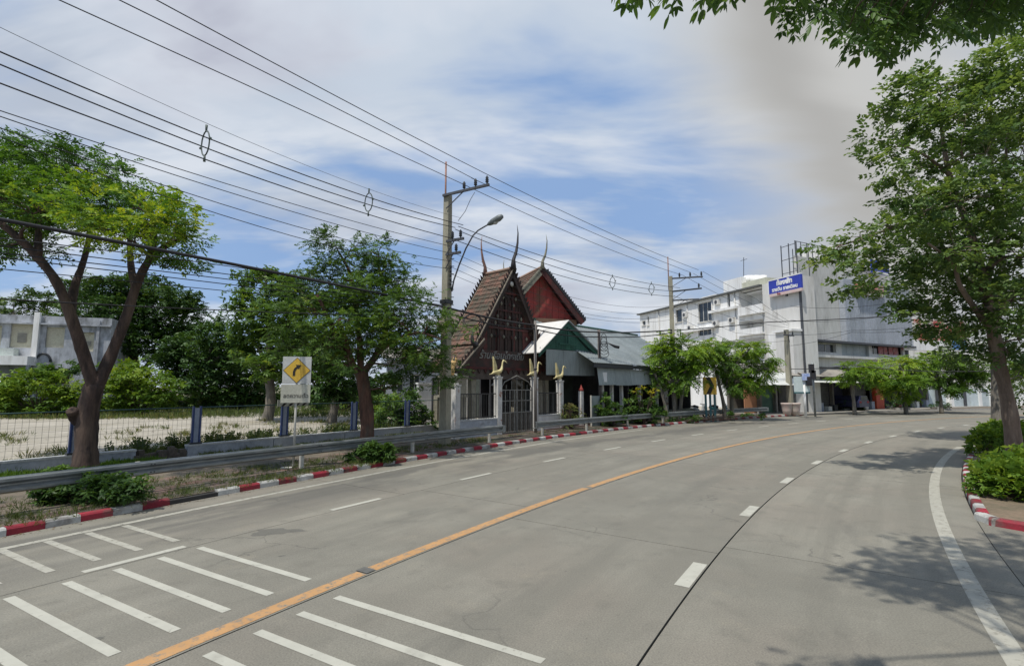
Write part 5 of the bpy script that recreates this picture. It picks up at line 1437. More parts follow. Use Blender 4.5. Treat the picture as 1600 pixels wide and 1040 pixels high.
for i, h in enumerate(hA[:4]):
    m_ = DH.mb(); m_.box(h[0], h[1], .18, .3, h[2], h[3]); o = build('infill_panel', m_, m_cream, dh)
    if i in (0, 2):
        W_ = h[1] - h[0]; m_ = DH.mb(); m_.box(h[0] + W_ * .3, h[0] + W_ * .72, .12, .17, h[2] + .5, h[3] - .9); build('boarded_window', m_, pm('board_grey', (.27, .26, .22), (.22, .21, .18), 3, .9), o)
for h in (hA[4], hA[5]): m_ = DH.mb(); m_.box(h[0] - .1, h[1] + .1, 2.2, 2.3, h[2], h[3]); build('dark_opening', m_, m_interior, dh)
u = d(58, 520)[0]; m_ = DH.mb(); m_.box(u - .22, u + .22, -.35, -.002, d(58, 566)[1], zH + .3); build('pilaster', m_, m_white, dh)
u = d(154, 520)[0]; m_ = DH.mb(); m_.box(u - .12, u + .12, -.2, -.002, 4.2, zH - .3); build('pilaster', m_, m_grey, dh)
m_ = DH.mb(); m_.box(uL, uR, -.3, -.002, zH - .9, zH - .75); build('lintel_band', m_, m_grey, dh)
qa = rect(DH, -60, 555, 58, 572); m_ = DH.mb(); m_.box(qa[0], qa[1], -1.8, -.002, qa[2] + .1, qa[3] - .1); build('canopy_slab', m_, m_white, dh)
for px in (6, 54): u = d(px, 600)[0]; m_ = DH.mb(); m_.box(u - .15, u + .15, -1.7, -1.4, .1, qa[2] + .1); build('canopy_post', m_, m_grey, dh)
m_ = DH.mb(); q = rect(DH, -40, 541, 30, 556); m_.box(q[0], q[1], -.9, -.002, q[2], q[3] - .2); build('parapet', m_, pm('mint_render', (.48, .54, .50), (.42, .46, .44), 1.2, .9), dh)
q = d(68, 560); m_ = DH.mb(); m_.tube([(q[0] + .6 * math.cos(t), -.08, q[1] - .3 + .8 * math.sin(t)) for t in np.linspace(0, 3.1, 10)], .10, 6); build('arch_mark', m_, m_dark, dh)
# white building glimpsed between tree and gate
WH = Fr(atd(600, 600, 40).to_2d(), (.9, .4)); g = thing('small_white_house', 'small white house glimpsed between the roadside tree and the stone pillar', 'house', WH.at(2, 2, 0))
a_, c2_ = WH.L(604, 600)[0], WH.L(702, 600)[0]; zt_ = WH.L(650, 562)[1]
hs2 = [rect(WH, 612, 590, 630, 612), rect(WH, 640, 585, 656, 610)]
m_ = WH.mb(); wall_holes(m_, a_, c2_, .1, zt_, hs2); m_.box(a_, c2_, .25, 5, zt_ - .4, zt_ - .2); build('wall', m_, m_wallpaint, g)
for h in hs2: window(WH, g, *h, n=2)
m_ = WH.mb(); m_.slab([(a_ - .4, -.6, zt_ + .1), (c2_ + .4, -.6, zt_ + .1), (c2_ + .4, 3, zt_ + 1.2), (a_ - .4, 3, zt_ + 1.2)], .1); build('roof', m_, m_awn, g)
g = thing('whitewashed_wall', 'bright whitewashed wall end behind the leafy bush', 'wall', atd(660, 660, 31)); p_ = atd(655, 660, 31); f_ = Fr(p_.to_2d(), (.75, .66))
m_ = f_.mb(); m_.box(-.1, 1.5, 0, .2, .1, f_.L(660, 600)[1]); build('wall_panel', m_, m_white, g)
m_ = f_.mb(); m_.box(-.15, 1.55, -.05, .25, f_.L(660, 600)[1] + .002, f_.L(660, 600)[1] + .1); build('coping', m_, m_white, g)

# ---- yellow chevron sign on teal posts
cpz = onz(1110, 657, .1); fr2 = Fr(cpz.to_2d(), (.97, -.24))
g = thing('chevron_sign', 'yellow curve chevron board on teal posts under the feathery trees', 'road sign', cpz)
q = rect(fr2, 1099, 589, 1119, 616)
m_ = fr2.mb(); m_.box(q[0], q[1], -.03, 0, q[2], q[3]); build('board', m_, MATS['sign_yellow'], g)
W_ = q[1] - q[0]; H_ = q[3] - q[2]; c_ = (q[0] + q[1]) / 2; zc = (q[2] + q[3]) / 2
m_ = fr2.mb(); m_.prism([(c_ - .28 * W_, zc + .48 * H_), (c_ + .04 * W_, zc + .48 * H_), (c_ + .32 * W_, zc), (c_ + .04 * W_, zc - .48 * H_), (c_ - .28 * W_, zc - .48 * H_), (c_ + .02 * W_, zc)], -.045, -.035); build('chevron', m_, MATS['sign_dark'], g)
for u in (q[0] + .15, c_, q[1] - .15): m_ = fr2.mb(); m_.box(u - .07, u + .07, .01, .12, .05, q[2] + .1); build('post', m_, pm('teal_paint', (.05, .14, .15), (.04, .11, .12), 4, .6), g)
# sign boards and posts by the junction
pp = onz(1259, 650, .12)
g = thing('white_post', 'white painted post under the small blue and white sign board', 'post', pp); m_ = MB(); m_.tube([(pp.x, pp.y, .1), (pp.x, pp.y, 3.0)], .10, 10); build('shaft', m_, m_white, g)
f3 = Fr(pp.to_2d(), (.98, -.15)); q = rect(f3, 1241, 588, 1264, 612); q2 = rect(f3, 1254, 583, 1265, 594, -.2)
m_ = f3.mb(); m_.box(q[0], q[1], -.05, .05, q[2], q[3]); build('board', m_, pm('pale_mint_board', (.55, .64, .63), (.5, .58, .58), 1.5, .6), g)
m_ = f3.mb(); m_.box(q[0], q[1], -.08, .08, q[2] - .12, q[2] - .002); build('board_foot', m_, MATS['teal_paint'], g)
m_ = f3.mb(); m_.box(q2[0], q2[1], -.22, -.1, q2[2], q2[3]); build('blue_plate', m_, pm('soft_blue', (.22, .32, .62), (.5, .55, .7), 4, .6), g)
pp = onz(1274, 650, .12); g = thing('signal_post', 'grey post carrying a dark traffic signal head by the junction', 'traffic signal', pp)
m_ = MB(); m_.tube([(pp.x, pp.y, .1), (pp.x, pp.y, 4.4)], .08, 10); build('shaft', m_, m_galv, g)
for dz, dx in ((3.9, -.2), (2.9, -.45), (3.4, -.1)): m_ = MB(); m_.box(pp.x + dx - .18, pp.x + dx + .18, pp.y - .3, pp.y - .09, dz - .35, dz + .35); build('signal_head', m_, m_navy, g)
for px, lb in ((1230, 'round pale pink planter pot, the left of two by the pale pole'), (1243, 'round pale planter pot, the right of two by the pale pole')):
    pp = onz(px, 648, .1); g = thing('planter_pot', lb, 'plant pot', pp, 'planter pots by the junction')
    m_ = MB(); m_.lathe(pp, [(.30, 0), (.36, .4), (.42, .85), (.46, .9), (.46, 1.0), (.38, 1.0)], 14); build('pot', m_, pm('pinkish_pot', (.55, .42, .38), (.5, .46, .4), 3, .8, rnd=.1), g)
    m_ = MB(); m_.cyl((pp.x, pp.y, .9), .36, .08, 12); build('soil', m_, m_ground, g)
for px, lb in ((1167, 'orange concrete block left of the junction shops'), (1178, 'orange brown crate block beside the green shutter')):
    pp = onz(px, 643, .1); g = thing('orange_block', lb, 'block', pp); m_ = MB(); m_.box(pp.x - .3, pp.x + .3, pp.y - .3, pp.y + .3, .1, 1.9); build('body', m_, MATS['orange_panel'], g); m_ = MB(); m_.box(pp.x - .34, pp.x + .34, pp.y - .34, pp.y + .34, 1.902, 2.0); build('cap', m_, MATS['orange_panel'], g)
# small pale gate posts among the feathery trees
pp = onz(1041, 652, .1); g = thing('gate_post', 'pale concrete gate post among the feathery trees', 'post', pp); m_ = MB(); m_.box(pp.x - .16, pp.x + .16, pp.y - .16, pp.y + .16, .1, 2.2); build('shaft', m_, m_postw, g); m_ = MB(); m_.box(pp.x - .22, pp.x + .22, pp.y - .22, pp.y + .22, 2.202, 2.32); m_.lathe((pp.x, pp.y, 2.32), [(.05, 0), (.14, .1), (.1, .24), (.01, .3)], 10); build('cap', m_, m_postw, g)
# scooters parked under the trees
def scooter(px, py, lb, col, rz):
    pp = onz(px, py, .1); g = thing('motor_scooter', lb, 'scooter', pp, 'scooters parked by the chevron sign')
    M0 = Matrix.Translation((pp.x, pp.y, .1)) @ Matrix.Rotation(rz, 4, 'Z')
    for x in (-.62, .62):
        m_ = MB(M0); m_.tube([(x + .22 * math.cos(t), 0, .28 + .22 * math.sin(t)) for t in np.linspace(0, 6.2832, 17)], .06, 6); build('wheel', m_, m_cable, g)
    m_ = MB(M0); m_.tube([(-.75, 0, .75), (-.45, 0, .70), (-.1, 0, .55), (.1, 0, .35), (.35, 0, .38), (.5, 0, .75), (.46, 0, .98)], [.06, .15, .16, .11, .10, .13, .06], 9); build('body', m_, col, g)
    m_ = MB(M0); m_.tube([(-.72, 0, .84), (-.4, 0, .86), (-.05, 0, .80)], [.07, .12, .09], 8); build('seat', m_, m_cable, g)
    m_ = MB(M0); m_.tube([(.46, -.32, 1.04), (.44, 0, 1.0), (.46, .32, 1.04)], .025, 6); build('handlebar', m_, m_dark, g)
    m_ = MB(M0); m_.tube([(.58, 0, .25), (.46, 0, 1.0)], .04, 6); build('fork', m_, m_dark, g)
    m_ = MB(M0); m_.tube([(.52, 0, .9), (.6, 0, .9)], [.09, .05], 8); build('headlight', m_, m_white, g)
scooter(1092, 652, 'pale grey motor scooter parked left of the chevron sign', pm('scooter_grey', (.4, .42, .43), scale=2, rough=.3), .4)
scooter(1124, 652, 'teal motor scooter parked right of the chevron sign', pm('scooter_teal', (.04, .22, .24), scale=2, rough=.3), -.6)

# ================================================================== VEGETATION
def tpl_pinnate(n=4, L=.36, W=.17, spread=62, droop=.18):
    t = []
    for i in range(n):
        x = .22 + .62 * i / max(1, n - 1)
        for s_ in (-1, 1):
            t.append((x, s_ * math.radians(spread - 16 * i / n), L * (1 - .15 * abs(i - n * .45) / n), W, droop))
    t.append((.86, 0.0, L, W, droop))
    return t
def tpl_whorl(n=6, L=.75, W=.34, droop=.25):
    return [(.05 + .12 * (i % 3), 2 * math.pi * i / n, L * (.8 + .2 * (i % 2)), W, droop) for i in range(n)]
def tpl_feather(n=8, L=.27, W=.11):
    t = []
    for i in range(n):
        x = .12 + .84 * i / (n - 1)
        for s_ in (-1, 1):
            t.append((x, s_ * math.radians(66 - 20 * i / n), L * (1 - .45 * abs(i / (n - 1) - .4)), W, .30))
    return t
def tpl_blade(n=3):
    return [(0.0, (i - (n - 1) / 2) * .45, .9 + .1 * (i % 2), .10, -.05) for i in range(n)]
T_OV = tpl_pinnate(3, .42, .26, 58, .25)
T_PIN, T_WH, T_FE, T_BL = tpl_pinnate(), tpl_whorl(), tpl_feather(), tpl_blade()
def norm(a):
    return a / np.maximum(np.linalg.norm(a, axis=-1, keepdims=True), 1e-9)
def leaf_arrays(pos, dr, up, size, tone, tpl, curl=.25):
    N = len(pos); dr = norm(dr); sd = norm(np.cross(dr, up)); up = np.cross(sd, dr)
    V = []; T = []
    for (x, ang, L, W, dp) in tpl:
        j = rng.normal(0, .14, (N, 1)); jl = 1 + rng.normal(0, .12, (N, 1))
        s = size[:, None]
        ld = norm(dr * np.cos(ang + j) + sd * np.sin(ang + j) - up * (dp + rng.normal(0, .15, (N, 1))))
        # rachis bends down towards its end
        base = pos + dr * x * s - up * (curl * x * x) * s
        pr = norm(np.cross(ld, up) + up * rng.normal(0, .25, (N, 1)))
        Ls = L * s * jl; Ws = W * s * .5
        tip = base + ld * Ls
        mid = base + ld * Ls * .48
        dn = up * (.10 * Ls)
        V.append(np.stack([base, mid + pr * Ws + dn, tip - dn * .3, mid - pr * Ws + dn], 1))
        T.append(np.repeat(np.clip(tone + rng.normal(0, .05, N), 0, 1)[:, None], 4, 1))
    V = np.concatenate(V).reshape(-1, 3); T = np.concatenate(T).reshape(-1)
    return V, T
def quad_mesh(name, V, T, mat):
    me = bpy.data.meshes.new(name); nv = len(V); nf = nv // 4
    me.vertices.add(nv); me.vertices.foreach_set('co', V.astype(np.float32).ravel())
    me.loops.add(nv); me.loops.foreach_set('vertex_index', np.arange(nv, dtype=np.int32))
    me.polygons.add(nf); me.polygons.foreach_set('loop_start', np.arange(0, nv, 4, dtype=np.int32)); me.polygons.foreach_set('loop_total', np.full(nf, 4, np.int32))
    at = me.attributes.new('tone', 'FLOAT', 'POINT'); at.data.foreach_set('value', T.astype(np.float32))
    me.materials.append(mat); me.update(); me.validate()
    return me
def leaves_obj(name, arrs, mat, parent, loc=None):
    V = np.concatenate([a[0] for a in arrs]); T = np.concatenate([a[1] for a in arrs])
    if parent is not None: L = np.array(root_loc(parent)); off = (0, 0, 0)
    else: L = np.array(loc); off = loc
    me = quad_mesh(name, V - L, T, mat)
    o = link(name, me, parent, off); o['kind'] = 'stuff'
    return o
def clump(c, r, n, size, tone, tpl, nsub=None, droop=0.0, flat=.8, spread=.30, jitter=.10, out_bias=.55):
    """sprigs gathered in sub-clusters over an ellipsoid"""
    c = np.array(c); r = np.array(r if hasattr(r, '__len__') else (r, r, r * flat))
    nsub = nsub or max(4, int(n / 14))
    d = norm(rng.normal(0, 1, (nsub, 3))); rad = rng.uniform(.35, 1.0, (nsub, 1)) ** .6
    sc = c + d * rad * r
    st = rng.normal(0, .10, nsub)
    ix = rng.integers(0, nsub, n)
    p = sc[ix] + rng.normal(0, 1, (n, 3)) * r * spread * np.array([1, 1, .6])
    out = norm((p - c) / r)
    az = rng.uniform(0, 2 * math.pi, n)
    dr = out * out_bias + np.stack([np.cos(az), np.sin(az), rng.normal(0, .25, n)], 1) * .7 + np.array([0, 0, .12 - droop])
    up = norm(np.array([0, 0, 1.0]) + rng.normal(0, .33, (n, 3)) + out * .25)
    sz = size * rng.uniform(.75, 1.25, n)
    tn = np.clip(tone + st[ix] + rng.normal(0, jitter, n), 0, 1)
    return leaf_arrays(p, dr, up, sz, tn, tpl), sc

def bark(name, c1, c2, c3=None):
    return pm(name, c1, c2, 6, .95, 1.0, 22, stretch=(1, 1, .22), c3=c3, s3=2.2, r3=(.52, .66))
m_bark = bark('brown_bark', (.085, .056, .045), (.042, .031, .027), (.12, .085, .065))
m_bark_red = bark('reddish_bark', (.16, .085, .06), (.075, .045, .035), (.10, .09, .07))
m_bark_pale = bark('pale_bark', (.20, .15, .115), (.12, .09, .07), (.26, .21, .165))
m_bark_grey = bark('grey_bark', (.20, .18, .15), (.12, .11, .09))

def limb(m_, pts, r0, r1, n=9, wob=.06):
    P = [Vector(p) for p in pts]; Q = []
    for i in range(len(P) - 1):
        p0 = P[max(i - 1, 0)]; p1 = P[i]; p2 = P[i + 1]; p3 = P[min(i + 2, len(P) - 1)]
        for k in range(5):
            t = k / 5
            Q.append(.5 * ((2 * p1) + (p2 - p0) * t + (2 * p0 - 5 * p1 + 4 * p2 - p3) * t * t + (3 * p1 - p0 - 3 * p2 + p3) * t ** 3))
    Q.append(P[-1]); N = len(Q)
    rad = [(r0 + (r1 - r0) * i / (N - 1)) * (1 + random.uniform(-wob, wob)) for i in range(N)]
    n = 14; ph = random.uniform(0, 6); ring = []; up = Vector((0.13, .99, 0)).normalized()
    for i, p in enumerate(Q):
        dd = Q[min(i + 1, N - 1)] - Q[max(i - 1, 0)]; dd = dd.normalized() if dd.length > 1e-9 else Vector((0, 0, 1))
        a_ = dd.cross(up); a_ = a_.normalized() if a_.length > 1e-4 else Vector((1, 0, 0)); b_ = a_.cross(dd).normalized(); up = b_
        for k in range(n):
            t = 2 * math.pi * k / n
            f = 1 + .09 * math.sin(3 * t + ph + i * .16) + .06 * math.sin(7 * t - i * .3 + ph) + random.uniform(-.05, .05)
            if p.z < .7: f += (.7 - max(p.z, 0)) * .35 * (1 + .5 * math.sin(5 * t + ph))
            ring.append(p + (a_ * math.cos(t) + b_ * math.sin(t)) * rad[i] * f)
    fs = [(i * n + k, i * n + (k + 1) % n, (i + 1) * n + (k + 1) % n, (i + 1) * n + k) for i in range(N - 1) for k in range(n)]
    fs += [tuple(range(n - 1, -1, -1)), tuple((N - 1) * n + k for k in range(n))]
    m_.add(ring, fs, True)
    return Q, rad
def branch_to(m_, nodes, target, r, seg=4):
    """crooked branch from the nearest node of the skeleton to a target"""
    t = Vector(target)
    best = min(nodes, key=lambda q: (q[0] - t).length + max(0, (q[0].z - t.z)) * 1.2)
    a = best[0]; r = min(r, best[1] * .8); L = (t - a).length
    pts = [a]
    for k in range(1, seg):
        u = k / seg; p = a.lerp(t, u); p.z += .10 * L * math.sin(u * math.pi)
        p += Vector((random.uniform(-1, 1), random.uniform(-1, 1), random.uniform(-1, 1))) * L * .05
        pts.append(p)
    pts.append(t)
    m_.tube(pts, [r * (1 - .75 * i / seg) for i in range(seg + 1)], 5)
    return [(p, r * (1 - .7 * i / seg)) for i, p in enumerate(pts)][1:]

def tree(label, base, limbs, clumps, mats, leafmat, size, tpl, dens=1.0, cat='tree', group=None, name='tree', twigs=True, r_br=.06, droop=0.0, flat=.8, spread=.30, dper=None, out_bias=.55):
    """limbs: (points, r0, r1) in world space; clumps: (centre, radius, tone[, density])"""
    g = thing(name, label, cat, base, group)
    m_ = MB(); nodes = []
    for pts, r0, r1 in limbs:
        Q, rad = limb(m_, pts, r0, r1); nodes += list(zip(Q, rad))
    build('trunk', m_, mats, g)
    arrs = []; br = MB()
    order = sorted(clumps, key=lambda c: min((Vector(c[0]) - q[0]).length for q in nodes))
    for c in order:
        cc_, r, tn = c[:3]; k = c[3] if len(c) > 3 else 1.0
        rr = r if not hasattr(r, '__len__') else (r[0] + r[1] + r[2]) / 3
        n = max(8, int(1.9 * dens * k * 150 * (rr / size) ** 2 / 9))
        a, sc = clump(cc_, r, n, size, tn, tpl, droop=droop, flat=flat, spread=spread, out_bias=out_bias)
        arrs.append(a)
        if twigs:
            nn_ = branch_to(br, nodes, cc_, r_br); nodes += nn_
            for q in sc[:10]:
                branch_to(br, nn_, q, r_br * .4, 3)
    if br.v:
        o = build('branches', br, mats, g); o['kind'] = 'stuff'
    leaves_obj('crown', arrs, leafmat, g)
    return g

G1 = leaf_mat('leaves_rain_tree', [(0, (0.024, 0.059, 0.016)), (.35, (0.057, 0.139, 0.024)), (.66, (0.124, 0.238, 0.030)), (.85, (0.304, 0.409, 0.027)), (1.0, (0.325, 0.371, 0.040))])
G2 = leaf_mat('leaves_deep_green', [(0, (0.024, 0.059, 0.017)), (.4, (0.066, 0.133, 0.030)), (.7, (0.125, 0.221, 0.039)), (1, (0.287, 0.343, 0.043))])
G3 = leaf_mat('leaves_far_green', [(0, (0.019, 0.046, 0.013)), (.5, (0.046, 0.103, 0.021)), (1, (0.143, 0.216, 0.032))], .2)
G4 = leaf_mat('leaves_bright_bush', [(0, (0.039, 0.088, 0.013)), (.5, (0.106, 0.198, 0.021)), (1, (0.247, 0.330, 0.033))], .3)
G5 = leaf_mat('leaves_feathery', [(0, (0.028, 0.066, 0.016)), (.4, (0.086, 0.173, 0.023)), (.75, (0.184, 0.307, 0.028)), (1, (0.338, 0.420, 0.044))], .32)
G6 = leaf_mat('leaves_right_tree', [(0, (0.036, 0.071, 0.027)), (.4, (0.097, 0.170, 0.050)), (.7, (0.205, 0.293, 0.088)), (1, (0.353, 0.417, 0.118))], .36)
G7 = leaf_mat('dry_weeds', [(0, (0.051, 0.085, 0.021)), (.5, (0.111, 0.145, 0.034)), (1, (0.255, 0.212, 0.085))], .2)
G8 = leaf_mat('yellow_blossom', [(0, (0.420, 0.360, 0.020)), (1, (0.420, 0.420, 0.040))], .2)

def pxr(px, r, d): return r * d / 780.0
def CL(lst, d, dj=0.0, tone=.4):
    """clumps from (px, py, radius px[, tone[, density[, depth offset]]]) at depth d"""
    out_ = []
    for q in lst:
        px, py, r = q[:3]; tn = q[3] if len(q) > 3 else tone; k = q[4] if len(q) > 4 else 1.0
        dd = d + (q[5] if len(q) > 5 else random.uniform(-dj, dj))
        out_.append((atd(px, py, dd), r * dd / 790.0, tn, k))
    return out_
def PL(pts, d):
    return [atd(p[0], p[1], d + (p[2] if len(p) > 2 else 0)) for p in pts]

# ---- left roadside tree
d = 14.6
bL = onz(133, 737, .1); d = bL.y
lb = [([(bL.x, bL.y, 0)] + PL([(134, 700), (137, 650), (148, 600)], d), .29, .24),
      (PL([(150, 615), (130, 555, -.2), (112, 500, -.4), (88, 440, -.6), (50, 392, -.8), (5, 352, -1.0), (-40, 330, -1.1)], d), .17, .07),
      (PL([(110, 490, -.4), (116, 450, .1), (128, 415, .4), (138, 375, .6), (140, 330, .8)], d), .12, .05),
      (PL([(148, 612), (172, 560, .2), (196, 500, .3), (212, 450, .4), (232, 408, .3), (262, 382, .2), (290, 370, .1)], d), .175, .06),
      (PL([(212, 450, .4), (205, 415, .9), (203, 380, 1.4), (200, 335, 1.8)], d), .11, .05),
      (PL([(232, 410, .3), (240, 370, -.5), (236, 330, -1.0)], d), .11, .05),
      (PL([(60, 400, -.8), (62, 350, -.2), (75, 300, .2)], d), .10, .04),
      (PL([(126, 660), (118, 652, -.1), (112, 640, -.3)], d), .16, .13)]
cl_ = [(18, 262, 52, .30), (70, 245, 42, .30), (118, 262, 42, .32), (165, 285, 42, .35), (-40, 270, 70, .35), (5, 315, 55, .45), (60, 310, 50, .52), (115, 310, 48, .55), (165, 325, 45, .50),
       (210, 325, 42, .50), (240, 300, 26, .60), (252, 345, 44, .70), (288, 372, 34, .68), (225, 372, 36, .72), (130, 350, 38, .72), (85, 352, 36, .66), (30, 362, 40, .45), (-40, 350, 70, .4),
       (180, 365, 34, .60), (300, 398, 22, .45), (303, 420, 13, .35, .7), (290, 345, 26, .50), (10, 385, 26, .35, .7), (250, 390, 26, .5), (65, 385, 22, .4, .6), (12, 228, 22, .28), (100, 232, 18, .28)]
C3 = CL(cl_, d, 1.1) + CL([(30, 290, 60, .35), (100, 290, 55, .35), (170, 320, 50, .4), (230, 350, 45, .5), (-30, 330, 60, .35)], d + 2.2, .5) + CL([(60, 330, 45, .6, .7), (150, 335, 45, .65, .7), (230, 350, 40, .7, .7)], d - 1.8, .4)
tree('large forked roadside tree at the far left with yellow green leaves', bL, lb, C3, m_bark, G1, .30, T_PIN, .80, group='roadside trees on the left footway', name='roadside_tree')

# ---- centre roadside tree
bC = onz(574, 700, .1); bC = AR(onR(574, 100.0), 100.0, .1); d = bC.y
lb = [([(bC.x, bC.y, 0)] + PL([(574, 670), (570, 620), (564, 580)], d), .25, .23),
      (PL([(564, 590), (545, 560, -.3), (525, 525, -.6), (510, 490, -.8), (495, 460, -1)], d), .15, .05),
      (PL([(565, 585), (590, 550, .3), (604, 505, .4), (600, 455, .4), (590, 410, .4)], d), .14, .05),
      (PL([(564, 585), (562, 530, .2), (556, 480, .4), (548, 430, .5), (530, 395, .5)], d), .13, .04),
      (PL([(585, 555, .2), (620, 530, -.3), (655, 520, -.6), (690, 530, -.8)], d), .09, .03),
      (PL([(550, 565, -.2), (540, 530, -1.0), (530, 500, -1.6)], d), .10, .04)]
cl_ = [(490, 380, 20, .35), (520, 378, 20, .35), (555, 385, 26, .38), (592, 392, 24, .38), (500, 410, 20, .35), (552, 425, 38, .42), (600, 428, 34, .42), (630, 440, 22, .35), (515, 440, 34, .42), (470, 455, 34, .35),
       (640, 472, 34, .45), (590, 475, 42, .45), (545, 480, 42, .42), (495, 490, 38, .42), (450, 500, 34, .40), (672, 500, 30, .50), (640, 520, 36, .48), (600, 530, 36, .42), (550, 530, 34, .35), (505, 545, 34, .38), (462, 545, 32, .38),
       (695, 520, 22, .55, .8), (680, 555, 30, .42), (650, 570, 32, .35), (695, 580, 26, .35), (708, 605, 14, .32, .8), (640, 600, 22, .35, .7), (610, 570, 26, .4, .7), (520, 570, 24, .4, .7), (735, 520, 12, .5, .7), (600, 610, 20, .42, .6)]
C3 = CL(cl_, d, .9) + CL([(540, 500, 34, .5, .8), (580, 520, 36, .5, .8), (620, 500, 34, .5, .8), (560, 455, 34, .5, .8), (515, 530, 34, .45, .8), (600, 550, 26, .45, .7), (545, 560, 24, .4, .7), (655, 545, 30, .5, .8)], d - 1.6, .3) + CL([(540, 440, 50, .3), (600, 470, 55, .3), (500, 500, 45, .3), (650, 530, 45, .3), (560, 520, 45, .25)], d + 1.7, .4)
tree('bushy roadside tree with a forked trunk, between the curve sign and the ornate gate', bC, lb, C3, m_bark_red, G2, .29, T_PIN, .78, group='roadside trees on the left footway', name='roadside_tree')

# ---- right roadside trees
bR = AR(onR(1588, 81.6), 81.6, .1); bR = onz(1588, 732, .1); d = bR.y
lbA = [([(bR.x, bR.y, 0)] + PL([(1586, 700), (1578, 640), (1563, 570), (1550, 505)], d), .215, .14),
       (PL([(1550, 510), (1540, 450, .1), (1522, 380, .2), (1500, 320, .3), (1484, 275, .4), (1474, 225, .5), (1468, 170, .6)], d), .14, .04),
       (PL([(1553, 520), (1522, 480, -.4), (1500, 445, -.7), (1488, 410, -.9), (1450, 380, -1.1)], d), .09, .03),
       (PL([(1552, 505), (1572, 470, .5), (1598, 440, 1.0), (1640, 400, 1.4)], d), .11, .05),
       (PL([(1540, 450), (1552, 400, .8), (1562, 340, 1.2), (1570, 270, 1.5), (1575, 180, 1.6)], d), .09, .03),
       (PL([(1484, 275), (1462, 255, -.3), (1440, 240, -.6), (1405, 225, -.8)], d), .05, .02),
       (PL([(1500, 320), (1460, 330, -.4), (1420, 345, -.7), (1370, 365, -1), (1310, 385, -1.2)], d), .06, .02)]
clA = [(1600, 70, 45, .5), (1560, 95, 42, .5), (1515, 120, 40, .5), (1470, 135, 34, .5), (1435, 128, 22, .48), (1400, 150, 26, .48), (1378, 182, 22, .42), (1410, 190, 30, .42), (1455, 180, 34, .45), (1510, 180, 40, .5), (1570, 160, 48, .5), (1620, 160, 50, .5),
       (1360, 215, 16, .3), (1366, 245, 20, .35), (1395, 245, 26, .42), (1380, 270, 18, .40), (1430, 262, 28, .42), (1480, 250, 32, .42), (1540, 240, 44, .45), (1600, 240, 48, .45), (1415, 300, 24, .42), (1460, 310, 36, .42), (1520, 310, 44, .4), (1585, 320, 50, .4),
       (1372, 326, 13, .42, .7), (1420, 350, 34, .42), (1345, 362, 22, .45), (1380, 368, 26, .42), (1312, 382, 18, .45), (1285, 388, 13, .45), (1268, 402, 9, .45), (1300, 410, 16, .5), (1335, 402, 24, .45), (1375, 405, 30, .45), (1430, 400, 38, .45), (1490, 385, 44, .42), (1550, 390, 46, .35), (1610, 400, 52, .35),
       (1312, 452, 13, .5), (1338, 440, 22, .48), (1365, 455, 24, .48), (1320, 470, 10, .45, .7), (1400, 455, 32, .42), (1450, 455, 40, .42), (1510, 455, 42, .35), (1580, 470, 46, .35), (1425, 500, 18, .4), (1465, 500, 30, .38), (1520, 515, 34, .3), (1590, 530, 46, .35), (1422, 530, 8, .35, .7), (1395, 488, 12, .4, .7)]
C3 = CL(clA, d, 1.3)
tree('tall leaning roadside tree at the right edge, rising from the clipped hedge', bR, lbA, C3, m_bark_pale, G6, .34, T_OV, .86, group='roadside trees on the right kerb', name='roadside_tree', spread=.34)
bB = onz(1560, 690, .1); d = bB.y
lbB = [([(bB.x, bB.y, 0)] + PL([(1560, 660), (1558, 600), (1556, 540), (1552, 470)], d), .24, .17),
       (PL([(1552, 480), (1566, 420, .3), (1560, 340, .5), (1550, 260, .6), (1540, 180, .7)], d), .13, .04), (PL([(1553, 490), (1520, 440, -.3), (1470, 420, -.6), (1420, 400, -.8)], d), .09, .03)]
C3 = CL([(1480, 200, 50, .35), (1540, 200, 55, .35), (1600, 230, 60, .35), (1440, 330, 40, .3), (1500, 320, 55, .3), (1560, 330, 60, .28), (1450, 430, 48, .3), (1520, 420, 55, .25), (1590, 430, 60, .25), (1480, 500, 35, .25), (1560, 510, 50, .25), (1620, 330, 60, .3), (1640, 500, 60, .3), (1430, 380, 36, .3), (1510, 550, 26, .3), (1600, 590, 40, .4)], d, 1.2)
tree('darker trunked roadside tree just behind the leaning tree at the right edge', bB, lbB, C3, m_bark_grey, G6, .38, T_OV, .45, group='roadside trees on the right kerb', name='roadside_tree', spread=.34)

# ---- overhanging tree close to the camera, its trunk out of view to the right
bO = Vector((8.8, 2.6, .1))
g = thing('overhanging_tree', 'dark leafy branches hanging into the top right corner from a near tree', 'tree', bO, None)
m_ = MB(); nodes = []
for pts, r0, r1 in [([(8.8, 2.6, 0), (8.7, 2.7, 1.8), (8.4, 2.8, 3.6), (7.9, 3.0, 5.0)], .26, .18), ([(7.9, 3.0, 5.0), (6.8, 3.4, 6.0), (5.4, 4.0, 6.75), (4.3, 4.6, 7.0), (3.3, 4.6, 6.9), (2.6, 4.2, 6.6)], .12, .015),
                    ([(7.9, 3.0, 5.0), (7.2, 4.4, 6.2), (5.9, 5.4, 6.9)], .10, .03), ([(8.0, 3.0, 4.9), (8.6, 2.2, 6.6), (8.3, 1.6, 8.0)], .13, .05), ([(6.2, 3.7, 6.35), (4.6, 3.3, 6.2), (3.0, 3.2, 5.7), (1.8, 3.2, 5.3)], .06, .012)]:
    Q, rad = limb(m_, pts, r0, r1); nodes += list(zip(Q, rad))
build('trunk', m_, m_bark, g)
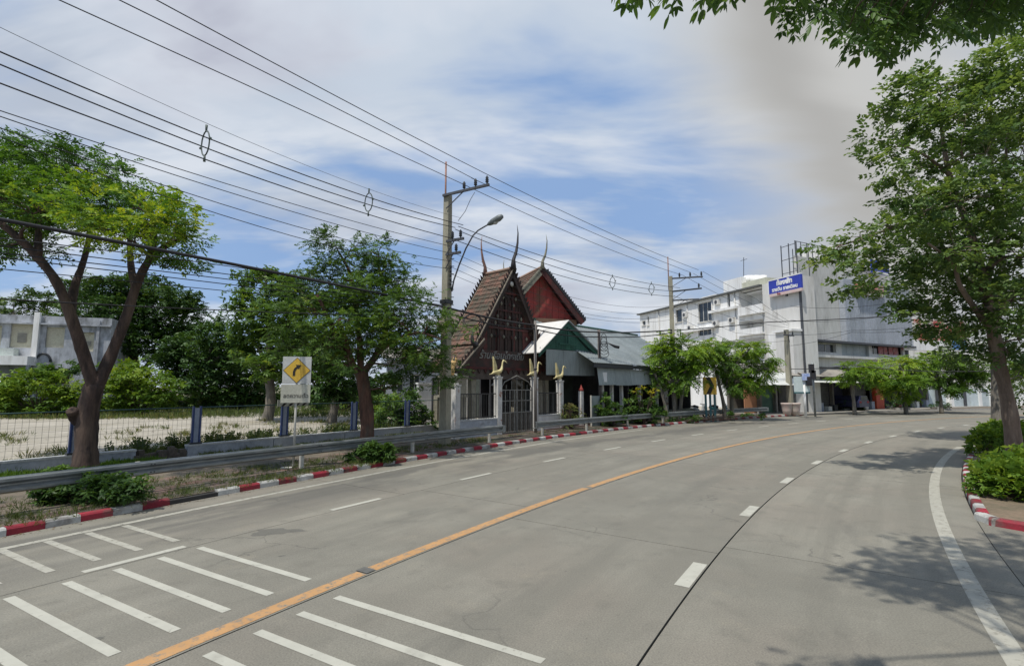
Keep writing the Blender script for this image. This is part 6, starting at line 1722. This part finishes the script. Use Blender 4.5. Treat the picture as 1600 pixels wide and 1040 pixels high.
# lower edge of the foliage, as measured, with foliage stacked above and behind it
edge_pts = [(a, b - (52 if a < 1250 else 0), (2.5 if a < 1230 else 4.5)) for a, b in [(962, 2), (985, -4), (1020, -20), (1075, 14), (1110, 4), (1140, 8), (1175, 0), (1210, 4), (1245, 12), (1280, 14), (1310, 8), (1345, 52), (1375, 62), (1405, 48), (1440, 34), (1480, 28), (1520, 20), (1560, 8), (1600, -8)]]
P_, D_, U_, S_, T_ = [], [], [], [], []
for (px, py, dd) in edge_pts:
    for k in range(16 if px < 1180 else 54):
        lay = k / 22
        q = atd(px + random.uniform(-22, 22), py - (0 if k < 5 else random.uniform(0, 250)) + random.uniform(-8, 6), dd + random.uniform(-.3, .5))
        P_.append(q)
for (x, y, z, r) in ((2.7, 4.7, 7.0, .5), (3.5, 5.3, 7.1, .6), (4.5, 6.0, 7.3, .55), (3.9, 4.2, 7.1, .8), (5.0, 4.9, 7.2, .9), (5.3, 3.6, 7.3, .9), (4.7, 4.2, 7.0, .7), (5.7, 4.2, 7.1, .8), (4.2, 5.1, 7.1, .6), (5.3, 5.6, 7.2, .7), (6.9, 4.0, 7.1, .9), (6.3, 4.5, 7.2, 1.0), (6.1, 5.9, 7.4, .7), (7.4, 5.3, 7.3, .8), (7.0, 3.3, 7.3, 1.0), (8.4, 4.2, 7.4, 1.0), (8.3, 2.4, 7.5, 1.1)):
    for k in range(int(235 * r ** 1.6)):
        a_ = random.uniform(0, 6.28); q_ = random.random() ** .6 * r
        P_.append(Vector((x + q_ * math.cos(a_), y + q_ * math.sin(a_), z + random.uniform(-.35, .35) * r)))
P_ = np.array([tuple(p) for p in P_]); n = len(P_)
az = rng.uniform(0, 6.283, n)
D_ = np.stack([np.cos(az) * .75, np.sin(az) * .6, rng.uniform(-.75, -.15, n)], 1)
U_ = norm(np.stack([rng.normal(0, .4, n), rng.normal(-.2, .4, n), np.ones(n)], 1)); S_ = rng.uniform(.19, .35, n) * np.where(P_[:, 1] < 3.1, .72, 1.0); T_ = np.clip(rng.normal(.30, .16, n), 0, 1)
keys = np.argsort([p[2] for p in P_])
dens_br = MB()
for p in P_[keys[:300:3]]:
    branch_to(dens_br, nodes, Vector(p), .014, 5)
o = build('branches', dens_br, m_bark, g); o['kind'] = 'stuff'
# the leaves that hang into view are parts of their own, sharing four meshes
protos = []
T_BIG = tpl_pinnate(4, .34, .135, 58, .25)
for k in range(4):
    V0, T0 = leaf_arrays(np.zeros((1, 3)), np.array([[1., 0, 0]]), np.array([[0, 0, 1.]]), np.array([1.0]), np.array([.25 + .09 * k]), T_BIG, .3)
    vv, ff, tt = [], [], []
    for q in range(0, len(V0), 4):          # each leaflet an oval folded along its midrib
        b0, mL, tp, mR = (Vector(x) for x in V0[q:q + 4]); cn = (mL + mR) / 2; ax = tp - b0; sdv = (mL - mR) / 2; foldv = Vector((0, 0, .02))
        o_ = len(vv); prf = [(.14, .55), (.36, 1.0), (.62, .92), (.84, .5)]
        vv += [b0] + [b0 + ax * t_ + sdv * w_ + foldv * w_ for t_, w_ in prf] + [tp] + [b0 + ax * t_ - sdv * w_ + foldv * w_ for t_, w_ in reversed(prf)] + [b0 + ax * .36, b0 + ax * .62]
        ff += [(o_, o_ + 1, o_ + 2, o_ + 10), (o_ + 10, o_ + 2, o_ + 3, o_ + 11), (o_ + 11, o_ + 3, o_ + 4, o_ + 5), (o_ + 5, o_ + 6, o_ + 7, o_ + 11), (o_ + 11, o_ + 7, o_ + 8, o_ + 10), (o_ + 10, o_ + 8, o_ + 9, o_)]
        tt += [float(T0[q])] * 12
    m_ = MB(); m_.tube([(0, 0, 0), (.4, 0, -.04), (.86, 0, -.2)], [.012, .009, .005], 4)
    nv = len(vv); T = np.array(tt + [.3] * len(m_.v))
    me = bpy.data.meshes.new('leaf'); me.from_pydata([tuple(v) for v in vv] + m_.v, [], ff + [tuple(x + nv for x in f) for f in m_.f])
    at = me.attributes.new('tone', 'FLOAT', 'POINT'); at.data.foreach_set('value', T.astype(np.float32)); me.materials.append(G2); protos.append(me)
for j in keys[:290]:
    o = link('leaf', protos[int(j) % 4], g, Vector(P_[j]) - bO)
    dv = Vector(D_[j]).normalized(); sd = dv.cross(Vector(U_[j])).normalized(); u_ = sd.cross(dv)
    o.rotation_mode = 'QUATERNION'
    o.rotation_quaternion = Matrix((dv, -sd, u_)).transposed().to_quaternion(); o.scale = (S_[j],) * 3
rest = keys[290:]
leaves_obj('crown', [leaf_arrays(P_[rest], D_[rest], U_[rest], S_[rest], T_[rest], T_BIG, .3)], G2, g)

# ---- trees of the vacant lot and beyond
def far_tree(label, base_px, d, trunk_r, clumps, tone=.4, mat=G3, size=.5, dens=.9, group='trees behind the vacant lot', name='broad_tree', tpl=T_WH, bark_=m_bark_grey):
    b = atd(base_px, 600, d); b.z = .1
    cs = CL(clumps, d, 2.0, tone)
    top = sorted(cs, key=lambda c: c[0].z)
    lb = [([(b.x, b.y, 0), (b.x + .2, b.y, 1.5), (b.x - .1, b.y + .2, 3.2), (b.x, b.y, 4.4)], trunk_r, trunk_r * .6)]
    for c in top[::max(1, len(top) // 4)]:
        lb.append(([(b.x, b.y, 3.6), ((b.x + c[0].x) / 2, (b.y + c[0].y) / 2, (c[0].z + 4) / 2), tuple(c[0])], trunk_r * .55, trunk_r * .15))
    return tree(label, b, lb, cs, bark_, mat, size, tpl, dens, group=group, name=name, r_br=trunk_r * .3)
far_tree('wide dark tree behind the left tree trunk, above the derelict house', 215, 60, .5, [(120, 458, 24), (160, 450, 26), (200, 448, 26), (240, 452, 28), (280, 470, 26), (140, 485, 30), (190, 485, 34), (240, 490, 36), (295, 490, 26), (210, 530, 34), (260, 535, 36), (300, 530, 28), (170, 520, 30)], .45)
far_tree('dark tree with low crown right of the wide dark tree, before the lot\'s far edge', 315, 50, .4, [(300, 540, 30), (340, 520, 30), (330, 560, 34), (290, 580, 30), (350, 580, 32), (320, 600, 26), (270, 570, 24), (375, 560, 26), (365, 540, 24), (360, 605, 26), (400, 600, 26)], .4)
far_tree('pale topped thin tree behind the derelict house at the left edge', 30, 74, .3, [(20, 470, 14), (45, 462, 15), (75, 468, 15), (100, 470, 15), (60, 485, 18), (20, 490, 16), (-20, 480, 24), (95, 488, 16)], .6, dens=.5)
far_tree('tall dark tree left of the curve sign, its crown joining the centre tree', 420, 36, .35, [(400, 440, 24), (440, 445, 26), (470, 470, 30), (395, 480, 30), (435, 490, 34), (390, 525, 28), (430, 535, 32), (470, 530, 34), (410, 575, 26), (450, 580, 30), (385, 560, 22), (500, 560, 34), (415, 425, 14)], .5, G2, .42, .95)
far_tree('low dark tree between the curve sign and the centre trunk', 520, 34, .3, [(490, 600, 24), (520, 590, 28), (545, 610, 24), (475, 575, 24), (530, 560, 30), (600, 600, 22), (505, 620, 18)], .35, G3, .38, .8)
def bush(label, base, clumps, mat, size, tpl=T_WH, dens=1.0, group=None, name='bush', cat='bush', stems=True):
    g = thing(name, label, cat, base, group)
    arrs = []; m_ = MB()
    for c, r, tn in clumps:
        rr = r if not hasattr(r, '__len__') else sum(r) / 3
        a, sc = clump(c, r, max(10, int(dens * 150 * (rr / size) ** 2 / 9)), size, tn, tpl); arrs.append(a)
        for q in sc[:6]:
            m_.tube([(base[0] + random.uniform(-.1, .1), base[1] + random.uniform(-.1, .1), .1), ((base[0] + q[0]) / 2, (base[1] + q[1]) / 2, (q[2]) * .6), tuple(q)], [.03 * rr ** .5 + .005, .015, .006], 4)
    o = build('stems', m_, m_bark, g); o['kind'] = 'stuff'
    leaves_obj('foliage', arrs, mat, g)
    return g
def bushpx(label, px, py0, d, clumps, mat, size, **k):
    b = atd(px, py0, d); b.z = .1
    return bush(label, b, [(tuple(atd(q[0], q[1], d + (q[4] if len(q) > 4 else random.uniform(-.4, .4)))), q[2] * d / 790, q[3]) for q in clumps], mat, size, **k)
bushpx('rounded bright green bush in the lot, right of the left tree trunk', 215, 640, 42, [(195, 590, 28, .6), (225, 585, 26, .65), (250, 605, 24, .55), (180, 615, 28, .5), (215, 620, 30, .45), (255, 625, 20, .4), (200, 600, 30, .6)], G4, .42)
bushpx('sprawling bright green shrubs in front of the derelict house', 60, 640, 40, [(15, 605, 28, .6), (50, 600, 28, .6), (90, 600, 28, .65), (125, 605, 24, .6), (30, 630, 30, .45), (80, 630, 30, .45), (120, 632, 24, .4), (-20, 615, 34, .5), (75, 585, 18, .3)], G4, .42)
bushpx('dark shrub with reddish shade by the derelict house wall', 92, 620, 46, [(78, 580, 12, .2), (100, 578, 12, .25), (120, 575, 14, .3), (65, 590, 12, .3)], G2, .35)
bushpx('big leafy bush left of the bright white wall end, behind the guardrail', 630, 672, 27.5, [(612, 640, 24, .42), (635, 630, 22, .48), (655, 650, 20, .35), (625, 660, 24, .3), (600, 655, 18, .5), (645, 668, 20, .25), (676, 662, 16, .3)], G2, .26, dens=1.1)
bushpx('grassy yellow green shrub in the lot beside the centre tree trunk', 600, 655, 30, [(598, 632, 16, .6), (612, 625, 12, .6), (590, 645, 14, .5)], G4, .26)
bushpx('spiky reddish green bush right of the last swan post', 892, 660, 29.0, [(888, 640, 13, .55), (900, 648, 12, .5), (890, 655, 13, .35), (884, 628, 8, .6)], G7, .28, tpl=T_FE)
bushpx('round dark green bush right of the coil hung pole', 955, 655, 31, [(945, 635, 14, .4), (960, 642, 14, .35), (950, 652, 14, .3), (968, 650, 12, .3), (948, 622, 9, .45)], G2, .24)
bushpx('green bush with leaves below the yellow blossoms', 1000, 655, 33, [(985, 632, 13, .45), (1000, 640, 15, .4), (1015, 632, 12, .4), (1010, 650, 14, .3), (990, 652, 13, .3), (1030, 645, 13, .35)], G2, .24)
bushpx('continuous low green hedge at the back of the lot, left of the curve sign', 340, 632, 50, [(275, 618, 16, .5), (300, 615, 18, .4), (330, 618, 18, .45), (360, 616, 18, .5), (390, 618, 18, .4), (420, 616, 18, .35), (445, 618, 14, .4), (315, 628, 14, .6), (375, 628, 14, .6), (405, 628, 12, .6)], G3, .45, dens=1.6)
bushpx('continuous low green hedge at the back of the lot, right of the curve sign', 530, 632, 46, [(490, 616, 16, .5), (515, 618, 16, .4), (540, 616, 16, .5), (562, 618, 14, .4), (588, 618, 14, .5), (600, 625, 12, .6), (500, 628, 12, .6), (550, 628, 12, .6)], G2, .42, dens=1.6)
b_ = atd(1005, 620, 32.6)
g = thing('flowering_shrub', 'shrub topped with yellow orange blossoms before the restaurant blinds', 'shrub', (b_.x, b_.y, .1))
m_ = MB()
arrs, arl = [], []
for px, py, r in ((993, 610, 6), (1003, 607, 4), (1018, 611, 6), (1026, 607, 6), (1020, 616, 5), (998, 615, 4)):
    c = atd(px, py, 32.6); a, sc = clump(c, r * 32.6 / 790, 16, .13, .5, T_WH); arrs.append(a)
    a, _ = clump(c - Vector((0, 0, .2)), r * 1.2 * 32.6 / 790, 18, .22, .5, T_PIN); arl.append(a)
    m_.tube([(b_.x, b_.y, .1), ((b_.x + c.x) / 2, b_.y, 1.2), tuple(c)], [.035, .025, .008], 5)
o = build('stems', m_, m_bark, g); o['kind'] = 'stuff'
leaves_obj('blossoms', arrs, G8, g); leaves_obj('foliage', arl, G2, g)

# ---- feathery trees by the chevron sign
def feath(label, base_px, d, stems, clumps, size=.75, mat=G5, group='feathery roadside trees past the gate', dens=.75):
    dens *= 2.6
    b = atd(base_px, 600, d); b.z = .1
    cs = CL(clumps, d, 1.0)
    lb = [(([(b.x + q, b.y, 0), (b.x + q * 1.2, b.y, 1.2), (b.x + q * 1.8, b.y + .1, 2.4), (b.x + q * 2.6, b.y, 3.4)]), .15, .08) for q in stems]
    for c in cs[::max(1, len(cs) // 5)]:
        lb.append(([(b.x, b.y, 2.4), ((b.x + c[0].x) / 2, b.y, (2.6 + c[0].z) / 2 + .2), tuple(c[0])], .09, .03))
    return tree(label, b, lb, cs, m_bark_grey, mat, size, T_FE, dens, group=group, name='feathery_tree', droop=.38, flat=.6, r_br=.05, spread=.25)
feath('light green feathery tree before the tin roof, left of the chevron sign', 1052, 36.0, (-.5, 0, .4), [(1050, 535, 20, .75), (1075, 540, 24, .7), (1100, 545, 22, .6), (1035, 552, 18, .75), (1060, 560, 26, .5), (1085, 562, 20, .4), (1020, 560, 14, .6, .6), (1005, 567, 10, .6, .5), (1045, 580, 22, .5), (1075, 580, 24, .5), (1020, 588, 16, .5, .6), (1000, 585, 9, .5, .5), (1065, 595, 16, .4, .7), (1030, 540, 10, .85)])
feath('darker feathery tree right of the chevron sign with drooping fronds', 1137, 38.0, (-.3, .2), [(1120, 545, 22, .5), (1145, 548, 22, .6), (1172, 545, 20, .65), (1190, 560, 16, .6), (1130, 570, 24, .35), (1160, 572, 24, .4), (1185, 580, 18, .45), (1150, 595, 18, .4), (1175, 600, 14, .4, .8), (1195, 600, 12, .4, .6), (1200, 575, 9, .5, .6), (1135, 590, 12, .5, .6)])
for lab, bpx, d_, cls in [('small drooping pale green tree before the shutter shops', 1332, 45.5, [(1325, 577, 14, .55), (1345, 572, 16, .6), (1310, 588, 9, .55, .7), (1335, 592, 14, .5, .8), (1355, 585, 13, .5, .8)]),
                          ('broad drooping light green tree before the dark shop fronts', 1412, 46.5, [(1375, 575, 18, .7), (1400, 568, 20, .8), (1428, 575, 20, .6), (1385, 595, 18, .6), (1410, 600, 20, .6), (1432, 598, 16, .5), (1395, 612, 12, .7, .8), (1420, 615, 12, .6, .8)]),
                          ('dark green shade tree nearest the white gates', 1468, 47.5, [(1452, 565, 18, .6), (1480, 560, 20, .7), (1505, 568, 20, .5), (1460, 585, 18, .4), (1488, 588, 20, .35), (1515, 590, 18, .3), (1535, 575, 16, .4), (1475, 605, 14, .3), (1500, 608, 12, .3)])]:
    feath(lab, bpx, d_, (0,), cls, size=.75, group='street trees in front of the far shops', dens=.8)
feath('leafy tree seen right of the leaning trunk at the photo edge', 1625, 40, (0,), [(1600, 590, 20, .6), (1620, 570, 24, .6), (1590, 570, 14, .5), (1610, 610, 14, .55)], group='street trees in front of the far shops')
# clipped hedges of the planter
def hedge(label, pts, mat, size=.13, dens=1.0, tone=.5):
    b = pts[0][0]
    g = thing('hedge', label, 'hedge', (b[0], b[1], .1), 'clipped hedges in the right planter')
    arrs = []; m_ = MB()
    for (c, r) in pts:
        n = int(dens * 620 * r[0] * r[1])
        th = rng.uniform(0, 6.283, n); rad = np.sqrt(rng.uniform(0, 1, n)); hz = np.sqrt(np.maximum(0, 1 - rad ** 2.6))
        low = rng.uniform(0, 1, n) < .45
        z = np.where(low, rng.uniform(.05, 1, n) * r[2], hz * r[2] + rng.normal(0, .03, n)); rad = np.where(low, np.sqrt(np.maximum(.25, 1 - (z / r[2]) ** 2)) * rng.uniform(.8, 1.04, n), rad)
        p = np.stack([c[0] + rad * np.cos(th) * r[0], c[1] + rad * np.sin(th) * r[1], .1 + z], 1)
        dr = np.stack([np.cos(th) * .6 + rng.normal(0, .5, n), np.sin(th) * .6 + rng.normal(0, .5, n), rng.uniform(0, .7, n)], 1)
        up = norm(np.stack([np.cos(th) * .5, np.sin(th) * .5, np.full(n, .9)], 1) + rng.normal(0, .3, (n, 3)))
        arrs.append(leaf_arrays(p, dr, up, size * rng.uniform(.8, 1.3, n), np.clip(rng.normal(tone, .13, n) + np.where(low, -.12, .08), 0, 1), T_WH))  # low leaves get a darker tone, upper ones a lighter one
        ns = 46; th2 = rng.uniform(0, 6.283, ns); q2 = rng.uniform(.2, 1.0, ns)
        p2 = np.stack([c[0] + q2 * np.cos(th2) * r[0], c[1] + q2 * np.sin(th2) * r[1], .1 + r[2] * (np.sqrt(np.maximum(0, 1 - q2 ** 3)) + rng.uniform(.0, .22, ns))], 1)
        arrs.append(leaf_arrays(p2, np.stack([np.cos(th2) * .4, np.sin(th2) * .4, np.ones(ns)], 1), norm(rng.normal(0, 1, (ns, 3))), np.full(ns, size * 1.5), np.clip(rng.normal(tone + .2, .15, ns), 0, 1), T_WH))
        for k in range(14):
            t = random.uniform(0, 6.28); q = random.uniform(.1, .8); m_.tube([(c[0] + q * .6 * r[0] * math.cos(t), c[1] + q * .6 * r[1] * math.sin(t), .1), (c[0] + q * r[0] * math.cos(t), c[1] + q * r[1] * math.sin(t), .1 + r[2] * .8)], [.015, .006], 4)
    o = build('stems', m_, m_bark, g); o['kind'] = 'stuff'
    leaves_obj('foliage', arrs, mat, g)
h1 = [(tuple(AR(38.3 + .45 * k, 82.0 - 1.15 - .5 * j)), (.85, .8, .62)) for k in range(6) for j in (0, 2)]
h1 = [(tuple(onz(px, py, .1)), (r1, r2, h)) for px, py, r1, r2, h in ((1572, 776, .65, .6, .54), (1612, 780, .8, .75, .6), (1590, 765, .9, .8, .66), (1650, 775, 1, .9, .7), (1625, 755, 1, .9, .7))]
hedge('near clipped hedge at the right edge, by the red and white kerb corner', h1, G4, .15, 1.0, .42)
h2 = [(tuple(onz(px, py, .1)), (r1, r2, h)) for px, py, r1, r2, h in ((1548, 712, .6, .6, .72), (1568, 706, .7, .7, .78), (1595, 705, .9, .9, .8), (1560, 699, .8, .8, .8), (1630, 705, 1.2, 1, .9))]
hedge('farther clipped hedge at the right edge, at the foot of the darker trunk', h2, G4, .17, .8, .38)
for px, py, lb in ((1332, 641, 'small dark planter shrub at the foot of the first shop tree'), (1412, 640, 'dark green clipped shrub at the foot of the broad shop tree'), (1475, 639, 'clipped shrub in a planter by the white gates'), (1340, 641, 'low shrub right beside the first shop tree')):
    c = onz(px, py, .12); g = thing('shop_shrub', lb, 'shrub', c, 'shrubs along the far kerb')
    a, sc = clump((c.x, c.y + .4, .6), (.9, .7, .5), 110, .26, .25, T_WH); leaves_obj('foliage', [a], G3, g)
    m_ = MB(); m_.box(c.x - .7, c.x + .7, c.y, c.y + .9, .09, .32); build('planter_box', m_, MATS['kerb_plain'], g)
# ---- weeds and ground cover
def weeds(name, pts, n_per, h, mat, spread, tone=.5, tpl=T_BL, kinds=1.0, label=None):
    P, D, S = [], [], []
    for (x, y, z) in pts:
        for k in range(n_per):
            P.append((x + random.gauss(0, spread), y + random.gauss(0, spread), z)); a = random.uniform(0, 6.28); t = random.uniform(.1, .7)
            D.append((math.cos(a) * t, math.sin(a) * t, 1)); S.append(h * random.uniform(.4, 1.25))
    P = np.array(P); D = np.array(D); S = np.array(S); n = len(P)
    up = norm(rng.normal(0, 1, (n, 3)) * np.array([1, 1, .1]))
    c = P.mean(0); o = leaves_obj(name, [leaf_arrays(P, D, up, S, np.clip(rng.normal(tone, .2, n), 0, 1), tpl)], mat, None, (c[0], c[1], .1))
    return o
rp = lambda a0, a1, r0, r1, n, z=.11: [tuple(AR(random.uniform(a0, a1), random.uniform(r0, r1), z)) for _ in range(n)]
weeds('weeds_along_fence', rp(30, 41, 104.2, 106.0, 420), 26, .22, G7, .16, .35)
weeds('weeds_tall', rp(33, 40.5, 104.3, 105.3, 46), 20, .5, G7, .14, .25, T_FE)
weeds('verge_grass', rp(30.0, 33.2, 101.2, 103.5, 240), 30, .20, G4, .14, .35)
weeds('verge_grass', rp(34, 40, 102.2, 103.6, 130), 24, .16, G7, .15, .4)
weeds('verge_grass', rp(28, 36, 96.95, 98.0, 60) + rp(36, 57, 98.4, 99.5, 90), 16, .09, G7, .12, .4)
weeds('lot_grass', [tuple(onz(random.uniform(270, 620), random.uniform(634, 652), .12)) for _ in range(300)], 16, .50, G7, .8, .25)
weeds('lot_grass', [tuple(onz(random.uniform(-60, 300), random.uniform(644, 655), .12)) for _ in range(240)], 16, .45, G7, .6, .45)
m_ = MB()
for k in range(420):
    p = AR(random.uniform(30, 44), random.uniform(104.4, 118) if k % 2 else random.uniform(104.2, 106), .115); r = random.uniform(.02, .09)
    m_.add([p + Vector((r * random.uniform(.6, 1.2) * math.cos(t), r * random.uniform(.6, 1.2) * math.sin(t), 0)) for t in np.linspace(0, 5.2, 6)] + [p + Vector((0, 0, r * .7))], [(i, (i + 1) % 6, 6) for i in range(6)])
o = build('lot_stones', m_, pm('lot_stone', (.34, .31, .26), (.24, .22, .18), 5, .95), loc=AR(36, 108, .115)); o['kind'] = 'stuff'
weeds('lot_weeds', rp(31, 42, 106, 119, 90), 14, .30, G7, .22, .6)
weeds('weeds_under_rail', rp(28, 40, 98.3, 99.6, 260) + rp(30, 36, 96.95, 97.8, 120), 12, .12, G7, .15, .35)
m_ = MB()
for k in range(900):
    a = random.uniform(29, 46); r = kr(a) - abs(random.gauss(0, .12)) - .02 if k % 3 else kr(a) + random.uniform(.25, 2.6); z = .003 if k % 3 else .125
    p = AR(a, r, z); q = random.uniform(.010, .032); t = random.uniform(0, 6.28)
    m_.add([p + Vector((q * math.cos(t), q * math.sin(t), 0)), p + Vector((q * .5 * math.cos(t + 1.6), q * .5 * math.sin(t + 1.6), .006)), p + Vector((-q * math.cos(t), -q * math.sin(t), .002)), p + Vector((q * .5 * math.cos(t - 1.6), q * .5 * math.sin(t - 1.6), .004))], [(0, 1, 2, 3)])
o = build('fallen_leaves', m_, pm('dead_leaf', (.20, .13, .06), (.11, .08, .05), 7, .9), loc=AR(36, 97, 0)); o['kind'] = 'stuff'
weeds('far_undergrowth', [tuple(AR(random.uniform(34, 56), random.uniform(144, 156), .1)) for _ in range(520)], 16, 1.3, G3, 1.0, .5, T_WH)
bushpx('low dark shrub under the guardrail, nearest the left edge', 140, 800, 10.9, [(90, 768, 26, .25), (125, 762, 28, .22), (165, 765, 28, .22), (200, 762, 22, .25), (75, 785, 16, .4), (150, 785, 22, .2), (110, 785, 20, .25), (190, 782, 18, .25), (100, 745, 16, .4)], G2, .15, dens=2.6, group='shrubs under the guardrail')
bushpx('round dark shrub under the guardrail at the foot of the centre tree', 598, 722, 16.6, [(560, 708, 13, .3), (582, 706, 15, .32), (606, 708, 12, .3), (580, 697, 11, .42), (598, 714, 10, .25), (550, 714, 8, .35), (600, 698, 10, .4)], G2, .15, dens=2.4, group='shrubs under the guardrail')
bushpx('dark trailing shrub behind the guardrail at the feathery trees', 1065, 662, 35, [(1050, 655, 10, .25), (1070, 654, 10, .25), (1085, 656, 8, .3), (1145, 650, 7, .3), (1165, 649, 6, .3), (1190, 652, 5, .3)], G2, .25, group='shrubs under the guardrail')
